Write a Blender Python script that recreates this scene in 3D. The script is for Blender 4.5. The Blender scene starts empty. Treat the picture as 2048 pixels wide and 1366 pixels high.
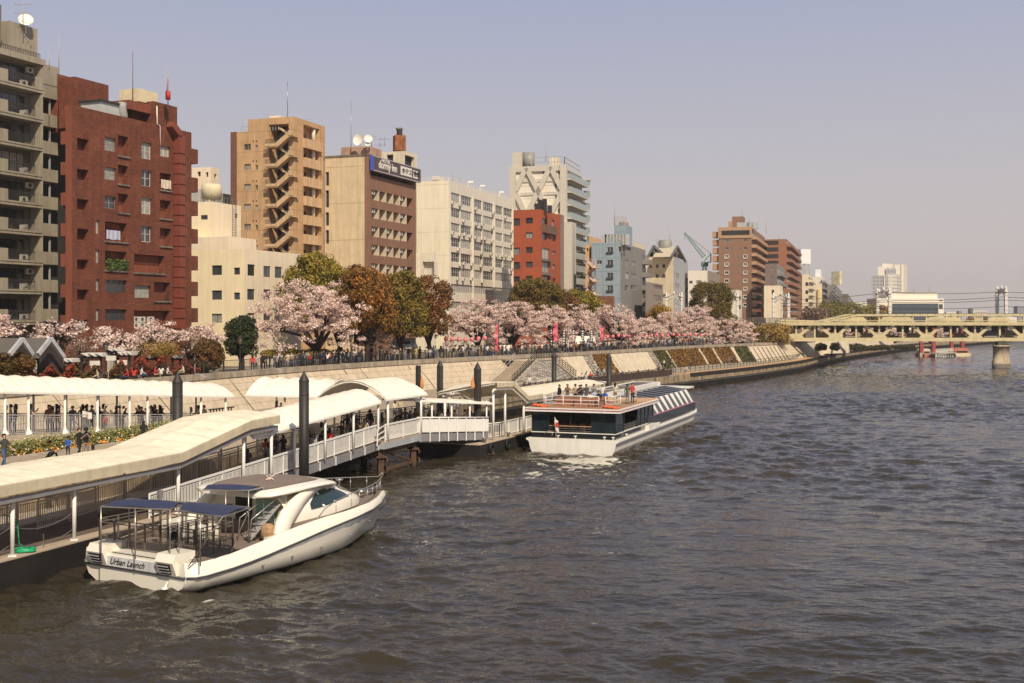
import bpy, bmesh, math, random
import numpy as np
from mathutils import Vector, Matrix
R = math.radians
F = 2318.0; H = 10.4; HZ = 637.0
sc = bpy.context.scene
COL = sc.collection
rnd = random.Random(7)
# ---------------- camera
cam = bpy.data.cameras.new('camera'); co = bpy.data.objects.new('camera', cam); COL.objects.link(co)
co.location = (0, 0, H); co.rotation_euler = (R(90), 0, 0)
cam.sensor_width = 36; cam.lens = 36*F/2048; cam.shift_y = -(683-HZ)/2048
cam.clip_start = .5; cam.clip_end = 9000
sc.camera = co
# ---------------- sky, sun, exposure
SUN_EL, SUN_AZ = 44.0, 22.0     # azimuth: degrees to the right of straight behind the camera
w = bpy.data.worlds.new('World'); sc.world = w; w.use_nodes = True
nt = w.node_tree; nt.nodes.clear()
def nd(t, typ, **k):
    n = t.nodes.new(typ)
    for a, b in k.items(): setattr(n, a, b)
    return n
wo = nd(nt, 'ShaderNodeOutputWorld'); bg = nd(nt, 'ShaderNodeBackground')
sky = nd(nt, 'ShaderNodeTexSky', sky_type='NISHITA', sun_disc=False, sun_elevation=R(SUN_EL), air_density=1.3, dust_density=3.5, ozone_density=2.0, altitude=0)
sky.sun_rotation = R(180-SUN_AZ)
geo = nd(nt, 'ShaderNodeTexCoord'); sep = nd(nt, 'ShaderNodeSeparateXYZ'); nt.links.new(geo.outputs['Generated'], sep.inputs[0])
rp = nd(nt, 'ShaderNodeValToRGB'); nt.links.new(sep.outputs['Z'], rp.inputs[0])
rp.color_ramp.elements[0].position = 0.0; rp.color_ramp.elements[0].color = (.70, .605, .56, 1)
rp.color_ramp.elements[1].position = 0.33; rp.color_ramp.elements[1].color = (.345, .40, .61, 1)
e = rp.color_ramp.elements.new(.12); e.color = (.575, .54, .57, 1)
e = rp.color_ramp.elements.new(.9); e.color = (.22, .24, .29, 1)
sm = nd(nt, 'ShaderNodeMixRGB', blend_type='MULTIPLY'); sm.inputs[0].default_value = 1; sm.inputs[2].default_value = (.085, .085, .085, 1)
nt.links.new(sky.outputs[0], sm.inputs[1])
mx = nd(nt, 'ShaderNodeMixRGB'); mx.inputs[0].default_value = .88
nt.links.new(sm.outputs[0], mx.inputs[1]); nt.links.new(rp.outputs[0], mx.inputs[2])
nt.links.new(mx.outputs[0], bg.inputs[0]); bg.inputs[1].default_value = 1.0
nt.links.new(bg.outputs[0], wo.inputs[0])
sl = bpy.data.lights.new('sun', 'SUN'); sl.energy = 5.0; sl.angle = R(.5); sl.color = (1, .87, .68)
so = bpy.data.objects.new('sun', sl); COL.objects.link(so)
sd = Vector((math.sin(R(SUN_AZ))*math.cos(R(SUN_EL)), -math.cos(R(SUN_AZ))*math.cos(R(SUN_EL)), math.sin(R(SUN_EL))))
so.rotation_euler = sd.to_track_quat('Z', 'Y').to_euler(); so.location = (0, -50, 80)
sc.view_settings.view_transform = 'Standard'; sc.view_settings.look = 'None'; sc.view_settings.exposure = 0; sc.view_settings.gamma = 1
sc.cycles.max_bounces = 5; sc.cycles.transparent_max_bounces = 8; sc.cycles.volume_bounces = 0

# ---------------- helpers
def G(px, py, z):           # ground point seen at a pixel, on the level z
    Y = F*(H-z)/(py-HZ); return Vector(((px-1024)/F*Y, Y, z))
def P(px, py, Y): return Vector(((px-1024)/F*Y, Y, H-(py-HZ)/F*Y))
WL = {}
def tag(o, label=None, cat=None, group=None, kind=None):
    if label: o['label'] = label
    if cat: o['category'] = cat
    if group: o['group'] = group
    if kind: o['kind'] = kind
    return o
def empty(name, loc=(0, 0, 0), rz=0, parent=None):
    o = bpy.data.objects.new(name, None); COL.objects.link(o); o.location = loc; o.rotation_euler = (0, 0, rz)
    o.empty_display_size = .3
    if parent: o.parent = parent
    WL[o.name] = Vector(loc)
    return o
MATS = {}
def setin(n, k, v):
    if k in n.inputs: n.inputs[k].default_value = v
def mat(name, col, rough=.75, var=.18, sc_=1.2, bump=0., bsc=8., metal=0., streak=0., spec=.3, rand=0., island=0., emit=None, trans=0.):
    if name in MATS: return MATS[name]
    m = bpy.data.materials.new(name); m.use_nodes = True; t = m.node_tree; b = t.nodes['Principled BSDF']
    MATS[name] = m; L = t.links
    m.diffuse_color = (*col, 1)
    b.inputs['Roughness'].default_value = rough; b.inputs['Metallic'].default_value = metal
    setin(b, 'Specular IOR Level', spec)
    g = nd(t, 'ShaderNodeNewGeometry'); base = None
    n1 = nd(t, 'ShaderNodeTexNoise'); n1.inputs['Scale'].default_value = sc_; n1.inputs['Detail'].default_value = 5; n1.inputs['Roughness'].default_value = .65
    L.new(g.outputs['Position'], n1.inputs['Vector'])
    mr = nd(t, 'ShaderNodeMapRange'); mr.inputs[1].default_value = .3; mr.inputs[2].default_value = .7; mr.inputs[3].default_value = 1-var; mr.inputs[4].default_value = 1+var
    L.new(n1.outputs[0], mr.inputs[0]); val = mr.outputs[0]
    def mul(a, bb):
        q = nd(t, 'ShaderNodeMath', operation='MULTIPLY'); L.new(a, q.inputs[0]); L.new(bb, q.inputs[1]); return q.outputs[0]
    if streak:
        mp = nd(t, 'ShaderNodeMapping'); mp.inputs['Scale'].default_value = (2.2, 2.2, .16); L.new(g.outputs['Position'], mp.inputs[0])
        n2 = nd(t, 'ShaderNodeTexNoise'); n2.inputs['Scale'].default_value = 1; n2.inputs['Detail'].default_value = 4; L.new(mp.outputs[0], n2.inputs['Vector'])
        m2 = nd(t, 'ShaderNodeMapRange'); m2.inputs[1].default_value = .35; m2.inputs[2].default_value = .6; m2.inputs[3].default_value = 1-streak; m2.inputs[4].default_value = 1.05
        L.new(n2.outputs[0], m2.inputs[0]); val = mul(val, m2.outputs[0])
    if rand:
        oi = nd(t, 'ShaderNodeObjectInfo'); m3 = nd(t, 'ShaderNodeMapRange'); m3.inputs[3].default_value = 1-rand; m3.inputs[4].default_value = 1+rand
        L.new(oi.outputs['Random'], m3.inputs[0]); val = mul(val, m3.outputs[0])
    if island:
        m3 = nd(t, 'ShaderNodeMapRange'); m3.inputs[3].default_value = 1-island; m3.inputs[4].default_value = 1+island
        L.new(g.outputs['Random Per Island'], m3.inputs[0]); val = mul(val, m3.outputs[0])
    vm = nd(t, 'ShaderNodeVectorMath', operation='SCALE'); vm.inputs[0].default_value = col; L.new(val, vm.inputs['Scale'])
    L.new(vm.outputs[0], b.inputs['Base Color'])
    if bump:
        n3 = nd(t, 'ShaderNodeTexNoise'); n3.inputs['Scale'].default_value = bsc; n3.inputs['Detail'].default_value = 4; L.new(g.outputs['Position'], n3.inputs['Vector'])
        bp = nd(t, 'ShaderNodeBump'); bp.inputs['Strength'].default_value = bump; bp.inputs['Distance'].default_value = .05
        L.new(n3.outputs[0], bp.inputs['Height']); L.new(bp.outputs[0], b.inputs['Normal'])
    if trans:
        tr = nd(t, 'ShaderNodeBsdfTranslucent'); L.new(vm.outputs[0], tr.inputs[0]); ms = nd(t, 'ShaderNodeMixShader'); ms.inputs[0].default_value = trans
        L.new(b.outputs[0], ms.inputs[1]); L.new(tr.outputs[0], ms.inputs[2]); L.new(ms.outputs[0], t.nodes['Material Output'].inputs[0])
    return m
def brickmat(name, c1, c2, mortar, bw=.5, bh=.2, ms=.02, rough=.85, off=.5, bumpd=.01, var=.15, streak=.0, squash=1.):
    m = mat(name, c1, rough, var, .6, streak=streak); t = m.node_tree; L = t.links; b = t.nodes['Principled BSDF']
    uv = nd(t, 'ShaderNodeTexCoord'); br = nd(t, 'ShaderNodeTexBrick'); L.new(uv.outputs['UV'], br.inputs['Vector'])
    br.inputs['Color1'].default_value = (*c1, 1); br.inputs['Color2'].default_value = (*c2, 1); br.inputs['Mortar'].default_value = (*mortar, 1)
    br.inputs['Scale'].default_value = 1; br.inputs['Brick Width'].default_value = bw; br.inputs['Row Height'].default_value = bh; br.inputs['Mortar Size'].default_value = ms
    br.offset = off; br.inputs['Bias'].default_value = 0; br.inputs['Mortar Smooth'].default_value = .1
    vm = [n for n in t.nodes if n.type == 'VECT_MATH'][0]; sc1 = vm.inputs['Scale'].links[0].from_socket
    v2 = nd(t, 'ShaderNodeVectorMath', operation='SCALE'); L.new(br.outputs['Color'], v2.inputs[0]); L.new(sc1, v2.inputs['Scale']); L.new(v2.outputs[0], b.inputs['Base Color'])
    bp = nd(t, 'ShaderNodeBump'); bp.inputs['Strength'].default_value = .6; bp.inputs['Distance'].default_value = bumpd; bp.invert = True
    L.new(br.outputs['Fac'], bp.inputs['Height']); L.new(bp.outputs[0], b.inputs['Normal'])
    return m
class MB:
    def __init__(s): s.v = []; s.f = []; s.m = []; s.s = []
    def add(s, vs, fs, mi=0, sm=False):
        o = len(s.v); s.v += [tuple(v) for v in vs]
        for f in fs: s.f.append(tuple(i+o for i in f)); s.m.append(mi); s.s.append(sm)
        return s
    def quad(s, a, b, c, d, mi=0): return s.add([a, b, c, d], [(0, 1, 2, 3)], mi)
    def box2(s, p, q, mi=0, M=None):
        x0, y0, z0 = p; x1, y1, z1 = q
        vs = [Vector(c) for c in ((x0, y0, z0), (x1, y0, z0), (x1, y1, z0), (x0, y1, z0), (x0, y0, z1), (x1, y0, z1), (x1, y1, z1), (x0, y1, z1))]
        if M: vs = [M @ v for v in vs]
        return s.add(vs, [(0, 3, 2, 1), (4, 5, 6, 7), (0, 1, 5, 4), (1, 2, 6, 5), (2, 3, 7, 6), (3, 0, 4, 7)], mi)
    def box(s, c, d, a=0, mi=0):      # centre of the base, size, turn
        M = Matrix.Translation(c) @ Matrix.Rotation(a, 4, 'Z')
        return s.box2((-d[0]/2, -d[1]/2, 0), (d[0]/2, d[1]/2, d[2]), mi, M)
    def beam(s, a, b, w, h=None, mi=0, up=(0, 0, 1)):
        a = Vector(a); b = Vector(b); h = h or w; d = (b-a)
        if d.length < 1e-6: return s
        d.normalize(); u = Vector(up)
        if abs(d.dot(u)) > .98: u = Vector((0, 1, 0))
        r = d.cross(u).normalized(); u = r.cross(d).normalized()
        vs = [p+r*i*w/2+u*j*h/2 for p in (a, b) for i, j in ((-1, -1), (1, -1), (1, 1), (-1, 1))]
        return s.add(vs, [(0, 1, 2, 3), (7, 6, 5, 4), (0, 4, 5, 1), (1, 5, 6, 2), (2, 6, 7, 3), (3, 7, 4, 0)], mi)
    def path(s, pts, w, h=None, mi=0):
        for a, b in zip(pts, pts[1:]): s.beam(a, b, w, h, mi)
        return s
    def tube(s, pts, r, n=8, mi=0, cap=True, sm=True):
        pts = [Vector(p) for p in pts]; rs = r if isinstance(r, (list, tuple)) else [r]*len(pts)
        rings = []; prev = None
        for i, p in enumerate(pts):
            d = (pts[min(i+1, len(pts)-1)]-pts[max(i-1, 0)]).normalized()
            u = prev if prev is not None else (Vector((0, 0, 1)) if abs(d.z) < .9 else Vector((1, 0, 0)))
            x = d.cross(u).normalized(); y = d.cross(x).normalized(); prev = -y if False else u
            rings.append([p+(x*math.cos(2*math.pi*k/n)+y*math.sin(2*math.pi*k/n))*rs[i] for k in range(n)])
        o = len(s.v); 
        for ring in rings: s.v += [tuple(v) for v in ring]
        for i in range(len(rings)-1):
            for k in range(n):
                s.f.append((o+i*n+k, o+i*n+(k+1) % n, o+(i+1)*n+(k+1) % n, o+(i+1)*n+k)); s.m.append(mi); s.s.append(sm)
        if cap:
            s.f.append(tuple(o+k for k in range(n))[::-1]); s.m.append(mi); s.s.append(False)
            s.f.append(tuple(o+(len(rings)-1)*n+k for k in range(n))); s.m.append(mi); s.s.append(False)
        return s
    def lathe(s, c, prof, n=16, mi=0, sm=True):   # prof: (radius, z)
        return s.tube([Vector(c)+Vector((0, 0, z)) for r_, z in prof], [max(r_, .001) for r_, z in prof], n, mi, True, sm)
    def prism(s, poly, z0, z1, mi=0, mt=None):
        n = len(poly); vs = [(x, y, z0) for x, y in poly]+[(x, y, z1) for x, y in poly]
        s.add(vs, [(i, (i+1) % n, n+(i+1) % n, n+i) for i in range(n)]+[tuple(range(n))[::-1]], mi)
        s.add([(x, y, z1) for x, y in poly], [tuple(range(n))], mi if mt is None else mt)
        return s
    def loft(s, rings, mi=0, closed=True, caps=True, sm=True):
        n = len(rings[0]); o = len(s.v)
        for r_ in rings: s.v += [tuple(v) for v in r_]
        for i in range(len(rings)-1):
            for k in range(n if closed else n-1):
                s.f.append((o+i*n+k, o+i*n+(k+1) % n, o+(i+1)*n+(k+1) % n, o+(i+1)*n+k)); s.m.append(mi); s.s.append(sm)
        if caps and closed:
            s.f.append(tuple(o+k for k in range(n))[::-1]); s.m.append(mi); s.s.append(False)
            s.f.append(tuple(o+(len(rings)-1)*n+k for k in range(n))); s.m.append(mi); s.s.append(False)
        return s
    def mesh(s, name, mats, off=Vector((0, 0, 0))):
        me = bpy.data.meshes.new(name); ox, oy, oz = off
        me.from_pydata([(x-ox, y-oy, z-oz) for x, y, z in s.v], [], s.f)
        if not isinstance(mats, (list, tuple)): mats = [mats]
        for m in mats: me.materials.append(m)
        me.polygons.foreach_set('material_index', s.m); me.polygons.foreach_set('use_smooth', s.s)
        me.update()
        n = len(me.loops); co_ = np.empty(len(me.vertices)*3, 'f'); me.vertices.foreach_get('co', co_); co_ = co_.reshape(-1, 3)+np.array([ox, oy, oz], 'f')
        vi = np.empty(n, 'i'); me.loops.foreach_get('vertex_index', vi)
        nf = len(me.polygons); nr = np.empty(nf*3, 'f'); me.polygons.foreach_get('normal', nr); nr = nr.reshape(-1, 3)
        lt = np.empty(nf, 'i'); me.polygons.foreach_get('loop_total', lt); N = np.repeat(nr, lt, 0); C = co_[vi]
        hor = np.abs(N[:, 2]) > .85; tl = np.hypot(N[:, 0], N[:, 1])+1e-9; tx, ty = -N[:, 1]/tl, N[:, 0]/tl
        u = np.where(hor, C[:, 0], C[:, 0]*tx+C[:, 1]*ty); v = np.where(hor, C[:, 1], C[:, 2])
        ul = me.uv_layers.new(name='UVMap'); ul.data.foreach_set('uv', np.stack([u, v], 1).astype('f').ravel())
        return me
    def build(s, name, mats, parent=None, local=False, loc=None):
        if not s.f: return None
        if parent is not None:
            if local: off = Vector((0, 0, 0)); L_ = (0, 0, 0)
            else: off = WL[parent.name]; L_ = (0, 0, 0)
        else:
            if loc is None:
                xs = [v[0] for v in s.v]; ys = [v[1] for v in s.v]; zs = [v[2] for v in s.v]
                loc = ((min(xs)+max(xs))/2, (min(ys)+max(ys))/2, min(zs))
            off = Vector(loc); L_ = loc
        me = s.mesh(name, mats, off); o = bpy.data.objects.new(name, me); COL.objects.link(o); o.location = L_
        if parent is not None: o.parent = parent
        WL[o.name] = Vector(off)
        return o
def inst(name, me, parent, loc, rz=0, mats=None):
    o = bpy.data.objects.new(name, me); COL.objects.link(o)
    if parent is not None: o.parent = parent
    o.location = loc; o.rotation_euler = (0, 0, rz); WL[o.name] = Vector(loc)
    if mats:
        for i, m in enumerate(mats): o.material_slots[i].link = 'OBJECT'; o.material_slots[i].material = m
    return o
def copy_tree(o, parent=None):
    c = o.copy(); COL.objects.link(c)
    if parent: c.parent = parent
    for ch in o.children: copy_tree(ch, c)
    WL[c.name] = WL.get(o.name, Vector(c.location))
    return c
def interp(pts, t):       # polyline by x(t)
    for (a, b), (c, d) in zip(pts, pts[1:]):
        if t <= c: return b+(d-b)*(t-a)/(c-a)
    return pts[-1][1]
# ---------------- common materials
WHITE = mat('white_paint', (.78, .74, .66), .45, .06, spec=.4)
CREAM = mat('cream_canvas', (.80, .72, .56), .6, .05)
STEEL = mat('steel', (.30, .29, .28), .35, .1, metal=.8)
GREYP = mat('grey_paint', (.36, .35, .34), .5, .12, spec=.3)
DARK = mat('dark_metal', (.035, .032, .03), .5, .2)
BLACK = mat('black', (.012, .012, .012), .6, .2)
CONC = mat('concrete', (.42, .36, .29), .9, .2, .5, bump=.3, streak=.25)
DCONC = mat('dark_concrete', (.19, .165, .135), .9, .3, .6, bump=.3, streak=.4)
WOODR = mat('rusty_wood', (.10, .055, .035), .85, .45, 2)
GLASS = mat('window_glass', (.045, .05, .055), .12, .3, spec=.8, rand=.5)
CURT = mat('curtained_glass', (.30, .29, .26), .25, .3, 3, spec=.6, rand=.35)
GLASSB = mat('dark_glass', (.012, .022, .026), .06, .3, spec=.9)
RED = mat('red_plastic', (.55, .05, .03), .5, .1)

# ---------------- water
def fbm_waves(X, Y):
    r_ = np.random.RandomState(3); Z = np.zeros_like(X)
    for i in range(54):
        lam = 10**r_.uniform(-.45, .66); th = r_.normal(0, .55)+R(80); k = 2*math.pi/lam
        amp = .0096*lam**.95
        ph = r_.uniform(0, 6.28); q = k*(X*math.cos(th)+Y*math.sin(th))+ph+.6*np.sin(.13*X*r_.uniform(.5, 1.5)+.11*Y+ph)
        Z += amp*(1-np.abs(np.sin(q/2)))*2-amp
    r2 = .75+.5*np.sin(.09*X+.4)*np.sin(.07*Y+1.1)
    return Z*r2
rows = [-60, 2, 12, 22]+list(26*1.00285**np.arange(0, 1000))
rows = [y for y in rows if y < 440]+[500, 600, 750, 1000, 1600, 2900]
cols = np.concatenate([[-1.05, -.75], np.linspace(-.56, .60, 900), [.85, 1.05]])
YY = np.array(rows); Xs = cols[None, :]*(np.maximum(YY, 30)[:, None]); Ys = np.repeat(YY[:, None], len(cols), 1)
Zs = fbm_waves(Xs, Ys); fade = np.clip((430-Ys)/250, 0, 1)*np.clip((Ys-12)/12, 0, 1); Zs *= fade
Zs[:, :2] = 0; Zs[:, -2:] = 0; Zs -= .0
nr_, nc_ = Xs.shape
wm = bpy.data.meshes.new('river_water'); wm.vertices.add(nr_*nc_); wm.vertices.foreach_set('co', np.stack([Xs, Ys, Zs], 2).astype('f').ravel())
ii, jj = np.meshgrid(np.arange(nr_-1), np.arange(nc_-1), indexing='ij'); a_ = (ii*nc_+jj).ravel()
q_ = np.stack([a_, a_+1, a_+nc_+1, a_+nc_], 1).astype('i'); nq = len(q_)
wm.loops.add(nq*4); wm.loops.foreach_set('vertex_index', q_.ravel()); wm.polygons.add(nq)
wm.polygons.foreach_set('loop_start', np.arange(0, nq*4, 4, dtype='i')); wm.polygons.foreach_set('use_smooth', np.ones(nq, bool)); wm.update(calc_edges=True)
wmat = bpy.data.materials.new('water'); wmat.use_nodes = True; t = wmat.node_tree; L = t.links; b = t.nodes['Principled BSDF']
b.inputs['Roughness'].default_value = .05; b.inputs['IOR'].default_value = 1.33; setin(b, 'Specular IOR Level', .5)
g = nd(t, 'ShaderNodeNewGeometry')
def mapn(scale, nsc, det, rough=.6, rot=0):
    mp = nd(t, 'ShaderNodeMapping'); mp.inputs['Scale'].default_value = scale; mp.inputs['Rotation'].default_value = (0, 0, rot); L.new(g.outputs['Position'], mp.inputs[0])
    n = nd(t, 'ShaderNodeTexNoise'); n.inputs['Scale'].default_value = nsc; n.inputs['Detail'].default_value = det; n.inputs['Roughness'].default_value = rough; L.new(mp.outputs[0], n.inputs['Vector']); return n.outputs[0]
def mth(op, a, bb=None, clamp=False):
    q = nd(t, 'ShaderNodeMath', operation=op, use_clamp=clamp)
    for i, v in enumerate((a, bb)):
        if v is None: continue
        if isinstance(v, (int, float)): q.inputs[i].default_value = v
        else: L.new(v, q.inputs[i])
    return q.outputs[0]
def mrg(v, a, b_, c, d):
    q = nd(t, 'ShaderNodeMapRange'); L.new(v, q.inputs[0]); q.inputs[1].default_value = a; q.inputs[2].default_value = b_; q.inputs[3].default_value = c; q.inputs[4].default_value = d; return q.outputs[0]
hgt = mth('ADD', mth('MULTIPLY', mapn((.5, 1, 1), 1.7, 4, .55, .3), 1.0), mth('MULTIPLY', mapn((.5, 1, 1), 5, 2, .5, -.2), .16))
hgt = mth('ADD', hgt, mth('MULTIPLY', mapn((.4, 1, 1), .35, 3, .6, .2), .9))
bp = nd(t, 'ShaderNodeBump'); bp.inputs['Strength'].default_value = 1; bp.inputs['Distance'].default_value = .13; L.new(hgt, bp.inputs['Height']); L.new(bp.outputs[0], b.inputs['Normal'])
sp = nd(t, 'ShaderNodeSeparateXYZ'); L.new(g.outputs['Position'], sp.inputs[0])
def blob(cx, cy, rx, ry, rot=0.):
    dx = mth('SUBTRACT', sp.outputs[0], cx); dy = mth('SUBTRACT', sp.outputs[1], cy); c_, s_ = math.cos(rot), math.sin(rot)
    u = mth('DIVIDE', mth('ADD', mth('MULTIPLY', dx, c_), mth('MULTIPLY', dy, s_)), rx); v = mth('DIVIDE', mth('SUBTRACT', mth('MULTIPLY', dy, c_), mth('MULTIPLY', dx, s_)), ry)
    d = mth('SQRT', mth('ADD', mth('MULTIPLY', u, u), mth('MULTIPLY', v, v))); return mrg(d, .1, 1, 1, 0)
fn = mapn((.6, 1, 1), 1.9, 8, .75)
fo = mth('MULTIPLY', blob(5.4, 86.6, 4.8, 3.6), 1.6)
for c in ((2.5, 78, 9, 8, .62), (9, 73, 8, 5, .38), (-3.5, 76, 5, 5, .42), (-14, 42, 2.5, 2, .45), (-5, 54, 3, 4, .42), (-11.5, 43.3, .7, .5, 1.3), (-7, 57.5, 1, 2, .8), (14.5, 69, 5, 3, .35), (4, 82, 6, 5, .8)):
    fo = mth('MAXIMUM', fo, mth('MULTIPLY', blob(*c[:4]), c[4]))
foam = mth('MULTIPLY', mrg(mth('ADD', fn, mth('MULTIPLY', fo, .22)), .66, .74, 0, 1), mrg(fo, .02, .3, 0, 1))
foam = mth('MINIMUM', foam, .85)
silt = mapn((.35, 1, 1), .10, 4, .55)
mc = nd(t, 'ShaderNodeMixRGB'); L.new(mrg(silt, .4, .65, 0, 1), mc.inputs[0]); mc.inputs[1].default_value = (.029, .024, .0155, 1); mc.inputs[2].default_value = (.041, .032, .020, 1)
mf = nd(t, 'ShaderNodeMixRGB'); L.new(foam, mf.inputs[0]); L.new(mc.outputs[0], mf.inputs[1]); mf.inputs[2].default_value = (.62, .58, .48, 1); L.new(mf.outputs[0], b.inputs['Base Color'])
L.new(mrg(foam, 0, 1, .05, .8), b.inputs['Roughness'])
wm.materials.append(wmat)
wobj = bpy.data.objects.new('river_water', wm); COL.objects.link(wobj); tag(wobj, kind='structure')

# ---------------- levels of the west bank
CAPPX = [(-420, 812), (-60, 776), (100, 768), (254, 760), (340, 752.5), (440, 743), (541, 737), (694, 727.8), (795, 722.2), (958, 715), (1020, 711.5), (1120, 705.8), (1219, 700.6), (1373, 692), (1509, 687)]
CZ = 5.5
CAP0 = [G(x, y, CZ) for x, y in CAPPX]
# a smooth wall line: direction turns slowly
CAP = [Vector((-42, 46, 0)), Vector((-36, 64, 0)), Vector((-29.6, 84, 0)), Vector((-25.2, 97, 0)), Vector((-21.6, 107, 0)), Vector((-16.8, 118, 0)), Vector((-11.9, 127.5, 0)), Vector((-5, 138.5, 0)), Vector((.6, 146.3, 0)), Vector((6.6, 155, 0)), Vector((14.4, 168, 0)), Vector((21.6, 181, 0)), Vector((29.2, 194.5, 0)), Vector((37, 206, 0)), Vector((46, 217, 0)), Vector((58, 236, 0)), Vector((84, 290, 0)), Vector((112, 350, 0)), Vector((150, 430, 0)), Vector((215, 560, 0))]
TER = [Vector((-31, 40, 0)), Vector((-24.2, 55, 0)), Vector((-19.7, 64.8, 0)), Vector((-15.4, 75, 0)), Vector((-12.3, 86, 0)), Vector((-9, 100, 0)), Vector((-4, 115, 0)), Vector((3.5, 132, 0)), Vector((13, 152, 0)), Vector((23.7, 170, 0)), Vector((33, 185, 0)), Vector((42, 200, 0)), Vector((55.7, 226, 0)), Vector((66, 250, 0)), Vector((80, 283, 0)), Vector((104, 330, 0)), Vector((134, 385, 0)), Vector((172, 440, 0)), Vector((205, 490, 0)), Vector((252, 567, 0))]
def smooth(pts, n=6):
    out = []
    for i in range(len(pts)-1):
        p0, p1, p2, p3 = pts[max(i-1, 0)], pts[i], pts[i+1], pts[min(i+2, len(pts)-1)]
        for k in range(n):
            u = k/n; out.append(.5*((2*p1)+(p2-p0)*u+(2*p0-5*p1+4*p2-p3)*u*u+(3*p1-p0-3*p2+p3)*u**3))
    return out+[pts[-1]]
CAP = smooth([p*1.065 for p in CAP], 4); TER = smooth(TER, 3)
def offs(line, d):       # offset to the left-behind (landwards is +)
    out = []
    for i, p in enumerate(line):
        t_ = (line[min(i+1, len(line)-1)]-line[max(i-1, 0)]).normalized(); out.append(p+Vector((-t_.y, t_.x, 0))*d)
    return out
def at(line, Y):
    if Y <= line[0].y: return line[0].copy()
    for a, b in zip(line, line[1:]):
        if a.y <= Y <= b.y: return a.lerp(b, (Y-a.y)/(b.y-a.y))
    return line[-1].copy()
def capx(Y): return at(CAP, Y).x
# ---------------- ground, terrace, embankment
LAND = mat('park_soil', (.15, .12, .085), .95, .3, .4)
PAVE = brickmat('terrace_paving', (.36, .29, .21), (.33, .265, .19), (.25, .2, .15), 1.2, .6, .02, var=.12)
mb = MB()
back = offs(CAP, .6)
pl = [(p.x, p.y) for p in back if p.y < 560]+[(252, 567), (330, 640), (700, 800), (2600, 900)]
for (xa, ya), (xb, yb) in zip(pl, pl[1:]): mb.quad((-2600, ya, 4.7), (xa, ya, 4.7), (xb, yb, 4.7), (-2600, yb, 4.7))
mb.quad((-2600, 900, 4.7), (2600, 900, 4.7), (2600, 2900, 4.7), (-2600, 2900, 4.7)); mb.quad((252, 567, 4.7), (330, 640, 4.7), (330, 640, -.5), (252, 567, -.5)); mb.quad((330, 640, 4.7), (700, 800, 4.7), (700, 800, -.5), (330, 640, -.5)); mb.quad((700, 800, 4.7), (2600, 900, 4.7), (2600, 900, -.5), (700, 800, -.5))
o = mb.build('park_ground', [LAND]); tag(o, kind='structure')
# terrace slab with a fascia and dark void under its edge
TZ = 2.0
mb = MB(); ci = offs(TER, 0); c3 = offs(TER, 3.0); cb = [at(offs(CAP, .3), p.y+4) for p in TER]
def TZf(Y): return 2.9 if Y < 76 else 2.0 if Y > 100 else 2.9-.9*(Y-76)/24
for i in range(len(ci)-1):
    a, b_, m1, m2, c, d = ci[i], ci[i+1], c3[i+1], c3[i], cb[i+1], cb[i]
    mb.quad((a.x, a.y, TZ), (b_.x, b_.y, TZ), (m1.x, m1.y, TZf(m1.y)), (m2.x, m2.y, TZf(m2.y))); mb.quad((m2.x, m2.y, TZf(m2.y)), (m1.x, m1.y, TZf(m1.y)), (c.x, c.y, TZf(c.y)), (d.x, d.y, TZf(d.y)))
o = mb.build('terrace_path', [PAVE]); tag(o, kind='structure')
mb = MB()
for (l1, z1, z0, mi) in ((ci, 2.02, .95, 0), (offs(TER, .3), .95, .6, 1), (offs(TER, 1.2), .6, -1, 2)):
    for a, b_ in zip(l1, l1[1:]): mb.quad((a.x, a.y, z0), (b_.x, b_.y, z0), (b_.x, b_.y, z1), (a.x, a.y, z1), mi)
for l1, l2, z in ((ci, offs(TER, .3), .95), (offs(TER, .3), offs(TER, 1.2), .6)):
    for i in range(len(l1)-1): mb.quad((l1[i].x, l1[i].y, z), (l1[i+1].x, l1[i+1].y, z), (l2[i+1].x, l2[i+1].y, z), (l2[i].x, l2[i].y, z), 1)
QUAY = mat('quay_brown', (.32, .24, .155), .85, .45, .9, bump=.4, streak=.5)
o = mb.build('quay_wall', [QUAY, CONC, DCONC]); tag(o, 'brown stained quay wall under the riverside terrace', 'quay wall')
# gravel bank in front of the near quay
mb = MB(); g0 = offs(TER, .1); g1 = offs(TER, -3.2)
GRAV = mat('gravel', (.36, .30, .235), .95, .5, 7, bump=1, bsc=9, island=0)
for i in range(len(g0)-1):
    if g0[i].y > 72: break
    a, b_, c, d = g0[i], g0[i+1], g1[i+1], g1[i]; m1, m2 = a.lerp(d, .6), b_.lerp(c, .6)
    mb.quad((a.x, a.y, 1.0), (b_.x, b_.y, 1.0), (m2.x, m2.y, .72), (m1.x, m1.y, .72)); mb.quad((m1.x, m1.y, .72), (m2.x, m2.y, .72), (c.x, c.y, -.5), (d.x, d.y, -.5))
o = mb.build('gravel_bank', [GRAV]); tag(o, kind='structure')
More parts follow.
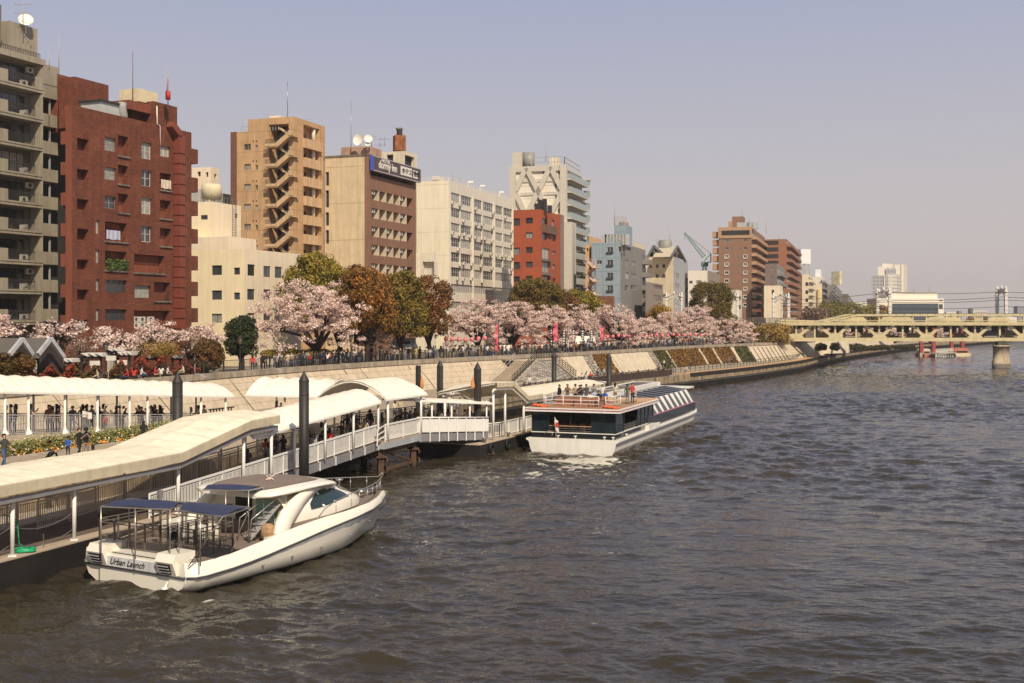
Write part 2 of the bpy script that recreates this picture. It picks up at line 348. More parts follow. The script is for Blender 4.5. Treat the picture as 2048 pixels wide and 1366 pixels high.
# embankment wall: sloping panels, joints, cap
WALLM = brickmat('embankment_panels', (.53, .435, .315), (.495, .405, .295), (.27, .21, .145), 1.55, .78, .02, off=.0, bumpd=.012, var=.08, streak=.10)
PLAIN = mat('smooth_wall', (.54, .455, .34), .9, .08, .6, streak=.16)
def wallseg(i0, i1, mb, mi, slope=2.0):
    top = offs(CAP, 0); bot = offs(CAP, -slope)
    for i in range(i0, i1):
        a, b_, c, d = bot[i], bot[i+1], top[i+1], top[i]
        mb.quad((a.x, a.y, TZ-.05), (b_.x, b_.y, TZ-.05), (c.x, c.y, CZ-.45), (d.x, d.y, CZ-.45), mi)
N = len(CAP)
nwall = [i for i, p in enumerate(CAP) if p.y < 400][-1]
root = empty('embankment_wall', (-20, 110, 0)); tag(root, 'long sloping beige panelled embankment wall below the cherry trees', 'embankment wall')
mb = MB(); wallseg(0, nwall, mb, 0); w_ = mb.build('wall', [WALLM], root)
# custom UV along the wall
me = w_.data; uvl = me.uv_layers[0]; dist = 0; k = 0
for pi, p in enumerate(me.polygons):
    a, b_ = CAP[pi], CAP[pi+1]; l_ = (b_-a).length; hh = 3.9
    for li, uv in zip(p.loop_indices, ((dist, 0), (dist+l_, 0), (dist+l_, hh), (dist, hh))): uvl.data[li].uv = uv
    dist += l_
mb = MB(); f1 = offs(CAP, -.18); f2 = offs(CAP, .65)
for i in range(nwall):
    a, b_, c, d = f1[i], f1[i+1], f2[i+1], f2[i]
    mb.quad((a.x, a.y, CZ-.5), (b_.x, b_.y, CZ-.5), (b_.x, b_.y, CZ), (a.x, a.y, CZ)); mb.quad((a.x, a.y, CZ), (b_.x, b_.y, CZ), (c.x, c.y, CZ), (d.x, d.y, CZ)); mb.quad((d.x, d.y, 4.6), (c.x, c.y, 4.6), (c.x, c.y, CZ), (d.x, d.y, CZ)); mb.quad((a.x, a.y, CZ-.5), (b_.x, b_.y, CZ-.5), (c.x, c.y, CZ-.5), (d.x, d.y, CZ-.5))
mb.build('coping', [mat('coping_concrete', (.33, .275, .21), .9, .25, .7, streak=.3)], root)
def wpt(Y, f, out=.03):     # a point on the sloping wall: f = 0 foot, 1 top
    p = at(CAP, Y); q = at(CAP, Y+1); tt = (q-p).normalized(); n = Vector((tt.y, -tt.x, 0))
    return p+n*(2.0*(1-f)+out)+Vector((0, 0, TZ+(CZ-.5-TZ)*f))
# slanting joints and little lamp arms on the coping
mb = MB()
for Y in (85, 96, 107, 118, 129, 139): mb.path([wpt(Y, 0), wpt(Y-1.2, 1)], .05, .05)
mb.build('expansion_joint', [mat('joint', (.09, .07, .05), .9)], root)
for k, Y in enumerate((90, 101, 113, 124.5, 136, 147)):
    p = at(CAP, Y)+Vector((0, 0, CZ)); q = at(CAP, Y+1); tt = (q-at(CAP, Y)).normalized(); n = Vector((tt.y, -tt.x, 0)); r_ = empty('wall_lamp', p)
    a = MB(); a.tube([p+Vector((0, 0, .9)), p+Vector((0, 0, .02)), p+n*.1+Vector((0, 0, .12)), p+n*.9+Vector((0, 0, -.05))], .025, 6); a.build('arm', GREYP, r_)
    a = MB(); a.beam(p+n*.7+Vector((0, 0, -.08)), p+n*1.15+Vector((0, 0, -.16)), .16, .1); a.build('lamp_head', GREYP, r_)
    wh = ['above the queue canopy end', 'left of the tall round pile', 'above the man holding up a flag', 'right of the tall round pile top', 'above the arched white canopy', 'left of the stone stairs'][k]
    tag(r_, 'small grey arm lamp leaning over the wall coping, '+wh, 'wall lamp', 'arm lamps along the wall coping')
# ivy and plain panels on the far stretch
IVY = mat('ivy_leaves', (.22, .12, .035), .8, .35, .5, island=.5, trans=.15); IVYG = mat('ivy_green', (.10, .10, .035), .8, .3, .5, island=.5, trans=.15)
def leafmesh(P_, size, seed=0, flat=0., nrm=None):   # a cloud of small quads at points
    r_ = np.random.RandomState(seed); n = len(P_); P_ = np.asarray(P_)
    a = r_.normal(size=(n, 3)); a[:, 2] *= (1-flat); a /= np.linalg.norm(a, axis=1)[:, None]+1e-9
    if flat: 
        pass
    c = r_.normal(size=(n, 3)); b_ = np.cross(a, c); b_ /= np.linalg.norm(b_, axis=1)[:, None]+1e-9
    s_ = size*r_.uniform(.6, 1.35, (n, 1)); A = a*s_; B = b_*s_*.72
    V = np.stack([P_-A*.5, P_+B*.5, P_+A*.5, P_-B*.5], 1).reshape(-1, 3); return V
def quadmesh(name, V, material):
    me = bpy.data.meshes.new(name); n = len(V)//4; me.vertices.add(n*4); me.vertices.foreach_set('co', V.astype('f').ravel())
    me.loops.add(n*4); me.loops.foreach_set('vertex_index', np.arange(n*4, dtype='i')); me.polygons.add(n); me.polygons.foreach_set('loop_start', np.arange(0, n*4, 4, dtype='i'))
    me.update(calc_edges=True); me.materials.append(material); return me
def ivy(Y0, Y1, material, label, n=5200, seed=1):
    r_ = np.random.RandomState(seed); pts = []
    for k in range(n):
        y = r_.uniform(Y0, Y1); f = r_.uniform(0, 1.0)**.9; edge = min(y-Y0, Y1-y)
        if edge < .8 and r_.rand() > .4+edge: continue
        y -= f*.1; p = wpt(y, f, .05+r_.uniform(0, .28)); pts.append(p)
    P_ = np.array([tuple(p) for p in pts]); c = P_.mean(0); c[2] = TZ
    me = quadmesh('ivy', leafmesh(P_-c, .34, seed), material); o = bpy.data.objects.new('ivy_panel', me); COL.objects.link(o); o.location = c; WL[o.name] = Vector(c)
    tag(o, label, 'ivy')
def plain(Y0, Y1, label):
    mb = MB(); k = 8; ys = [Y0+(Y1-Y0)*i/k for i in range(k+1)]
    for a, b_ in zip(ys, ys[1:]): mb.quad(wpt(a, 0, .12), wpt(b_, 0, .12), wpt(b_-.1, .97, .12), wpt(a-.1, .97, .12))
    mb.quad(wpt(Y0, 0, .12), wpt(Y0, 0, 0), wpt(Y0-.1, .97, 0), wpt(Y0-.1, .97, .12)); mb.quad(wpt(Y1, 0, .12), wpt(Y1, 0, 0), wpt(Y1-.1, .97, 0), wpt(Y1-.1, .97, .12))
    mb.quad(wpt(Y0-.1, .97, .12), wpt(Y1-.1, .97, .12), wpt(Y1-.1, .97, 0), wpt(Y0-.1, .97, 0))
    o = mb.build('wall_panel', [PLAIN]); tag(o, label, 'wall panel', 'smooth cream panels on the wall')
def stonepatch(Y0, Y1, label):
    mb = MB(); k = 4; ys = [Y0+(Y1-Y0)*i/k for i in range(k+1)]
    for a, b_ in zip(ys, ys[1:]): mb.quad(wpt(a, 0, .2), wpt(b_, 0, .2), wpt(b_-.1, .97, .2), wpt(a-.1, .97, .2))
    mb.quad(wpt(Y0, 0, .2), wpt(Y0, 0, 0), wpt(Y0-.1, .97, 0), wpt(Y0-.1, .97, .2)); mb.quad(wpt(Y1, 0, .2), wpt(Y1, 0, 0), wpt(Y1-.1, .97, 0), wpt(Y1-.1, .97, .2))
    o = mb.build('stone_strip', [STONE]); tag(o, label, 'stone strip', 'grey stone strips on the wall')
STONE = brickmat('grey_stone_blocks', (.46, .41, .34), (.18, .155, .13), (.10, .085, .07), .55, .34, .03, bumpd=.05, var=.3)

def YP(px):       # depth at which the wall line is seen at a pixel column
    k = (px-1024)/F
    for a, b_ in zip(CAP, CAP[1:]):
        if a.x/a.y <= k <= b_.x/b_.y:
            t_ = (k*a.y-a.x)/((b_.x-a.x)-k*(b_.y-a.y)); return a.y+(b_.y-a.y)*t_
    return CAP[-1].y
plain(YP(1128), YP(1163), 'narrow cream wall panel right of the stone stairs')
stonepatch(YP(1165), YP(1180), 'grey stone strip between the narrow cream panel and rusty ivy')
ivy(YP(1182), YP(1213), IVY, 'rusty red ivy right beside the narrow cream wall panel', 3000, 1)
plain(YP(1221), YP(1292), 'wide cream wall panel behind the dark pile beside the terrace')
stonepatch(YP(1294), YP(1303), 'grey stone strip right of the wide cream panel')
ivy(YP(1304), YP(1328), IVYG, 'dark olive ivy patch right of the wide cream panel', 2600, 2)
ivy(YP(1333), YP(1393), IVY, 'widest rusty ivy patch on the far embankment wall', 6000, 3)
ivy(YP(1399), YP(1420), IVY, 'small rusty ivy patch between two pale strips', 2600, 4)
ivy(YP(1426), YP(1458), IVY, 'rusty ivy patch left of the far green ivy', 3200, 5)
ivy(YP(1466), YP(1492), IVYG, 'far green ivy patch beside the ribbed pale wall end', 3000, 6)
mb = MB()
for k in range(9):
    y = YP(1494)+k*1.6; mb.quad(wpt(y, 0, .2), wpt(y+.8, 0, .2), wpt(y+.8, .95, .2), wpt(y, .95, .2))
o = mb.build('wall_rib', [PLAIN]); tag(o, 'pale ribbed strips at the far end of the wall', 'wall ribs')
# double stairs with a battered stone block
st = empty('stone_staircase', (4, 147, TZ)); tag(st, 'grey stone double staircase climbing from the terrace to the promenade', 'staircase')
Z1 = 4.9
A_, C_, T1, T2, B_ = (Vector(v) for v in ((0, 143.8, TZ), (5.8, 142, TZ), (3.2, 150, Z1), (5.2, 153.5, Z1), (8.8, 159.5, TZ)))
dr = Vector((.52, .854, 0)).normalized(); ln = Vector((-dr.y, dr.x, 0))      # along the wall, landwards
mb = MB(); mb.add([A_, C_, T1, T2, B_], [(0, 1, 2), (1, 3, 2), (1, 4, 3)])
mb.build('stone_wall', [STONE], st)
mb = MB(); mb.quad(T1, T2, T2+ln*7, T1+ln*7); 
W = 3.3; n = 17
for (a, b_) in ((A_, T1), (B_, T2)):
    for k in range(n):
        p = a.lerp(b_, k/n); q = a.lerp(b_, (k+1)/n); z = TZ+(Z1-TZ)*(k+1)/n
        p0 = Vector((p.x, p.y, TZ-.02)); q0 = Vector((q.x, q.y, TZ-.02)); u = Vector((0, 0, z-TZ))
        mb.quad(p0, p0+ln*W, p0+ln*W+u, p0+u, 1); mb.quad(p0+u, p0+ln*W+u, q0+ln*W+u, q0+u, 0)
        mb.quad(p0, q0, q0+u, p0+u, 1); mb.quad(p0+ln*W, q0+ln*W, q0+ln*W+u, p0+ln*W+u, 1)
mb.build('steps', [mat('step_tread', (.50, .41, .30), .9, .1), mat('step_riser', (.36, .30, .23), .9, .15)], st)
mb = MB(); mb.beam(A_+Vector((0, 0, .1)), T1+Vector((0, 0, .12)), .35, .2); mb.beam(B_+Vector((0, 0, .1)), T2+Vector((0, 0, .12)), .35, .2); mb.beam(T1+Vector((0, 0, .12)), T2+Vector((0, 0, .12)), .35, .2); mb.build('kerb', [CONC], st)
def rail_between(mb, a, b_, h=1.05, n=10, nb=3, r=.05):
    a = Vector(a); b_ = Vector(b_); U = Vector((0, 0, 1))
    for k in range(n+1): p = a.lerp(b_, k/n); mb.beam(p, p+U*h, r*1.2)
    for j in range(nb): mb.beam(a+U*h*(j+1)/nb, b_+U*h*(j+1)/nb, r)
U = Vector((0, 0, .2))
for a, b_ in ((A_+U, T1+U), (T1+U, T2+U), (T2+U, B_+U)):
    mb = MB(); rail_between(mb, a, b_, 1.05, 9, 4, .06); mb.build('railing', [DARK], st)
mb = MB(); rail_between(mb, A_+ln*W, T1+ln*W, 1.0, 5, 2, .05); mb.build('handrail', [GREYP], st)

mb = MB(); f1 = offs(CAP, .6); f2 = offs(CAP, 8)
for i in range(nwall): a, b_, c, d = f1[i], f1[i+1], f2[i+1], f2[i]; mb.quad((a.x, a.y, 5.25), (b_.x, b_.y, 5.25), (c.x, c.y, 5.25), (d.x, d.y, 5.25)); mb.quad((c.x, c.y, 5.25), (d.x, d.y, 5.25), (d.x, d.y, 4.6), (c.x, c.y, 4.6))
o = mb.build('promenade_path', [mat('promenade_paving', (.30, .25, .20), .9, .15, .8)]); tag(o, kind='structure')
# ---------------- buildings
def zc(ox, oy, s): return lambda x, y: (ox+x/s, oy+y/s)
Z1_ = zc(0, 0, 3.414); Z2_ = zc(0, 380, 3.414); Z3_ = zc(440, 180, 3.595); Z4_ = zc(820, 240, 3.414); Z5_ = zc(1160, 420, 4.096); Z6_ = zc(1540, 500, 4.031); Z7_ = zc(440, 480, 3.94); Z0_ = zc(0, 0, 1)
class Face:
    def __init__(s, O, a): s.O = Vector((O[0], O[1], 0)); s.d = Vector((math.cos(a), math.sin(a), 0)); s.i = Vector((-s.d.y, s.d.x, 0)); s.a = a
    def u(s, px): k = (px-1024)/F; return (k*s.O.y-s.O.x)/(s.d.x-k*s.d.y)
    def z(s, px, py): return H-(py-HZ)/F*(s.O.y+s.d.y*s.u(px))
    def pt(s, u, z, d=0): p = s.O+s.d*u+s.i*d; return Vector((p.x, p.y, z))
def facade(mb, fc, u0, u1, z0, z1, ops, mi=0, mr=None):
    us = sorted({round(v, 3) for v in [u0, u1]+[x for o in ops for x in o[:2]] if u0-.01 <= v <= u1+.01}); zs = sorted({round(v, 3) for v in [z0, z1]+[x for o in ops for x in o[2:4]] if z0-.01 <= v <= z1+.01})
    for i in range(len(us)-1):
        zrun = None
        for j in range(len(zs)-1):
            cu, cz = (us[i]+us[i+1])/2, (zs[j]+zs[j+1])/2
            hit = any(o[0]-.001 < cu < o[1]+.001 and o[2]-.001 < cz < o[3]+.001 for o in ops)
            if not hit and zrun is None: zrun = zs[j]
            if zrun is not None and (hit or j == len(zs)-2):
                zt = zs[j] if hit else zs[j+1]; mb.quad(fc.pt(us[i], zrun), fc.pt(us[i+1], zrun), fc.pt(us[i+1], zt), fc.pt(us[i], zt), mi); zrun = None
    for o in ops:
        a, b_, c, d, dp = o[:5]; k = mi if mr is None else mr
        mb.quad(fc.pt(a, c), fc.pt(a, c, dp), fc.pt(a, d, dp), fc.pt(a, d), k); mb.quad(fc.pt(b_, c), fc.pt(b_, d), fc.pt(b_, d, dp), fc.pt(b_, c, dp), k)
        mb.quad(fc.pt(a, c), fc.pt(b_, c), fc.pt(b_, c, dp), fc.pt(a, c, dp), k); mb.quad(fc.pt(a, d), fc.pt(a, d, dp), fc.pt(b_, d, dp), fc.pt(b_, d), k)
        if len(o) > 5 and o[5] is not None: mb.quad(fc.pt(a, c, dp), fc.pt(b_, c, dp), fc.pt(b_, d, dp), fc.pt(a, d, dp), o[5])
WM = {}
def window(root, fc, a, b_, c, d, dep=.2, cols=2, rows_=1, fm=None, cur=.45, pm=None, ft=.06):
    w_, h_ = round(b_-a, 1), round(d-c, 1); fm = fm or FRAME; key = (w_, h_, cols, rows_, ft)
    w_, h_ = max(w_, .2), max(h_, .2)
    if key not in WM:
        m = MB(); t_ = ft
        m.box2((0, -.03, 0), (w_, .03, t_)); m.box2((0, -.03, h_-t_), (w_, .03, h_)); m.box2((0, -.03, t_), (t_, .03, h_-t_)); m.box2((w_-t_, -.03, t_), (w_, .03, h_-t_))
        for i in range(1, cols): m.box2((w_*i/cols-t_/2, -.025, t_), (w_*i/cols+t_/2, .025, h_-t_))
        for i in range(1, rows_): m.box2((t_, -.022, h_*i/rows_-t_/3), (w_-t_, .022, h_*i/rows_+t_/3))
        q = MB(); q.box2((t_*.5, .0, t_*.5), (w_-t_*.5, .012, h_-t_*.5))
        WM[key] = (m.mesh('window', [FRAME]), q.mesh('pane', [GLASS]))
    fmh, pmh = WM[key]; off = WL[root.name]; p = fc.pt(a, c, dep)-off
    o = inst('window', fmh, root, p, fc.a, [fm]); g_ = pm or (CURT if rnd.random() < cur else GLASS)
    inst('pane', pmh, o, (0, 0, 0), 0, [g_])
    # dark room behind
    return o
FRAME = mat('window_frame', (.34, .32, .29), .4, .1, metal=.3); WFRAME = mat('pale_window_frame', (.62, .58, .52), .45, .1); DFRAME = mat('dark_window_frame', (.06, .055, .05), .45, .1)
ACM = mat('ac_white', (.62, .58, .50), .5, .1, rand=.12); FANM = mat('fan_dark', (.06, .06, .06), .6)
acb = MB(); acb.box2((-.4, -.16, 0), (.4, .16, .58)); acb.box2((-.36, -.16, -.06), (-.3, .16, 0), 1); acb.box2((.3, -.16, -.06), (.36, .16, 0), 1)
acb.lathe((0, 0, 0), [(.2, 0)]) if False else None
acb.add([(-.08+.2*math.cos(k*math.pi/5), -.175, .3+.2*math.sin(k*math.pi/5)) for k in range(10)]+[(-.08+.2*math.cos(k*math.pi/5), -.16, .3+.2*math.sin(k*math.pi/5)) for k in range(10)], [tuple(range(10))]+[(k, (k+1) % 10, 10+(k+1) % 10, 10+k) for k in range(10)], 1)
ACME = acb.mesh('air_conditioner', [ACM, FANM])
def ac(root, p, a): return inst('air_conditioner', ACME, root, Vector(p)-WL[root.name], a)
def bld(name, label, L_, C_, R_, Y, th, top, zb, ms, me_, ops_s=(), ops_e=(), roofm=None, extra=(), rooflip=.6, group=None, cat='building'):
    """L_, C_, R_: image columns of the left edge, near corner and right edge; Y depth of the corner"""
    X = (C_-1024)/F*Y; th = R(th); S = Face((X, Y), -th); E = Face((X, Y), R(90)-th)
    zt = H-(top-HZ)/F*Y; uL = S.u(L_) if L_ < C_ else -.5; uR = E.u(R_)
    root = empty(name, (X, Y, zb)); tag(root, label, cat, group)
    mats = [ms, me_, roofm or CONC, DSHADE]+list(extra)
    mb = MB(); facade(mb, S, uL, 0, zb, zt, [o for o in ops_s(S)] if callable(ops_s) else list(ops_s), 0); facade(mb, E, 0, uR, zb, zt, [o for o in ops_e(E)] if callable(ops_e) else list(ops_e), 1)
    p0, p1, p2 = S.pt(uL, 0), E.pt(uR, 0), None; p2 = S.pt(uL, 0)+E.d*uR
    for a, b_ in ((p0, p2), (p2, p1)): mb.quad((a.x, a.y, zb), (b_.x, b_.y, zb), (b_.x, b_.y, zt), (a.x, a.y, zt), 0)
    c = S.pt(0, 0); zr = zt-rooflip
    mb.quad((p0.x, p0.y, zr), (c.x, c.y, zr), (p1.x, p1.y, zr), (p2.x, p2.y, zr), 2)
    # parapet inner faces
    i_ = .22
    def ins(u, v): q = S.pt(u, 0)+E.d*v; return q
    oc = [ins(uL, 0), ins(0, 0), ins(0, uR), ins(uL, uR)]; ic = [ins(uL+i_, i_), ins(-i_, i_), ins(-i_, uR-i_), ins(uL+i_, uR-i_)]
    for k in range(4):
        a, b_, c2, d2 = oc[k], oc[(k+1) % 4], ic[(k+1) % 4], ic[k]
        mb.quad((a.x, a.y, zt), (b_.x, b_.y, zt), (c2.x, c2.y, zt), (d2.x, d2.y, zt), 2); mb.quad((d2.x, d2.y, zr), (c2.x, c2.y, zr), (c2.x, c2.y, zt), (d2.x, d2.y, zt), 2)
    mb.build('wall', mats, root)
    return root, S, E, zt, uL, uR
DSHADE = mat('unlit_dark', (.03, .026, .022), .8, .3)  # near-black: shade of unlit rooms and recesses put into the colour
def pr(fc, cv, r):       # zoom rectangle -> u0,u1,z0,z1
    x0, y0 = cv(r[0], r[1]); x1, y1 = cv(r[2], r[3]); ua, ub = fc.u(x0), fc.u(x1); return [ua, ub, fc.z(x0, y1), fc.z(x0, y0)]
def roofbox(root, S, E, cv, r, v0, dpt, ms, name='rooftop_box', zb=None, hgt=None, rot=None):
    """a box standing on the roof, outline of its near face in the picture, v0 metres behind the facade plane"""
    x0, y0 = cv(r[0], r[1]); x1, y1 = cv(r[2], r[3]); f2 = Face((S.O+E.d*v0)[:2], S.a); a, b_ = f2.u(x0), f2.u(x1)
    zt = f2.z(x1, y0); z0 = f2.z(x1, y1) if zb is None else zb
    mb = MB(); A, B = f2.pt(a, z0), f2.pt(b_, z0); C2, D2 = B+f2.i*dpt, A+f2.i*dpt
    mb.prism([(A.x, A.y), (B.x, B.y), (C2.x, C2.y), (D2.x, D2.y)], z0, zt, 0); o = mb.build(name, ms, root); return f2, a, b_, z0, zt
def pole(root, px, y0, y1, Y, r=.05, name='antenna_mast', m=None, yagi=0):
    a, b_ = P(px, y1, Y), P(px, y0, Y); mb = MB(); mb.tube([a, b_], [r, r*.6], 5)
    for k in range(yagi):
        z = b_.z-.3-k*.9; mb.beam((b_.x-.9, b_.y, z), (b_.x+.9, b_.y, z), .03)
        for j in range(6): mb.beam((b_.x-.8+j*.32, b_.y-.3, z), (b_.x-.8+j*.32, b_.y+.3, z), .025)
    return mb.build(name, [m or GREYP], root)
def dish(root, c, r=.6, n=Vector((.35, -.8, .45)), m=None, name='satellite_dish'):
    mb = MB(); n = n.normalized(); u = n.cross(Vector((0, 0, 1))).normalized(); v = u.cross(n)
    rings = [[Vector(c)+(u*math.cos(k*math.pi/6)+v*math.sin(k*math.pi/6))*r*f+n*(.28*r*f*f) for k in range(12)] for f in (.02, .4, .75, 1)]
    mb.loft(rings, 0, True, False); mb.loft([[p-n*.03 for p in q] for q in rings], 0, True, False); mb.beam(Vector(c)+n*.1, Vector(c)-n*.5, .06); mb.beam(Vector(c), Vector(c)+n*r*.9-v*.2, .03)
    mb.beam(Vector(c)-n*.3, Vector(c)-n*.3-Vector((0, 0, r+.4)), .08)
    return mb.build(name, [m or WHITE], root)

# --- dark red brick apartment block
BR = brickmat('red_brick', (.215, .062, .030), (.14, .042, .023), (.085, .04, .028), .5, .14, .018, var=.22, streak=.15)
BRL = mat('red_render', (.21, .064, .038), .85, .1, streak=.15)
winE = []
def opsE(E):
    out = []
    def add(cv, r, dp, back, kind, **k): q = pr(E, cv, r); out.append(q+[dp]+([back] if back is not None else [])); winE.append((kind, q, dp, k))
    for cv, ys in ((Z1_, ((940, 1022), (1150, 1225))), (Z2_, ((58, 130), (262, 337), (472, 540), (678, 748)))):
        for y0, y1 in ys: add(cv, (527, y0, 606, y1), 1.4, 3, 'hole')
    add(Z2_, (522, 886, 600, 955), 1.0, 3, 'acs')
    for cv, y0, y1 in ((Z1_, 932, 1024), (Z1_, 1136, 1222), (Z2_, 38, 122)): add(cv, (714, y0, 793, y1), .25, None, 'win', cols=2, rows_=2)
    for cv, y0, y1 in ((Z1_, 922, 1058), (Z1_, 1124, 1252), (Z2_, 22, 150)): add(cv, (806, y0, 877, y1), 1.3, 3, 'balc')
    for cv, y0, y1 in ((Z2_, 205, 298), (Z2_, 405, 498), (Z2_, 608, 690), (Z2_, 812, 892)): add(cv, (655, y0, 679, y1), .2, None, 'win', cols=1)
    add(Z2_, (718, 214, 868, 344), 1.3, 3, 'balc', cloth=1); add(Z2_, (716, 414, 866, 544), 1.3, 3, 'balc', plant=1)
    add(Z2_, (718, 612, 868, 698), .3, None, 'win', cols=4, fm=DFRAME, cur=0); add(Z2_, (718, 814, 866, 892), .3, None, 'win', cols=4, fm=DFRAME)
    for cv, y0, y1 in ((Z1_, 966, 1080), (Z1_, 1155, 1266), (Z2_, 50, 160), (Z2_, 243, 352)): add(cv, (966, y0, 1036, y1), .25, None, 'win', cols=2, rows_=2, fm=WFRAME)
    add(Z2_, (916, 436, 1124, 560), 1.2, 3, 'balc'); add(Z2_, (919, 650, 1030, 735), .3, None, 'win', cols=4, cur=.2); add(Z2_, (1052, 628, 1160, 755), 1.2, 3, 'balc'); add(Z2_, (915, 822, 1160, 950), 1.4, 3, 'big')
    add(Z1_, (1094, 992, 1163, 1064), .25, None, 'win', cols=2, fm=WFRAME)
    for cv, y0, y1 in ((Z1_, 1178, 1292), (Z2_, 66, 190), (Z2_, 258, 380)): add(cv, (1092, y0, 1168, y1), 1.2, 3, 'balc', cloth=2 if cv is Z1_ else 0)
    for cv, y0, y1 in ((Z1_, 1046, 1085), (Z1_, 1232, 1266), (Z2_, 112, 150), (Z2_, 292, 333), (Z2_, 480, 515), (Z2_, 660, 697)): add(cv, (1251, y0, 1269, y1), .2, None, 'win', cols=1, fm=WFRAME)
    return out
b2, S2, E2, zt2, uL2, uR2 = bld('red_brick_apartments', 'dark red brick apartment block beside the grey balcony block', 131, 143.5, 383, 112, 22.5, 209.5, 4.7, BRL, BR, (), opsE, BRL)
for kind, q, dp, k in winE:
    a, b_, c, d = q
    if kind == 'win': window(b2, E2, a, b_, c, d, dp, **k)
    elif kind in ('balc', 'big', 'acs'):
        if kind == 'balc':
            window(b2, E2, a+.05, b_-.05, c+.1, d-.1, dp-.1, cols=3 if b_-a > 3 else 2, cur=.4)
            mb = MB(); rail_between(mb, E2.pt(a, c, .05), E2.pt(b_, c, .05), 1.0, max(4, int((b_-a)/.28)), 1, .035); mb.build('railing', [BRL if rnd.random() < .6 else DARK], b2)
            mb = MB(); mb.beam(E2.pt(a-.1, c-.1, -.06), E2.pt(b_+.1, c-.1, -.06), .2, .16, 0); mb.build('ledge', [DCONC], b2)
        if kind == 'big':
            for j in range(3): ac(b2, E2.pt(a+.7+j*1.15-(.2 if j == 1 else 0), c+.1, .4)+Vector((0, 0, 0)), E2.a); ac(b2, E2.pt(a+.7+j*1.15-(.2 if j == 1 else 0), c+.72, .4), E2.a)
        if kind == 'acs':
            for j in range(2): ac(b2, E2.pt(a+.6+j*1.05, c+.05, .4), E2.a)
        if k.get('cloth'):
            mb = MB(); n = 10; L0, L1 = (a+.1, a+(b_-a)*.65) if k['cloth'] == 1 else (a+.1, b_-.1)
            for i in range(n): u0_, u1_ = L0+(L1-L0)*i/n, L0+(L1-L0)*(i+1)/n; w0, w1 = -.08-.04*math.sin(i*1.9), -.08-.04*math.sin((i+1)*1.9); mb.quad(E2.pt(u0_, c+.15+.05*math.sin(i), w0), E2.pt(u1_, c+.15+.05*math.sin(i+1), w1), E2.pt(u1_, c+1.08, w1), E2.pt(u0_, c+1.08, w0))
            o = mb.build('blanket', [mat('checked_cloth', (.42, .44, .55), .9) if k['cloth'] == 1 else mat('beige_cloth', (.6, .5, .4), .9)]); tag(o, 'blue checked blanket airing on the red brick block balcony' if k['cloth'] == 1 else 'beige blanket airing high on the red brick block balcony', 'blanket')
        if k.get('plant'):
            r_ = np.random.RandomState(5); P_ = np.array([tuple(E2.pt(r_.uniform(a, b_), c+r_.uniform(0, 1.1), -r_.uniform(0, .3))) for _ in range(700)]); c0 = P_.mean(0)
            me = quadmesh('balcony_plants', leafmesh(P_-c0, .22, 3), mat('balcony_green', (.08, .13, .03), .8, .3, island=.4)); o = bpy.data.objects.new('balcony_plants', me); COL.objects.link(o); o.location = c0; tag(o, 'row of leafy green plants filling a brick block balcony', 'balcony plants')
# pipe duct, ledges, roof things
mb = MB(); pa = E2.u(1203/3.414); mb.path([E2.pt(E2.u(1140/3.414), E2.z(1140/3.414, 850/3.414), -.45), E2.pt(pa-.9, E2.z(1180/3.414, 885/3.414), -.45), E2.pt(pa, E2.z(1203/3.414, 930/3.414), -.45)], .8, .7); mb.beam(E2.pt(pa, E2.z(1203/3.414, 928/3.414), -.45), E2.pt(pa, 5, -.45), .95, .8, 0, E2.i)
for k in range(22):
    z = 6+k*1.12
    if z < zt2-2: mb.beam(E2.pt(pa-.55, z, -.45), E2.pt(pa+.55, z, -.45), 1.0, .08, 0)
mb.build('exhaust_duct', [mat('red_duct', (.19, .05, .03), .5, .12, spec=.4)], b2)
mb = MB()
for k in range(7):      # protruding brick balcony boxes on the far side
    cy = (1010+k*0, 0); z1_ = E2.z(383, [296, 353.5, 401, 457, 511, 563, 616][k]); 
    a = E2.pt(uR2, z1_-2.2, .2); mb.prism([(a.x, a.y), ((a+E2.d*1.4).x, (a+E2.d*1.4).y), ((a+E2.d*1.4+E2.i*5).x, (a+E2.d*1.4+E2.i*5).y), ((a+E2.i*5).x, (a+E2.i*5).y)], z1_-1.6, z1_, 0)
mb.build('balcony', [BR], b2)
mb = MB()
for k in range(12):     # stepped brick balconies on the near corner
    z = 6.5+k*2.98; a = S2.pt(uL2, z, .3)
    if z > zt2-2.5: break
    mb.prism([(a.x, a.y), ((a-S2.d*.9).x, (a-S2.d*.9).y), ((a-S2.d*.9+S2.i*6).x, (a-S2.d*.9+S2.i*6).y), ((a+S2.i*6).x, (a+S2.i*6).y)], z, z+1.25, 0)
mb.build('balcony', [BRL], b2)
rt = BRL
zr = zt2-.6
roofbox(b2, S2, E2, Z1_, (300, 505, 398, 720), 9, 4, [rt], 'stair_tower', zb=zr); roofbox(b2, S2, E2, Z1_, (398, 522, 512, 720), 7.5, 5, [BR], 'stair_tower', zb=zr)
f2, a, b_, z0, z1v = roofbox(b2, S2, E2, Z1_, (552, 690, 690, 790), 5, 3.4, [mat('pale_grey_metal', (.42, .43, .42), .5, .1)], 'cooling_unit', zb=zr)
mb = MB(); A = f2.pt(a-.15, z1v, -.2); mb.prism([(A.x, A.y), ((f2.pt(b_+.2, 0, -.2)).x, f2.pt(b_+.2, 0, -.2).y), ((f2.pt(b_+.2, 0, 3.6)).x, f2.pt(b_+.2, 0, 3.6).y), ((f2.pt(a-.15, 0, 3.6)).x, f2.pt(a-.15, 0, 3.6).y)], z1v, z1v+.18); mb.build('roof_sheet', [DARK], b2)
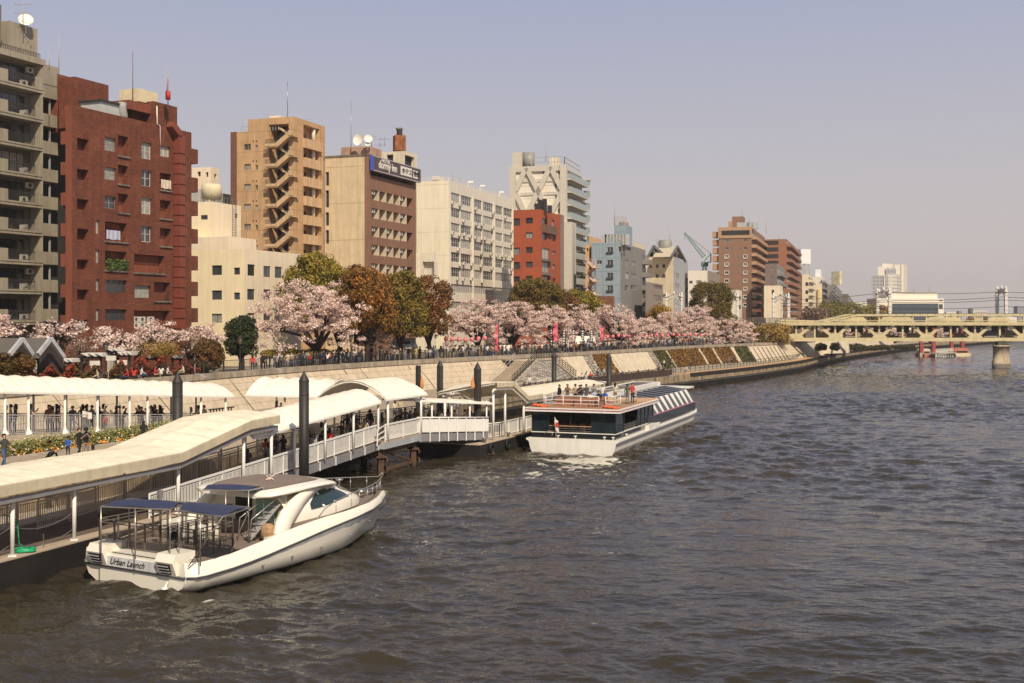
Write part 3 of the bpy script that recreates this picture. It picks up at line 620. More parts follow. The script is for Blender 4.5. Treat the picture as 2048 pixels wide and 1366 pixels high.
def ebox(root, fc, cv, r, v0, dpt, ms, name, zb=None):     # box whose long face is parallel to the east facade
    x0, y0 = cv(r[0], r[1]); x1, y1 = cv(r[2], r[3]); f3 = Face((fc.O+fc.i*v0)[:2], fc.a); a, b_ = f3.u(x0), f3.u(x1); zt = f3.z(x0, y0); z0 = f3.z(x0, y1) if zb is None else zb
    A, B = f3.pt(a, 0), f3.pt(b_, 0); C2, D2 = B+f3.i*dpt, A+f3.i*dpt; mb = MB(); mb.prism([(A.x, A.y), (B.x, B.y), (C2.x, C2.y), (D2.x, D2.y)], z0, zt); mb.build(name, ms, root); return f3, a, b_, z0, zt
f3, a, b_, z0, z1v = ebox(b2, E2, Z1_, (1050, 690, 1210, 890), 1.2, 4.5, [BR], 'lift_tower', zr)
ebox(b2, E2, Z1_, (882, 680, 1050, 742), 1.6, 3.5, [BRL], 'lift_tower'); ebox(b2, E2, Z1_, (905, 735, 1050, 860), 2.6, 3, [mat('dark_red', (.09, .03, .02), .9)], 'lift_tower', zr)
ebox(b2, E2, Z1_, (948, 602, 1078, 690), 2.2, 2.6, [mat('cream_tank', (.62, .54, .36), .6, .12)], 'water_tank')
mb = MB(); q = [E2.pt(E2.u(258+k), E2.z(258, y), .8) for k, y in ((-1, 205), (-2, 215), (1, 228), (2, 240))]; mb.tube(q, .45, 8); mb.build('vent_pipe', [mat('grey_duct', (.30, .30, .28), .5)], b2)
Yr = 124
for px, y0, y1 in ((265.5, 103, 205), (334, 137, 185), (117.5, 70, 150), (98.5, 98, 140)): pole(b2, px, y0, y1, Yr if px > 200 else 118, .05, m=BRL if px == 265.5 else GREYP)
a = P(336, 205, 125); mb = MB(); mb.lathe(a-Vector((0, 0, .3)), [(.05, 0), (.05, .6), (.27, .62), (.27, 1.5), (.05, 1.52), (.03, 2.9)], 10); mb.build('red_beacon', [mat('beacon_red', (.45, .03, .02), .5)], b2)
mb = MB(); mb.tube([E2.pt(E2.u(312), E2.z(312, 212), -.12), E2.pt(E2.u(312.5), E2.z(312, 248), -.12), E2.pt(E2.u(318), E2.z(318, 252), -.12), E2.pt(E2.u(319), E2.z(319, 291), -.12)], .06, 6); mb.build('drain_pipe', [WHITE], b2)

# --- grey-beige balcony apartments at the left edge
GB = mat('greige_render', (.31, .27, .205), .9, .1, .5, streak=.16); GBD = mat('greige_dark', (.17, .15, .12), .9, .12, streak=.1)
X1, Y1 = (86-1024)/F*119, 119; th = R(22)
b1 = empty('balcony_apartments', (X1, Y1, 4.7)); tag(b1, 'tall greige apartment block with dark railed balconies at the left edge', 'apartment building')
E1 = Face((X1, Y1), R(90)-th); S1 = Face((X1, Y1), -th)
FH = 2.93; ztop1 = E1.z(86, 124); za = [E1.z(86, y) for y in (181, 240, 296.5, 354, 411, 466.5, 525.5, 583, 643.5)]   # parapet foot per floor at the near corner
W1 = 14.0
mb = MB(); mb.box2((0, 0, 0), (1, 1, 1)) if False else None
Ei = Face((E1.O+E1.i*1.5)[:2], E1.a)
ops = []; wl = []
zfl = sorted(za)
for z in zfl:
    ops.append([-4.7, -.9, z+.25, z+2.35, .25]); wl.append((-4.7, -.9, z+.25, z+2.35)); ops.append([-11, -6.6, z+.25, z+2.35, .25]); wl.append((-11, -6.6, z+.25, z+2.35))
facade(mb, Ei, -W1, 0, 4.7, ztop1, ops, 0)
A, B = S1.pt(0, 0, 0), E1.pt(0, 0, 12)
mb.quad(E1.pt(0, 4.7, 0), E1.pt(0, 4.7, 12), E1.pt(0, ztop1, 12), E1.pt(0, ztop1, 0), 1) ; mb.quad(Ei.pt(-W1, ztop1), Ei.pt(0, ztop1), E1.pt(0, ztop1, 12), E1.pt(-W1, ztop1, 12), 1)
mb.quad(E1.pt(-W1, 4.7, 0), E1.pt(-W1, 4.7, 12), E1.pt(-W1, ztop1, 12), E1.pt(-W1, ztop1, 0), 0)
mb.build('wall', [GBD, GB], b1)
for q in wl: window(b1, Ei, *q, .2, cols=4, rows_=1, fm=DFRAME, cur=.25)
def bbox(mb, fc, u0, u1, z0, z1, d0, d1, mi=0):
    p = [fc.pt(u0, z0, d0), fc.pt(u1, z0, d0), fc.pt(u1, z0, d1), fc.pt(u0, z0, d1)]; mb.prism([(v.x, v.y) for v in p], z0, z1, mi)
for k, z in enumerate(zfl):
    mb = MB(); bbox(mb, E1, -W1, 0, z-.02, z+.16, 0, 1.5); bbox(mb, E1, -W1, 0, z-.3, z-.02, .06, 1.4)
    bbox(mb, E1, -1.0, 0, z+.16, z+1.25, 0, .16); bbox(mb, E1, -7.2, -4.6, z+.16, z+1.25, 0, .16); bbox(mb, E1, -.16, 0, z+.16, z+2.6, .16, 1.5)
    mb.build('balcony', [GB], b1)
    mb = MB(); rail_between(mb, E1.pt(-4.6, z+.16, .08), E1.pt(-1.0, z+.16, .08), 1.05, 26, 1, .03); mb.beam(E1.pt(-4.6, z+1.0, .08), E1.pt(-1.0, z+1.0, .08), .06); mb.build('railing', [DARK], b1)
    if k != 6: ac(b1, E1.pt(-1.7, z+.2, .9), E1.a+R(90 if k % 2 else 0))
    if k in (1, 4, 8, 9): ac(b1, Ei.pt(-.6, z+1.75, -.3), E1.a)
    # set-back boxes of the part next door
    E1b = Face((E1.O+E1.d*.02+E1.i*2.6)[:2], E1.a); ub = E1b.u(116); zz = z+.95*0
    mb = MB(); bbox(mb, E1b, .05, ub, z+.2, z+1.35, 0, .18); bbox(mb, E1b, .05, ub, z+.02, z+.2, 0, 3); bbox(mb, E1b, ub-.18, ub, z+.2, z+1.35, .18, 3); mb.build('balcony', [GB], b1)
mb = MB(); bbox(mb, E1b, .05, E1b.u(136)+9, 4.7, ztop1-1.2, 3.0, 3.3, 0); bbox(mb, E1b, ub-.9, ub-.75, 5, ztop1-1.5, .3, .45, 1); bbox(mb, E1b, .05, ub, ztop1-1.5, ztop1+.6, 0, 3, 2); mb.build('recess', [DSHADE, GREYP, GB], b1)  # back wall near-black, the gap's shadow painted into it
mb = MB(); bbox(mb, E1, -W1, .3, ztop1-.35, ztop1+.25, -.1, 2.5); mb.build('eaves', [GB], b1)
mb = MB(); bbox(mb, E1, -W1, 0, ztop1+.25, ztop1+1.0, 1.4, 1.6); mb.build('parapet', [GB], b1)
mb = MB(); rail_between(mb, E1.pt(-5, ztop1+.3, .6), E1.pt(.2, ztop1+.3, .6), .6, 24, 1, .04); mb.build('roof_railing', [DARK], b1)
f3, a, b_, z0, z1v = ebox(b1, E1, Z0_, (18, 41, 75, 120), 2.4, 6, [GB], 'penthouse', ztop1)
dish(b1, f3.pt(f3.u(47), f3.z(47, 42), -.3), .75); pole(b1, 46, 3, 44, 118, .05, yagi=2)
mb = MB(); bbox(mb, E1, -9, -4.3, ztop1+.9, ztop1+4.9, 1.2, 5); mb.build('penthouse', [GBD], b1)
# --- cream building (two joined blocks)
CRM_LIT = mat('sunlit_cream_render', (.78, .66, .44), .85, .05, .5, streak=.04); CRM = mat('cream_render', (.72, .60, .44), .85, .05, .5, streak=.05)  # first one: sunlit south sides, brighter in the colour than the dimmer east sides
wq = []
def opsS(S):
    out = []
    for r in ((1445, 515, 1515, 581), (1445, 686, 1515, 749), (1445, 845, 1515, 905), (1596, 530, 1638, 578), (1596, 700, 1638, 748)): q = pr(S, Z2_, r); out.append(q+[.18]); wq.append((0, q))
    return out
def opsE3(E):
    out = []
    for r in ((217, 190, 277, 280), (343, 203, 400, 290), (432, 208, 490, 297), (215, 385, 276, 470), (343, 388, 400, 470), (432, 392, 490, 470), (215, 575, 276, 632), (343, 575, 400, 632)): q = pr(E, Z7_, r); out.append(q+[.18]); wq.append((1, q))
    return out
b3, S3, E3, zt3, *_ = bld('cream_block', 'low pale cream block right of the red brick apartments', 380, 489, 602, 138, 21, 497.5, 4.7, CRM_LIT, CRM, opsS, opsE3)
for k, q in wq: window(b3, (S3, E3)[k], *q, .16, cols=2, fm=DFRAME, cur=.35)
wq = []
def opsS(S):
    out = []
    q = pr(S, Z2_, (1370, 172, 1418, 203)); wq.append((0, q)); return [q+[.18]]
def opsEb(E): q = pr(E, Z2_, (1605, 160, 1624, 193)); wq.append((1, q)); return [q+[.18]]
b3b, S3b, E3b, zt3b, *_ = bld('cream_tower', 'stepped cream tower with a roof tank behind the low cream block', 384, 423.5, 482, 153, 21, 403, 4.7, CRM_LIT, CRM, opsS, opsEb)
for k, q in wq: window(b3b, (S3b, E3b)[k], *q, .16, cols=2, fm=DFRAME, cur=.1)
f3, *_r = ebox(b3b, E3b, Z2_, (1560, 316, 1750, 420), -4, 8, [CRM], 'annex', 4.7)
mb = MB(); c = E3b.pt(E3b.u(451), 0, 2.2); z = E3b.z(451, 397); mb.lathe((c.x, c.y, z), [(1.35, 0), (1.35, 1.8), (1.1, 2.0)], 14); 
for a in range(4): mb.beam((c.x+math.cos(a*1.57)*1.1, c.y+math.sin(a*1.57)*1.1, z-1.2), (c.x+math.cos(a*1.57)*1.1, c.y+math.sin(a*1.57)*1.1, z), .12)
mb.build('water_tank', [mat('cream_tank', (.62, .54, .36), .6, .12)], b3b)
mb = MB(); rail_between(mb, E3b.pt(.2, zt3b, .2), E3b.pt(6, zt3b, .2), .8, 8, 1, .05); p = E3b.pt(E3b.u(465), 0, -.3)
for z in range(60): 
    if 14+z*.35 < zt3b: mb.beam((p.x-.25, p.y, 14+z*.35), (p.x+.25, p.y, 14+z*.35), .05)
mb.beam((p.x-.25, p.y, 14), (p.x-.25, p.y, zt3b+.8), .06); mb.beam((p.x+.25, p.y, 14), (p.x+.25, p.y, zt3b+.8), .06); mb.build('ladder', [STEEL], b3b)
b3c, S_, E_, z_, *_ = bld('background_house', 'small beige stepped building peeping out beyond the cream tower roof', 384, 422, 438, 190, 18, 334, 4.7, CRM, CRM, lambda S: [pr(S, Z1_, r)+[.3, 3] for r in ((1348, 1172, 1370, 1204), (1405, 1176, 1422, 1208))], lambda E: [pr(E, Z1_, (1464, 1186, 1480, 1218))+[.3, 3]])
ebox(b3c, E_, Z0_, (400, 378, 462, 420), -7, 9, [mat('roof_metal', (.42, .40, .36), .5)], 'roof_unit', 20)
# --- tan tower with the open stairs
TAN = brickmat('tan_tile', (.50, .315, .165), (.48, .30, .155), (.36, .22, .11), 3.6, 2.93, .05, off=0, bumpd=.01, var=.12, streak=.14); TAN2 = mat('tan_light', (.55, .375, .215), .85, .1, streak=.18); BRN = mat('brown_tile', (.16, .075, .045), .8, .1)
wq = []
PT = 39.6
def opsS4(S):
    out = []
    for k in range(7):
        y = 390+k*143.5
        for x0, x1 in ((175, 221), (255, 272)):
            q = pr(S, Z3_, (x0, y if x0 < 200 else y+6, x1, y+42)); out.append(q+[.2]); wq.append((0, q, 2 if x0 < 200 else 1))
        for x0 in (233, 257): q = pr(S, Z3_, (x0, y-28, x0+9, y-14)); out.append(q+[.2, 3])
    out.append([S.u(537.5), -.9, 5.5, S.z(560, 248), 2.6, 3])
    return out
def opsE4(E):
    out = []
    for k in range(9):
        y = 246+k*142
        if k == 0: q = pr(E, Z3_, (600, 246, 716, 350))
        else: q = pr(E, Z3_, (600, 246+k*140.5, 714, 350+k*138))
        out.append(q+[1.5, 4]); wq.append((2, q, 0))
    return out
b4, S4, E4, zt4, uL4, uR4 = bld('tan_stair_tower', 'tall tan tower with a zigzag open staircase and ribbed loggias', 496, 588, 650, 170, 19, 233, 4.7, TAN, TAN, opsS4, opsE4, TAN, extra=[TAN2])
for k, q, c in wq:
    if k < 2: window(b4, S4, *q, .2, cols=c, cur=.4)
    else:
        window(b4, E4, q[0]+(q[1]-q[0])*.42, q[0]+(q[1]-q[0])*.68, q[2]+.3, q[3]-1.0, 1.45, cols=2, fm=DFRAME, cur=0)
        a = q[0]+(q[1]-q[0])*.78; mb = MB(); mb.tube([E4.pt(a, q[2], .45), E4.pt(a, q[3], .45)], .3, 10); mb.build('column', [mat('column_white', (.66, .6, .5), .7)], b4)
        mb = MB(); bbox(mb, E4, q[0]-.12, q[1]+.15, q[2]-1.35, q[2]+.05, -.45, .1); mb.build('parapet', [TAN2], b4)
# lower left wing
uW = S4.u(462); zl = S4.z(480, 264); mb = MB()
facade(mb, S4, uW, uL4+.01, 4.7, zl, [pr(S4, Z3_, (175, 390+k*143.5, 221, 432+k*143.5))+[.2] for k in range(7)], 0)
A, B = S4.pt(uW, 0, 0), S4.pt(uL4, 0, 0); mb.quad(S4.pt(uW, zl, 0), S4.pt(uL4, zl, 0), S4.pt(uL4, zl, 12), S4.pt(uW, zl, 12)); mb.quad(S4.pt(uW, 4.7, 12), S4.pt(uL4, 4.7, 12), S4.pt(uL4, zl, 12), S4.pt(uW, zl, 12)); mb.quad(S4.pt(uW, 4.7), S4.pt(uW, 4.7, 12), S4.pt(uW, zl, 12), S4.pt(uW, zl))
mb.build('side_wing', [TAN], b4)
mb = MB(); bbox(mb, S4, uW-.05, S4.u(473.5), 4.7, zl+.05, -.06, 12.1); mb.build('brown_band', [BRN], b4)
for px0, px1, yt in ((494, 506, 242), (506, 590, 0)): 
    if yt: mb = MB(); bbox(mb, S4, S4.u(px0), S4.u(px1), zl, S4.z(px0, yt), 1.2, 6); mb.build('rooftop_box', [BRN], b4)
mb = MB(); rail_between(mb, S4.pt(S4.u(478), zl, .3), S4.pt(S4.u(555), zl, .3), .8, 14, 1, .06); mb.build('roof_railing', [GREYP], b4)
mb = MB(); bbox(mb, S4, S4.u(518), S4.u(538), zt4-.5, zt4+.9, 3, 6); mb.build('rooftop_box', [CRM], b4)
# flights
u0, u1 = S4.u(541), S4.u(584); fl = (S4.z(560, 305)-S4.z(560, 345)); zs = S4.z(560, 296)
for k in range(9):
    z = zs-k*fl
    if z < 8: break
    mb = MB(); bbox(mb, S4, u0-.3, u0+(u1-u0)*.42, z, z+.16, -1.0, .8); bbox(mb, S4, u0-.3, u0+(u1-u0)*.42, z+.16, z+.55, -1.08, -.95)
    a, b_ = S4.pt(u0+(u1-u0)*.42, z+.1, -.95), S4.pt(u1, z+fl*.5+.1, -.95)
    mb.beam(a+Vector((0, 0, .2)), b_+Vector((0, 0, .2)), .12, .7); mb.beam(S4.pt(u0+(u1-u0)*.42, z, -.45), S4.pt(u1, z+fl*.5, -.45), 1.0, .18)
    bbox(mb, S4, u1-.05, u1+.75, z+fl*.5, z+fl*.5+.16, -1.0, .8); bbox(mb, S4, u1-.05, u1+.75, z+fl*.5+.16, z+fl*.5+.9, -1.08, -.95)
    mb.beam(S4.pt(u1, z+fl*.5, .3), S4.pt(u0+(u1-u0)*.42, z+fl, .3), 1.0, .18)
    mb.build('stair_flight', [TAN2], b4)
    mb = MB(); rail_between(mb, S4.pt(u0-.25, z+.16, -1), S4.pt(u0+(u1-u0)*.42, z+.16, -1), 1.0, 9, 1, .05); rail_between(mb, a+Vector((0, 0, .3)), b_+Vector((0, 0, .3)), .85, 9, 1, .05); mb.build('railing', [DARK], b4)
pole(b4, 485.5, 228, 262, 176); pole(b4, 575, 163, 235, 176, .06, m=STEEL); pole(b4, 540, 226, 240, 178, .05, yagi=1); pole(b4, 612, 235, 250, 176, .04, yagi=1)
# --- hotel
HB = mat('brown_render', (.235, .125, .080), .85, .1, .6, streak=.1); HS = brickmat('beige_panels', (.60, .48, .31), (.585, .465, .30), (.42, .33, .2), 9, 5.6, .06, off=0, bumpd=.01, var=.1, streak=.12); HIN = mat('loggia_beige', (.46, .38, .27), .9, .12)
wq = []
def opsE5(E):
    out = []; x0 = 1090; x1 = 1386
    for k in range(6):
        y0 = 715+k*132.5; q = pr(E, Z3_, (x0, y0, x1, y0+70)); z1 = E.z(Z3_(x0, 0)[0], Z3_(0, y0)[1]); z0 = E.z(Z3_(x0, 0)[0], Z3_(0, y0+73)[1]); q = [E.u(Z3_(x0, 0)[0]), E.u(Z3_(x1, 0)[0]), z0, z1]; out.append(q+[1.1, 4]); wq.append(q)
    q = [E.u(Z3_(1085, 0)[0]), E.u(Z3_(1388, 0)[0]), E.z(Z3_(1085, 0)[0], 350), E.z(Z3_(1085, 0)[0], 342)]; out.append(q+[1.5, 3])
    return out
b5, S5, E5, zt5, uL5, uR5 = bld('hotel_building', 'brown and beige hotel with a dark rooftop sign', 651, 737.5, 832, 176, 20, 311, 4.7, HS, HB, lambda S: [pr(S, Z3_, r)+[.3, 3] for r in ((758, 590, 783, 688), (758, 722, 783, 845), (758, 880, 783, 975), (758, 1008, 783, 1105))], opsE5, HB, extra=[HIN])
mb = MB(); bbox(mb, S5, S5.u(729.5), 0.02, 4.7, zt5+.05, -.05, .4); mb.build('corner_band', [HB], b5)
mb = MB(); bbox(mb, S5, uL5-.1, .1, zt5-.0, zt5+.25, -.12, 1); mb.build('roof_edge', [DCONC], b5)
for i, q in enumerate(wq):
    Wd = q[1]-q[0]
    for j in range(1, 6): u = q[0]+Wd*j/6; mb = MB(); bbox(mb, E5, u-.1, u+.1, q[2], q[3], -.02, 1.1); mb.build('fin', [mat('fin_pale', (.55, .45, .33), .8)], b5)
    for j in (range(0, 6, 2) if i > 1 else (0, 4)): ac(b5, E5.pt(q[0]+Wd*(j+.45)/6, q[2]+.9, .35), E5.a)
    for j in range(1, 6, 2): window(b5, E5, q[0]+Wd*(j+.3)/6, q[0]+Wd*(j+.75)/6, q[2]+.1, q[3]-.7, 1.06, cols=1, fm=DFRAME, cur=0)
# sign
ua, ub = E5.u(738), E5.u(833); zA, zB = E5.z(738, 313), E5.z(738, 339.5); sg = empty('rooftop_sign', E5.pt(ua, zB, -.6)); tag(sg, 'long dark rooftop hotel sign with white lettering on the brown hotel', 'sign')
mb = MB(); bbox(mb, E5, ua, ub, zB, zA, -.75, -.35); mb.build('board', [mat('sign_board', (.085, .06, .055), .5, .1)], sg)
mb = MB(); bbox(mb, E5, ua-.08, ub+.08, zA, zA+.14, -.8, -.3); bbox(mb, E5, ua-.08, ub+.08, zB-.14, zB, -.8, -.3); bbox(mb, E5, ub, ub+.12, zB, zA, -.8, -.3); mb.build('frame', [mat('sign_edge', (.42, .38, .42), .5)], sg)
mb = MB(); bbox(mb, E5, ua-.25, ua, zB-.1, zA+.1, -.8, -.3); mb.build('blue_edge', [mat('sign_blue', (.06, .09, .45), .4)], sg)
def text(s, fc, u, z, size, d, m, parent, shear=0, ext=.02, bold=0, name='lettering', sx=1.0):
    c = bpy.data.curves.new(name, 'FONT'); c.body = s; c.size = size; c.shear = shear; c.extrude = ext; c.offset = bold; c.resolution_u = 4
    t_ = bpy.data.objects.new(name, c); COL.objects.link(t_); bpy.context.view_layer.update(); me = bpy.data.meshes.new_from_object(t_.evaluated_get(bpy.context.evaluated_depsgraph_get())); bpy.data.objects.remove(t_); bpy.data.curves.remove(c)
    me.materials.clear(); me.materials.append(m); o = bpy.data.objects.new(name, me); COL.objects.link(o); p = fc.pt(u, z, d); o.location = p-(WL[parent.name] if parent else Vector()); o.rotation_euler = (R(90), 0, fc.a); o.parent = parent; o.scale = (sx, 1, 1)
    return o
SW = mat('sign_white', (.72, .68, .62), .5, .03)
Ls = ub-ua; text('HOTEL', E5, ua+Ls*.16, zB+1.45, .75, -.77, SW, sg, bold=.012, sx=1.3); text('dormy inn', E5, ua+Ls*.10, zB+.5, 1.7, -.77, SW, sg, bold=.03, sx=.92)
mb = MB(); bbox(mb, E5, ua+Ls*.555, ua+Ls*.80, zB+.35, zB+1.75, -.8, -.75); bbox(mb, E5, ua+Ls*.83, ua+Ls*.93, zB+.35, zB+1.6, -.8, -.75); mb.build('white_panel', [SW], sg)
BL = mat('sign_black', (.02, .02, .02), .5); text('ホテスパ', E5, ua+Ls*.575, zB+.7, 1.0, -.82, BL, sg, bold=.02, sx=1.3); text('検索', E5, ua+Ls*.84, zB+.75, .8, -.82, BL, sg, bold=.02, sx=1.3)
ebox(b5, E5, Z3_, (1072, 402, 1162, 490), 3, 5, [mat('dusty_pink', (.42, .27, .19), .85)], 'rooftop_box', zt5-.6); mb = MB(); bbox(mb, E5, E5.u(Z3_(938, 0)[0]), E5.u(Z3_(1075, 0)[0]) if False else 2.2, zt5-.5, zt5+3.0, 5, 8) if False else None
f2, *_r = roofbox(b5, S5, E5, Z3_, (935, 412, 1078, 500), 3, 4, [mat('dusty_pink', (.42, .27, .19), .85)], zb=zt5-.6)
for (x, y), r_ in (((1000, 360), .95), ((1067, 352), .65), ((1062, 388), .4)): px, py = Z3_(x, y); dish(b5, P(px, py, 178), r_, Vector((-.5 if r_ > .9 else .1, -.9, .2)))
for x, y0, y1, yg in ((942, 75, 470, 0), (1090, 320, 410, 1), (1150, 340, 410, 2), (1185, 340, 400, 1)): px, a = Z3_(x, y0); _, b_ = Z3_(x, y1); pole(b5, px, a, b_, 180, .05, m=STEEL, yagi=yg)
# incinerator chimney and pale service building behind
b5b, S_, E_, zz, *_ = bld('service_building', 'pale louvred service tower with a rusty chimney behind the hotel', 763, 809, 834, 196, 20, 302, 4.7, mat('pale_cream', (.62, .55, .42), .85, .1, streak=.15), mat('pale_cream', (.62, .55, .42)), lambda S: [pr(S, Z3_, (1200, 465, 1245, 520))+[.3, 3]], lambda E: [pr(E, Z3_, (1330, 465, 1398, 600))+[.6, 3]])
px, y = Z3_(1290, 330); mb = MB(); c = P(px, y, 200); z0 = P(px, Z3_(0, 440)[1], 200).z; mb.box((c.x, c.y, z0), (1.9, 1.9, c.z-z0), .3); mb.build('chimney', [mat('rust', (.30, .11, .04), .9, .5, 1, streak=.4)], b5b)
mb = MB(); mb.lathe((c.x, c.y, c.z), [(.5, 0), (.5, 1.0), (.62, 1.05), (.62, 1.35)], 12); mb.build('flue', [mat('flue_grey', (.16, .15, .14), .5)], b5b); pole(b5b, Z3_(1315, 0)[0], Z3_(0, 175)[1], Z3_(0, 440)[1], 199, .05)
# --- white office slab
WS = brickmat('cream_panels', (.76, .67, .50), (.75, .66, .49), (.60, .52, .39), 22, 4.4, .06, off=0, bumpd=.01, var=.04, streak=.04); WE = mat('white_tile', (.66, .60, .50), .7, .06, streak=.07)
wq = []; colx = ((275, 342), (348, 420), (432, 492), (500, 567), (578, 633), (639, 698))
def opsE6(E):
    out = []; x = Z4_(275, 0)[0]
    for y0, y1 in ((490, 556), (593, 658), (697, 760), (798, 862), (899, 966), (1003, 1068)):
        z1, z0 = E.z(x, Z4_(0, y0)[1]), E.z(x, Z4_(0, y1)[1])
        for a, b_ in colx: q = [E.u(Z4_(a, 0)[0]), E.u(Z4_(b_, 0)[0]), z0, z1]; out.append(q+[.25]); wq.append((q, 5))
    for y0, y1 in ((1118, 1178), (1238, 1290)):
        z1, z0 = E.z(x, Z4_(0, y0)[1]), E.z(x, Z4_(0, y1)[1]); q = [E.u(Z4_(270, 0)[0]), E.u(Z4_(698, 0)[0]), z0, z1]; out.append(q+[.4]); wq.append((q, 30))
    return out
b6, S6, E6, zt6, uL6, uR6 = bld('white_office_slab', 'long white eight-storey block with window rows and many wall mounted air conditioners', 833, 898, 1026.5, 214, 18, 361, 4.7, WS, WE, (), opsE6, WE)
for q, c in wq: window(b6, E6, *q, .2, cols=c, rows_=2 if c < 9 else 1, fm=WFRAME, cur=.3, ft=.08)
mb = MB()
for x in (269, 428, 573, 702): u = E6.u(Z4_(x, 0)[0]); bbox(mb, E6, u-.2, u+.2, 4.7, E6.z(Z4_(269, 0)[0], Z4_(0, 480)[1]), -.25, 0)
mb.build('pilaster', [WE], b6)
r_ = random.Random(4)
for q, c in wq:
    if c < 9 and r_.random() < .72: ac(b6, E6.pt(q[1]-r_.uniform(.4, 2.2), q[2]-r_.uniform(.3, .7), -.35), E6.a)
    if c < 9 and r_.random() < .35: ac(b6, E6.pt(q[0]+r_.uniform(.4, 1.2), q[2]-r_.uniform(.3, .7), -.35), E6.a)
mb = MB(); rail_between(mb, E6.pt(0, zt6-.1, .1), E6.pt(uR6, zt6-.1, .1), .8, 40, 2, .06); rail_between(mb, S6.pt(uL6, zt6-.1, .1), S6.pt(0, zt6-.1, .1), .8, 14, 2, .06); mb.build('roof_railing', [mat('rail_pale', (.6, .55, .48), .6)], b6)
f2, *_r = roofbox(b6, S6, E6, Z4_, (150, 382, 198, 440), .5, 3, [WE], zb=zt6-.6); px, a = Z4_(290, 315); pole(b6, px, a, a+30, 220); px, a = Z4_(340, 385); pole(b6, px, a, a+12, 222, yagi=1)
for x, y in ((510, 478), (640, 525), (430, 450)): 
    u = E6.u(Z4_(x, 0)[0]); mb = MB(); mb.beam(E6.pt(u, zt6, 1), E6.pt(u, zt6+1.2, 1), .15); mb.beam(E6.pt(u, zt6+1.2, 1.2), E6.pt(u+.9, zt6+1.3, .4), .6, .3); mb.build('floodlight', [WHITE], b6)
# small rounded pale house in front of it
b6b, S_, E_, zz, *_ = bld('pale_corner_house', 'small pale house with a rounded balcony squeezed beside the hotel', 831, 868, 872, 198, 20, 505, 4.7, WE, WE, lambda S: [pr(S, Z4_, (85, 968, 165, 1058))+[1.4, 3]], (), WE)
window(b6b, S_, *[v for v in pr(S_, Z4_, (100, 985, 150, 1050))], 1.3, cols=2, cur=.3); mb = MB(); q = pr(S_, Z4_, (85, 1015, 165, 1058)); rail_between(mb, S_.pt(q[0], q[2], .1), S_.pt(q[1], q[2], .1), 1.0, 8, 1, .05); mb.build('railing', [GREYP], b6b)
# --- lattice tower
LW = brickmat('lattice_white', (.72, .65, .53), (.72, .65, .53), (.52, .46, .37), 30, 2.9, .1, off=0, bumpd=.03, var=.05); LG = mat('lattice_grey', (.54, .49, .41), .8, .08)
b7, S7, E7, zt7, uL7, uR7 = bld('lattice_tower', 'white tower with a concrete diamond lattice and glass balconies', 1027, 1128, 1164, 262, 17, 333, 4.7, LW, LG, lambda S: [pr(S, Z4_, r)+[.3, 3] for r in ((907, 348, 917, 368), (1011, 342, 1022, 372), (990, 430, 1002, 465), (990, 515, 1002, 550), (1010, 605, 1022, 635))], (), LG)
mb = MB(); uu = [S7.u(Z4_(x, 0)[0]) for x in (722, 797, 880, 962, 1045)]; zz_ = [S7.z(1060, Z4_(0, y)[1]) for y in (325, 490, 655, 820)]
for i in range(4):
    for j in range(3):
        up = (i+j) % 2 == 0; a, b_ = (zz_[j+1], zz_[j]) if up else (zz_[j], zz_[j+1]); mb.beam(S7.pt(uu[i], a, -.3), S7.pt(uu[i+1], b_, -.3), 1.15, .6, 0, S7.i)
for x in (705, 1050): u = S7.u(Z4_(x, 0)[0]); bbox(mb, S7, u-.7, u+.7, 4.7, zt7+.4, -.7, .6)
bbox(mb, S7, uL7, 0, zt7-.9, zt7+.3, -.5, 0)
for y in (415, 505): z = S7.z(1060, Z4_(0, y)[1]); bbox(mb, S7, uL7, 0, z-.35, z+.35, -.2, 0)
mb.build('lattice_frame', [LG], b7)
GB2 = mat('balcony_glass', (.28, .33, .32), .15, .1, spec=.8)
for k in range(12):
    z = E7.z(1128, Z4_(0, 400)[1])-k*2.93
    if z < 5: break
    mb = MB(); bbox(mb, E7, .3, uR7, z-.25, z, -1.6, 0); mb.build('balcony', [LG], b7)
    mb = MB(); bbox(mb, E7, .3, uR7*.98, z, z+1.15, -1.62, -1.56); bbox(mb, E7, .3, .36, z, z+1.15, -1.6, 0); mb.build('balcony_glass', [GB2], b7)
    window(b7, E7, .8, uR7-.6, z+.05, z+2.2, -.02, cols=5, fm=DFRAME, cur=.1)
b7b = Face((E7.O+E7.d*(uR7+.2)-E7.i*.3)[:2], E7.a); uB = max(1.5, b7b.u(1170))
for k in range(12):
    z = b7b.z(1172, Z4_(0, 442)[1])-k*2.93
    if z < 5: break
    mb = MB(); bbox(mb, b7b, 0, uB, z-.25, z, -1.3, 0); mb.build('balcony', [LG], b7)
    mb = MB(); bbox(mb, b7b, 0, uB, z, z+1.15, -1.32, -1.26); bbox(mb, b7b, 0, .06, z, z+1.15, -1.3, 0); mb.build('balcony_glass', [GB2], b7)
mb = MB(); bbox(mb, b7b, 0, uB, 4.7, zt7-4, 0, 8); bbox(mb, b7b, -.3, uB+.2, zt7-1.2, zt7-.8, -1.5, 1); mb.build('rear_block', [LG], b7)
mb = MB(); bbox(mb, S7, uL7-.2, uL7+2.0, zt7, zt7+3.6, -.4, .5); mb.build('fin_top', [LG], b7)
mb = MB(); rail_between(mb, S7.pt(S7.u(1062), zt7, .5), S7.pt(0, zt7, .5), 2.4, 10, 2, .12); rail_between(mb, S7.pt(0, zt7, .5), E7.pt(uR7, zt7, .5), 2.2, 8, 2, .12); mb.build('roof_screen', [GREYP], b7)
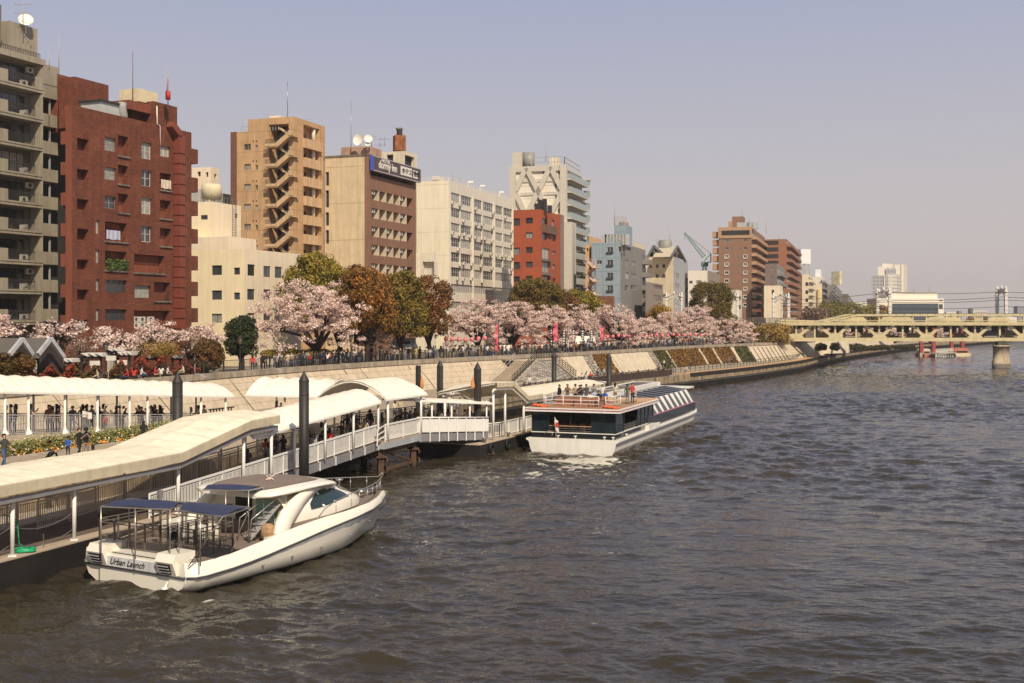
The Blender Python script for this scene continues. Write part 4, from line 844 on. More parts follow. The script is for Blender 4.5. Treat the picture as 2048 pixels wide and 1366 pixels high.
mb = MB(); c = S7.pt(S7.u(1049.5), 0, 3); mb.lathe((c.x, c.y, zt7), [(1.5, 0), (1.5, 3.9)], 14); mb.build('water_tank', [mat('tank_grey', (.25, .24, .22), .5)], b7)
pole(b7, 1092, 281, 325, 270, .08); mb = MB(); bbox(mb, S7, S7.u(1093), S7.u(1107), zt7, zt7+2.6, 3, 6); mb.build('rooftop_box', [CRM], b7)
mb = MB(); ff = Face((E7.O-E7.i*2.2)[:2], E7.a); bbox(mb, ff, -1.6, 2.5, 4.7, ff.z(1132, Z4_(0, 683)[1]), 0, 2.2, 0); bbox(mb, ff, -.4, .8, 5, ff.z(1132, Z4_(0, 700)[1]), -.06, 0, 1); mb.build('lower_shaft', [LG, GREYP], b7)
# --- small red block
RB = brickmat('orange_brick', (.36, .085, .035), (.32, .075, .032), (.26, .07, .035), 6, 2.9, .06, off=0, bumpd=.01, var=.1)
wq = []
def opsS8(S):
    out = []
    for r in ((707, 672, 750, 723), (790, 668, 838, 708), (790, 767, 838, 809), (707, 872, 750, 922), (790, 868, 836, 908), (707, 970, 750, 1020), (790, 967, 836, 1008), (707, 1068, 750, 1108), (790, 1064, 836, 1090)): q = pr(S, Z4_, r); out.append(q+[.25]); wq.append((0, q))
    return out
def opsE8(E):
    out = []
    for r in ((903, 668, 935, 712), (968, 680, 988, 727), (903, 768, 935, 815), (968, 780, 990, 826), (903, 870, 953, 945), (972, 890, 995, 920), (903, 967, 953, 1040), (972, 985, 995, 1015), (903, 1066, 953, 1095), (972, 1080, 995, 1105)): q = pr(E, Z4_, r); out.append(q+[.3]); wq.append((1, q))
    return out
b8, S8, E8, zt8, uL8, uR8 = bld('orange_red_block', 'orange red mid-rise block in front of the lattice tower', 1027, 1081.5, 1121, 218, 18, 418.5, 4.7, RB, RB, opsS8, opsE8, RB)
for k, q in wq: window(b8, (S8, E8)[k], *q, .25, cols=2, fm=DFRAME, cur=.4)
mb = MB()
for k, q in wq:
    if q[1]-q[0] > 3.2: bbox(mb, (S8, E8)[k], q[0]-.3, q[1]+.3, q[2]-.5, q[2]-.1, -.5, 0)
mb.build('window_ledge', [DCONC], b8); mb = MB(); q = pr(E8, Z4_, (903, 712, 990, 768)); bbox(mb, E8, q[0], q[1], q[2], q[3], -.6, 0); mb.build('balcony', [mat('brown_balcony', (.16, .09, .06), .8)], b8)
mb = MB(); 
for x, h_ in ((840, 2.2), (862, 3.4), (880, 2.8), (895, 3.6), (930, 1.5)): u = S8.u(Z4_(x, 0)[0]); bbox(mb, S8, u-.35, u+.35, zt8-.5, zt8+h_*.6, 2, 2.8)
mb.build('roof_pipes', [DARK], b8)
mb = MB(); f_ = Face((E8.O+E8.d*(uR8+.1)+E8.i*.3)[:2], E8.a); bbox(mb, f_, 0, 3.6, 4.7, zt8+.3, 0, 8); mb.build('grey_side_shaft', [mat('taupe', (.23, .18, .145), .8)], b8)
# ---------------- more distant buildings
def simple(name, label, L_, C_, R_, Y, th, top, ms, me_, ws=(), we=(), cv=Z0_, dep=.2, cur=.4, cs=2, fm=None, **k):
    wq = []
    def oS(S):
        out = []
        for r in ws: q = pr(S, cv, r); out.append(q+[dep]); wq.append((0, q))
        return out
    def oE(E):
        out = []
        for r in we: q = pr(E, cv, r); out.append(q+[dep]); wq.append((1, q))
        return out
    b_, S, E, zt, uL, uR = bld(name, label, L_, C_, R_, Y, th, top, 4.7, ms, me_, oS, oE, **k)
    for i, q in wq: window(b_, (S, E)[i], *q, dep*.8, cols=cs, fm=fm or DFRAME, cur=cur)
    return b_, S, E, zt, uL, uR
def balconies(root, fc, u0, u1, z_first, fh, n, out=1.3, m=None, hp=1.0, solid=True, gl=True):
    for k in range(n):
        z = z_first-k*fh
        if z < 5: break
        mb = MB(); bbox(mb, fc, u0, u1, z-.15, z+.05, -out, .02)
        if solid: bbox(mb, fc, u0, u1, z+.05, z+hp, -out-.02, -out+.12); bbox(mb, fc, u0, u0+.12, z+.05, z+hp, -out+.12, 0); 
        else: rail_between(mb, fc.pt(u0, z+.05, -out+.05), fc.pt(u1, z+.05, -out+.05), hp, 14, 1, .05)
        mb.build('balcony', [m], root)
        if gl: window(root, fc, u0+.3, u1-.3, z+.08, z+2.2, -.02, cols=4, fm=DFRAME, cur=.25)
# blue grey block
BG = brickmat('blue_grey_tile', (.27, .33, .37), (.26, .32, .36), (.19, .235, .27), 5, 2.95, .06, off=0, bumpd=.01, var=.06, streak=.08); GG = mat('warm_grey', (.235, .215, .195), .85, .08, streak=.12)
ws = [(222, 305+k*104.5, 270, 345+k*104.5) for k in range(4)]+[(136, 413, 178, 445), (313, 300, 372, 345)]
we = [(370, 405+k*105, 398, 452+k*105) for k in range(3)]+[(418, 415+k*100, 460, 448+k*100) for k in range(3)]
b9, S9, E9, zt9, uL9, uR9 = simple('blue_grey_block', 'blue grey flat block with a matching roof tower', 1183, 1241, 1291, 252, 17, 484.5, BG, GG, ws, we, Z5_, fm=WFRAME, cur=.2)
mb = MB()
for k in range(4): q = pr(S9, Z5_, (218, 343+k*104.5, 274, 355+k*104.5)); bbox(mb, S9, *q, -.35, 0)
mb.build('window_ledge', [mat('slate', (.05, .06, .08), .7)], b9)
balconies(b9, E9, uR9-4.5, uR9+.6, E9.z(1290, Z5_(0, 445)[1]), 3.1, 8, 1.4, GG)
f3, a, b_, z0, z1v = roofbox(b9, S9, E9, Z5_, (280, 122, 378, 300), 4, 7, [BG], 'roof_tower', zb=zt9-.6); mb = MB(); rail_between(mb, f3.pt(a, z1v, 0), f3.pt(b_, z1v, 0), 1.8, 10, 2, .1); mb.build('roof_railing', [GREYP], b9)
f3, a, b_, z0, z1v = roofbox(b9, S9, E9, Z5_, (320, 97, 375, 150), 5, 3, [mat('faded_pink', (.38, .22, .16), .8)], 'water_tank')
mb = MB(); 
for k in range(8): u = S9.u(Z5_(165+k*26, 0)[0]); bbox(mb, S9, u, u+1.1, zt9-.5, zt9+1.9, 1.5, 2.8)
mb.build('cooling_units', [mat('pale_grey_metal', (.42, .43, .42), .5, .1)], b9); mb = MB(); rail_between(mb, S9.pt(S9.u(1185), zt9, .1), S9.pt(0, zt9, .1), 1.1, 14, 2, .06); rail_between(mb, E9.pt(0, zt9, .1), E9.pt(uR9, zt9, .1), 1.1, 14, 2, .06); mb.build('roof_railing', [GREYP], b9)
pole(b9, Z5_(284, 0)[0], 400, 450, 258, .08)
GRN = mat('olive_green', (.12, .17, .06), .85, .1); ORG = mat('orange_render', (.62, .35, .16), .85, .1)
simple('green_building', 'small olive green topped building between the lattice tower and the blue grey block', 1174, 1178, 1212, 285, 17, 472, GRN, ORG, (), (), Z5_)
simple('orange_building', 'thin orange rendered building slice left of the blue grey block', 1171, 1180, 1185, 255, 17, 490, ORG, ORG, [(55, 312, 68, 338)], (), Z5_)
# outside zigzag stairs beside the lattice tower
b_ = empty('fire_stairs', P(1180, 600, 246)); tag(b_, 'pale zigzag fire stairs squeezed between lattice tower and blue grey block', 'fire stairs')
mb = MB()
for k in range(5):
    y = 522+k*27; a, c = P(1174, y, 248), P(1189, y+14, 246); mb.beam(a, c, 1.2, .25); mb.beam(a+Vector((0, 0, 1)), c+Vector((0, 0, 1)), .1); d = P(1176, y+27, 248); mb.beam(c, d, 1.0, .2); mb.beam(c+Vector((0, 0, 1)), d+Vector((0, 0, 1)), .1); bbox(mb, Face((c.x, c.y), 0), -.5, 1.4, c.z-.1, c.z+.1, -1, 1)
for px in (1174, 1190): mb.beam(P(px, 515, 247), P(px, 690, 247), .2)
mb.build('flight', [mat('pinkish', (.46, .33, .26), .8)], b_)
# low brown box
simple('brown_shed_block', 'low rust brown clad block in front of the blue grey block', 1196, 1228, 1230, 230, 17, 592, mat('corrugated_rust', (.19, .085, .05), .8, .3, 1, streak=.4), GG)
simple('taupe_annex', 'low taupe annex with large windows between blue grey and beige gabled buildings', 1291, 1296, 1326, 262, 17, 564, GG, mat('taupe2', (.28, .225, .18), .85, .1), (), [(600, 610, 672, 640), (600, 695, 668, 738), (600, 780, 668, 815)], Z5_, cs=4)
simple('low_cream_behind', 'low cream block rising beyond the blue grey roof', 1255, 1262, 1291, 300, 17, 482, CRM, CRM)
# gabled beige building
BE = mat('beige_gable', (.50, .43, .31), .85, .1, .5, streak=.12); LGR = mat('light_grey_tile', (.36, .36, .38), .7, .08)
ws = [(567+k*54, 445, 590+k*54, 474) for k in range(3)]+[(567+k*54, 527, 590+k*54, 556) for k in range(3)]+[(600+k*54, 610, 622+k*54, 636) for k in range(2)]+[(680, 690, 700, 716), (680, 775, 700, 800)]
we = [(778, 515+k*84, 812, 555+k*84) for k in range(4)]+[(862, 520+k*82, 884, 560+k*82) for k in range(4)]
b10, S10, E10, zt10, uL10, uR10 = simple('gabled_beige_building', 'beige and grey building crowned by two open steel gables', 1294, 1347, 1376, 318, 17, 513, BE, LGR, ws, we, Z5_, cur=.15)
mb = MB()
def gab(fc, x0, xm, x1, y0, ym, d0=0, d1=9):
    a, m_, c = fc.u(Z5_(x0, 0)[0]), fc.u(Z5_(xm, 0)[0]), fc.u(Z5_(x1, 0)[0]); zb_, zt_ = zt10-.3, fc.z(Z5_(xm, 0)[0], Z5_(0, ym)[1])
    mb.quad(fc.pt(a, zb_, d0), fc.pt(m_, zt_, d0), fc.pt(m_, zt_, d1), fc.pt(a, zb_, d1), 0); mb.quad(fc.pt(m_, zt_, d0), fc.pt(c, zb_, d0), fc.pt(c, zb_, d1), fc.pt(m_, zt_, d1), 0)
    mb.beam(fc.pt(a, zb_, d0-.1), fc.pt(m_, zt_, d0-.1), .5, .6, 1); mb.beam(fc.pt(m_, zt_, d0-.1), fc.pt(c, zb_, d0-.1), .5, .6, 1); mb.beam(fc.pt(m_, zb_, d0+.1), fc.pt(m_, zt_, d0+.1), .3, .3, 1); mb.beam(fc.pt((a+m_)/2, (zb_+zt_)/2, d0+.1), fc.pt((c+m_)/2, (zb_+zt_)/2, d0+.1), .2, .2, 1)
gab(S10, 550, 605, 715, 385, 292); gab(E10, 745, 795, 862, 410, 298, 0, 5)
mb.build('gable_roof', [BE, mat('gable_grey', (.13, .13, .14), .6)], b10)
px, y = Z5_(698, 255); c = P(px, y, 325); mb = MB(); mb.lathe((c.x, c.y, zt10), [(1.9, 0), (1.9, c.z-zt10), (1.5, c.z-zt10+.3)], 12); mb.build('water_tank', [mat('tank_grey', (.25, .24, .22), .5)], b10)
for x, y0, y1, yg in ((735, 122, 290, 0), (632, 205, 290, 2)): px, a = Z5_(x, y0); pole(b10, px, a, Z5_(0, y1)[1], 325, .1, yagi=yg)
# low white block and crane
b11, *_r = simple('low_white_block', 'low white block between the beige gabled building and the tall brown one', 1376, 1415, 1440, 335, 17, 541, mat('offwhite', (.68, .62, .52), .85, .06), mat('taupe2', (.28, .225, .18)), [(895, 580, 922, 602), (953, 577, 995, 603), (895, 660, 922, 682)], (), Z5_)
cr = empty('tower_crane', P(1410, 545, 420)); tag(cr, 'green tower crane with a raised lattice jib above the rooftops', 'crane')
CG = mat('crane_green', (.11, .24, .18), .5)
def lattice(mb, a, b_, w0, n, r):
    a, b_ = Vector(a), Vector(b_); d = (b_-a).normalized(); u = Vector((0, 1, 0)); v = d.cross(u).normalized(); c = [(u*i+v*j)*w0/2 for i, j in ((-1, -1), (1, -1), (1, 1), (-1, 1))]
    for k in c: mb.beam(a+k, b_+k*.4, r)
    for i in range(n):
        p, q = a.lerp(b_, i/n), a.lerp(b_, (i+1)/n)
        for k in range(4): mb.beam(p+c[k]*(1-.6*i/n), q+c[(k+1) % 4]*(1-.6*(i+1)/n), r*.7)
q5 = lambda x, y, Y=420: P(*Z5_(x, y), Y)
mb = MB(); lattice(mb, q5(1018, 385), q5(856, 188), 1.2, 12, .13); mb.build('jib', [CG], cr)
mb = MB(); lattice(mb, q5(1020, 505), q5(1020, 430), 1.5, 4, .22); mb.build('mast', [CG], cr)
mb = MB(); mb.beam(q5(995, 445), q5(1048, 445), 1.8, 1.6); mb.path([q5(1010, 430), q5(1030, 405), q5(1072, 356), q5(1072, 425), q5(1040, 430)], .35, .35); mb.build('cab', [CG], cr)
mb = MB(); mb.beam(q5(1072, 356), q5(856, 188), .12); mb.beam(q5(856, 188), q5(856, 250), .08); mb.build('cable', [DARK], cr)
# tall brown tower
BT = brickmat('brown_tile_tower', (.26, .145, .09), (.25, .138, .085), (.20, .11, .07), 7, 2.85, .05, off=0, bumpd=.01, var=.08); BTL = mat('brown_light', (.43, .26, .155), .85, .1)
ws = []
for k in range(9): y = 248+k*66.3; ws += [(1340, y-8, 1368, y+10)]+([(1188, y-6, 1216, y+12), (1228, y-6, 1244, y+12)] if k < 2 else [(1186, y-7, 1217, y+11)])
b12, S12, E12, zt12, uL12, uR12 = simple('tall_brown_tower', 'tall brown tile tower with white framed windows and stacked balconies', 1437, 1503, 1530, 396, 17, 454, BT, BT, ws, (), Z5_, fm=WFRAME, cs=2, cur=.3, roofm=BTL)
mb = MB(); bbox(mb, S12, uL12-.1, .15, S12.z(1500, Z5_(0, 228)[1]), zt12+.1, -.25, 0); mb.build('top_band', [BTL], b12)
mb = MB(); q = pr(S12, Z5_, (1160, 170, 1390, 208)); bbox(mb, S12, *q, -.3, -.27); mb.build('roof_gallery_shade', [DSHADE], b12)  # flat dark strip on the wall, gallery shade as colour
wf = MB()
for k in range(2, 9):
    for x0, x1 in ((1180, 1223), (1334, 1373)):
        y = 248+k*66.3; q = pr(S12, Z5_, (x0, y-16, x1, y+19))
        for a in ((q[0], q[0]+.25, q[2], q[3]), (q[1]-.25, q[1], q[2], q[3]), (q[0], q[1], q[3]-.25, q[3]), (q[0], q[1], q[2], q[2]+.3)): bbox(wf, S12, *a, -.18, 0)
        wf.build('window_surround', [mat('surround', (.6, .52, .42), .8)], b12); wf = MB()
balconies(b12, E12, .5, uR12-.3, E12.z(1505, Z5_(0, 242)[1]), 2.88, 11, 1.6, BTL)
for k in range(6):
    mb = MB(); z = S12.z(1430, Z5_(0, 222+k*66)[1]); bbox(mb, S12, uL12-2.2, uL12-.02, z-.1, z+1.9, .8, 5); mb.build('balcony', [BTL], b12)
roofbox(b12, S12, E12, Z5_, (1246, 52, 1338, 140), 6, 6, [BT], 'lift_tower', zb=zt12-.6); roofbox(b12, S12, E12, Z5_, (1215, 92, 1246, 140), 6, 5, [BTL], 'rooftop_box', zb=zt12-.6)
mb = MB()
for x in (1300, 1350, 1380, 1420): u = S12.u(Z5_(x, 0)[0]); bbox(mb, S12, u-.8, u+1.4, zt12-.5, zt12+1.8, 2, 4)
mb.build('rooftop_units', [mat('pale_grey_metal', (.42, .43, .42))], b12)
for x, y0, y1, yg in ((1328, 0, 50, 0), (1388, 62, 120, 2)): px, a = Z5_(x, y0); pole(b12, px, a-8 if yg == 0 else a, Z5_(0, y1)[1], 405, .1, yagi=yg)
# second, more orange tower and its neighbours
OT = mat('terracotta_tile', (.30, .135, .07), .8, .1, streak=.08)
b13, S13, E13, zt13, uL13, uR13 = simple('terracotta_tower', 'terracotta balcony tower right of the tall brown tower', 1528, 1573, 1595, 440, 17, 478, OT, OT, (), (), Z5_, roofm=BTL)
fh = 2.9
balconies(b13, E13, .3, uR13, E13.z(1574, Z5_(0, 300)[1]), fh, 14, 1.8, OT)
for k in range(4): mb = MB(); z = S13.z(1550, Z5_(0, 285+k*55)[1]); bbox(mb, S13, uL13, -3, z, z+1.6, -.05, -.02); mb.build('gallery_shade', [DSHADE], b13)  # thin dark strips that paint the shade of the galleries
pole(b13, Z5_(1525, 0)[0], Z5_(0, 85)[1], Z5_(0, 190)[1], 445, .12, yagi=3); pole(b13, Z5_(1630, 0)[0], Z5_(0, 208)[1], Z5_(0, 240)[1], 445, .1, yagi=1)
ws = [(1565, 476+k*67, 1583, 497+k*67) for k in range(4)]
b13b, S_, E_, zt_, a_, c_ = simple('plum_grey_block', 'plum grey balcony block in front of the terracotta tower', 1530, 1554, 1568, 385, 17, 527, mat('plum', (.19, .14, .12), .85, .1), GG, ws, (), Z5_, cur=.7)
balconies(b13b, E_, .3, c_, E_.z(1556, Z5_(0, 540)[1]), 3.2, 7, 1.3, GG)
simple('cream_low_block', 'small cream building at the foot of the plum grey block', 1528, 1560, 1566, 360, 17, 571, CRM, CRM, [(1570, 655, 1590, 690)], (), Z5_)
simple('white_slim_house', 'slim white building in front of the tall brown tower', 1450, 1478, 1484, 372, 17, 580, mat('offwhite', (.68, .62, .52)), mat('offwhite', (.68, .62, .52)), [(1295, 705, 1316, 737), (1295, 780, 1316, 812)], (), Z5_, cur=0)
# cream balcony blocks further on
b14, S_, E_, zt_, a_, c_ = simple('cream_slim_tower', 'slim cream tower with open stair bays right of the terracotta tower', 1594, 1617, 1626, 520, 17, 549, mat('brown_render', (.235, .125, .08)), CRM, (), (), Z5_)
mb = MB(); bbox(mb, S_, S_.u(1604), .05, 4.7, zt_+.1, -.3, 0); mb.build('cream_front', [CRM], b14)
for k in range(7): z = zt_-3.5-k*3.6; mb = MB(); bbox(mb, S_, S_.u(1611), S_.u(1616.5), z-1.6, z, -.34, -.31); mb.build('stair_bay_shade', [DSHADE], b14)  # dark sheets on the front stand in for shaded stair bays
balconies(b14, E_, .3, c_, E_.z(1618, Z5_(0, 590)[1]), 3.0, 10, 1.4, CRM)
rs = empty('rooftop_tank_frame', P(1606, 549, 540)); tag(rs, 'large white box standing on a steel frame above the slim cream tower', 'rooftop box'); mb = MB(); c = P(1607, 528, 540); mb.box((c.x, c.y, c.z), (5.2, 4, P(0, 499, 540).z-c.z), .3); mb.build('box', [mat('box_white', (.74, .72, .70), .5, .03)], rs)
mb = MB(); a = c.z-5
for i in (-2.3, 0, 2.3): mb.beam((c.x+i, c.y-1.5, a), (c.x+i, c.y-1.5, c.z), .3); 
mb.beam((c.x-2.3, c.y-1.5, a), (c.x, c.y-1.5, c.z), .2); mb.beam((c.x, c.y-1.5, a), (c.x+2.3, c.y-1.5, c.z), .2); mb.beam((c.x-2.3, c.y-1.5, c.z), (c.x, c.y-1.5, a), .2); mb.build('frame', [GREYP], rs)
b15, S_, E_, zt_, a_, c_ = simple('cream_far_block', 'cream block with a pipe down its face and a small white roof tower', 1622, 1644, 1655, 600, 17, 567, CRM, BTL, (), (), Z5_)
balconies(b15, E_, .3, c_, E_.z(1645, Z5_(0, 600)[1]), 3.0, 12, 1.4, GG)
mb = MB(); mb.tube([S_.pt(S_.u(1637), zt_-3, -.4), S_.pt(S_.u(1637), zt_-13, -.4), S_.pt(S_.u(1634), zt_-15, -.4), S_.pt(S_.u(1634), 12, -.4)], .8, 6); mb.build('pipe', [mat('ochre_pipe', (.45, .33, .12), .6)], b15)
roofbox(b15, S_, E_, Z5_, (1928, 487, 1974, 545), 8, 8, [mat('box_white', (.7, .68, .66))], zb=zt_-.6); roofbox(b15, S_, E_, Z5_, (1905, 545, 1990, 600), 3, 12, [mat('offwhite', (.68, .62, .52))], zb=zt_-.6)
simple('grey_far_block', 'grey balcony block with an ochre rooftop board', 1654, 1671, 1684, 640, 17, 569, GG, GG, (), [(505, 275+k*33, 560, 288+k*33) for k in range(7)], Z6_, cs=3)
b_ = empty('rooftop_board', P(1673, 570, 650)); tag(b_, 'narrow ochre rooftop board stayed with wires on the grey far block', 'rooftop board'); mb = MB(); c = P(1673, 570, 650); mb.box((c.x, c.y, c.z), (5.5, 2, P(0, 543, 650).z-c.z), -.9); mb.build('board', [mat('ochre_board', (.62, .55, .32), .7, .3, .4)], b_)
mb = MB()
for px in (1645, 1652, 1660): mb.beam(P(1673, 545, 650), P(px, 568, 650), .25)
mb.build('stay_wire', [GREYP], b_)
simple('dark_far_block', 'low dark block with a sloping outside stair beyond the grey far block', 1684, 1696, 1706, 660, 17, 588, mat('dark_taupe', (.15, .12, .10), .85), GG, (), (), Z6_)
# the grey and white high-rise and the long white hall
HG = brickmat('grid_grey', (.20, .20, .215), (.20, .20, .215), (.36, .35, .35), 3.2, 3.4, .8, off=0, bumpd=.1, var=.05); HW = brickmat('banded_white', (.17, .17, .18), (.17, .17, .18), (.60, .55, .48), 60, 3.4, 1.5, off=0, bumpd=.1, var=.05); OFFW = mat('offwhite', (.68, .62, .52))
hr = empty('grey_white_highrise', P(1770, 637, 1150)); tag(hr, 'distant stepped grey and white high-rise above the white hall', 'high-rise')
def hbox(x0, x1, yt, Y, dp, m, mE=None):
    mb = MB(); a, b_ = P(x0, yt, Y), P(x1, yt, Y); mb.prism([(a.x, a.y), (b_.x, b_.y), (b_.x+dp*.45, b_.y+dp), (a.x+dp*.45, a.y+dp)], 4.7, a.z); return mb.build('tower_block', [m], hr)
c6 = lambda x: Z6_(x, 0)[0]; r6 = lambda y: Z6_(0, y)[1]
hbox(c6(820), c6(948), r6(205), 1100, 30, HG); hbox(c6(948), c6(1023), r6(195), 1101, 35, HW); hbox(c6(870), c6(940), r6(135), 1130, 25, OFFW); hbox(c6(935), c6(1008), r6(150), 1128, 30, HG); hbox(c6(1005), c6(1058), r6(118), 1135, 40, OFFW); hbox(c6(1058), c6(1078), r6(115), 1134, 30, OFFW); hbox(c6(905), c6(985), r6(110), 1150, 15, OFFW); hbox(c6(918), c6(925), r6(195), 1099, 5, OFFW)
hl = empty('long_white_hall', P(1825, 637, 470)); tag(hl, 'long low white hall with a wide dark glass front beyond the bridge', 'hall')
fH = Face(P(c6(1400), 0, 470)[:2], 0.0)
def hp(name, x0, x1, y0, y1, d0, d1, m): mb = MB(); bbox(mb, fH, fH.u(c6(x0)), fH.u(c6(x1)), fH.z(c6(x0), r6(y1)), fH.z(c6(x0), r6(y0)), d0, d1); return mb.build(name, [m], hl)
hp('body', 855, 1402, 390, 700, 0, 12, mat('hall_white', (.74, .68, .57), .8, .05)); hp('upper_storey', 950, 1362, 342, 400, 1.5, 10, mat('hall_white', (.74, .68, .57))); 
ph_ = hp('glass_front', 985, 1356, 432, 600, -.15, .1, mat('hall_glass', (.05, .065, .075), .1, .3, spec=.8)); hp('side_window', 1362, 1392, 437, 472, -.1, .1, GLASS); hp('side_window', 1362, 1392, 402, 410, -.1, .1, GLASS); hp('side_window', 945, 968, 455, 480, -.1, .1, GLASS); hp('roof_edge', 990, 1360, 338, 343, 1.3, 10, mat('ridge_grey', (.35, .33, .3), .7))
mb = MB()
for k in range(1, 4): z = fH.z(c6(1000), r6(432+k*22)); bbox(mb, fH, fH.u(c6(985)), fH.u(c6(1356)), z-.12, z+.12, -.3, -.16)
mb.build('glazing_bar', [mat('blue_bar', (.08, .12, .15), .5)], hl)
for x, y0 in ((1160, 285), (1284, 275)): pole(hl, c6(x), r6(y0), r6(340), 480, .12)
k = 0
for x0, x1, y0, Y, m, lb in ((1615, 1638, 472, 900, mat('dark_taupe', (.15, .12, .10)), 'tiny dark block left of the banded low block on the far shore'), (1638, 1758, 488, 905, HW, 'low banded pale block on the far shore right of the hall'), (1995, 2120, 452, 800, mat('far_grey', (.24, .25, .27), .8), 'grey blocky building on the far shore at the right edge'), (1520, 1545, 490, 950, GG, 'tiny grey block on the far shore just right of the hall'), (1900, 1990, 540, 700, mat('offwhite', (.68, .62, .52)), 'low pale shed seen just above the bridge truss near the right edge'), (1420, 1500, 500, 940, OFFW, 'flat pale far shore building right beside the hall'), (1700, 1860, 545, 690, GG, 'low grey far shore warehouse behind the bridge'), (680, 800, 420, 1000, OFFW, 'low pale blocks left of the high-rise foot')):
    mb = MB(); a, b_ = P(c6(x0), r6(y0), Y), P(c6(x1), r6(y0), Y); mb.prism([(a.x, a.y), (b_.x, b_.y), (b_.x+6, b_.y+20), (a.x+6, a.y+20)], 4.7, a.z); o = mb.build('far_building', [m]); tag(o, lb, 'building')
# glazed teal road bridge far upstream
mb = MB(); a = P(1960, 660, 760); b_ = P(2300, 662, 740); TEAL = mat('teal_steel', (.10, .20, .19), .6)
rb = empty('distant_road_bridge', a); tag(rb, 'distant teal girder bridge seen under the railway truss at the right edge', 'bridge'); mb.beam(a, b_, 12, 3.6); mb.build('girder', [TEAL], rb)
mb = MB(); rail_between(mb, a+Vector((0, -6, 1.8)), b_+Vector((0, -6, 1.8)), 1.6, 60, 2, .15); mb.build('parapet', [mat('offwhite', (.68, .62, .52))], rb)
mb = MB(); 
for t_ in (.3, .75): c = a.lerp(b_, t_); mb.box((c.x, c.y, -1), (5, 12, c.z+0), 0)
mb.build('pier', [CONC], rb)
# ---------------- railway truss bridge
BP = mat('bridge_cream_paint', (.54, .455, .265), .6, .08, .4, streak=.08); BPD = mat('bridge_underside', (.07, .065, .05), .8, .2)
YB = 246.0
br = empty('railway_bridge', P(1780, 680, YB)); tag(br, 'pale yellow riveted steel truss railway bridge crossing the river', 'bridge')
bx = lambda px: (px-1024)/F*YB; bz = lambda py: H-(py-HZ)/F*YB
bots = [1592, 1670, 1758, 1852.5, 1949.5, 2047, 2144, 2241]; tops = [1629, 1712, 1805, 1901, 1999, 2095.5, 2192]
zl, zu, zd = bz(679), bz(634), bz(645)
for dy, nm in ((0, 'near_truss'), (8.5, 'far_truss')):
    mb = MB(); Y = YB+dy
    mb.beam((bx(1572), Y, zl), (bx(2300), Y, zl), .55, .75); mb.beam((bx(1556), Y, zd-.35), (bx(2300), Y, zd-.35), .5, .6)
    mb.beam((bx(1556), Y, bz(650)), (bots and bx(1592), Y, zl), .5, .55)
    for px in bots+tops:
        top = zu if px > 1712 else zd; mb.beam((bx(px), Y, zl), (bx(px), Y, top), .36, .4)
    for a in tops:
        for b_ in bots:
            if abs(a-b_) < 52: zt_ = zu if a > 1700 else zd; mb.beam((bx(b_), Y, zl+.2), (bx(a), Y, zt_), .42, .62)
    for b_ in bots: mb.add([(bx(b_)-1.7, Y-.3, zl+.3), (bx(b_)+1.7, Y-.3, zl+.3), (bx(b_)+.9, Y-.3, zl+1.25), (bx(b_)-.9, Y-.3, zl+1.25)], [(0, 1, 2, 3)])
    for a in tops:
        if a > 1700: mb.add([(bx(a)-2.6, Y-.3, zu-1.0), (bx(a)+2.6, Y-.3, zu-1.0), (bx(a)+1.5, Y-.3, zu), (bx(a)-1.5, Y-.3, zu)], [(0, 1, 2, 3)])
    mb.build(nm, [BP], br)
    mb = MB(); pts = [(bx(1559), Y, bz(641)), (bx(1629), Y, bz(643)), (bx(1642), Y, bz(646.5)), (bx(1714), Y, bz(630.5)), (bx(2300), Y, bz(629.5))]
    mb.path(pts, .5, .5); mb.build('top_chord', [BP], br)
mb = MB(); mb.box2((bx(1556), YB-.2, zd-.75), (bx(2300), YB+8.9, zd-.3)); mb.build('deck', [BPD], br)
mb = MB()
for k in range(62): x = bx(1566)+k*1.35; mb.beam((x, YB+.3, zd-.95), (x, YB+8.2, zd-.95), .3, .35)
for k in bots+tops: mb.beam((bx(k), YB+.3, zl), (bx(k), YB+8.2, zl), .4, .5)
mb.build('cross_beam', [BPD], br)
mb = MB()      # walkway parapet in front of the deck
for z, h_ in ((bz(641.5), .14), (bz(648), .4)): mb.beam((bx(1556), YB-1.0, z), (bx(2300), YB-1.0, z), .18, h_)
mb.beam((bx(1556), YB-1.0, bz(645)), (bx(2300), YB-1.0, bz(645)), .1, .12)
for k in range(50): x = bx(1556)+k*1.6; mb.beam((x, YB-1.0, bz(648)), (x, YB-1.0, bz(641.5)), .09, .09)
mb.build('parapet', [BP], br)
mb = MB(); pts = [(bx(1559), YB-.8, bz(637.5)), (bx(1629), YB-.8, bz(640)), (bx(1642), YB-.8, bz(643.5)), (bx(1714), YB-.8, bz(627.6)), (bx(2300), YB-.8, bz(626.6))]
mb.path(pts, .07, .07)
for a, b_ in zip(pts, pts[1:]):
    n = max(2, int((b_[0]-a[0])/1.6))
    for k in range(n): p = Vector(a).lerp(Vector(b_), k/n); mb.beam(p, p-Vector((0, 0, .35)), .06)
mb.build('handrail', [DARK], br)
mb = MB()
for k in bots[1:]+tops[1:]:
    mb.box((bx(k)+1.4, YB+4, zd-2.1), (1.9, 2.5, 1.4))
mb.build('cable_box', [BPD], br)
pc = mat('pier_concrete', (.42, .34, .24), .9, .15, .5, streak=.35, bump=.2)
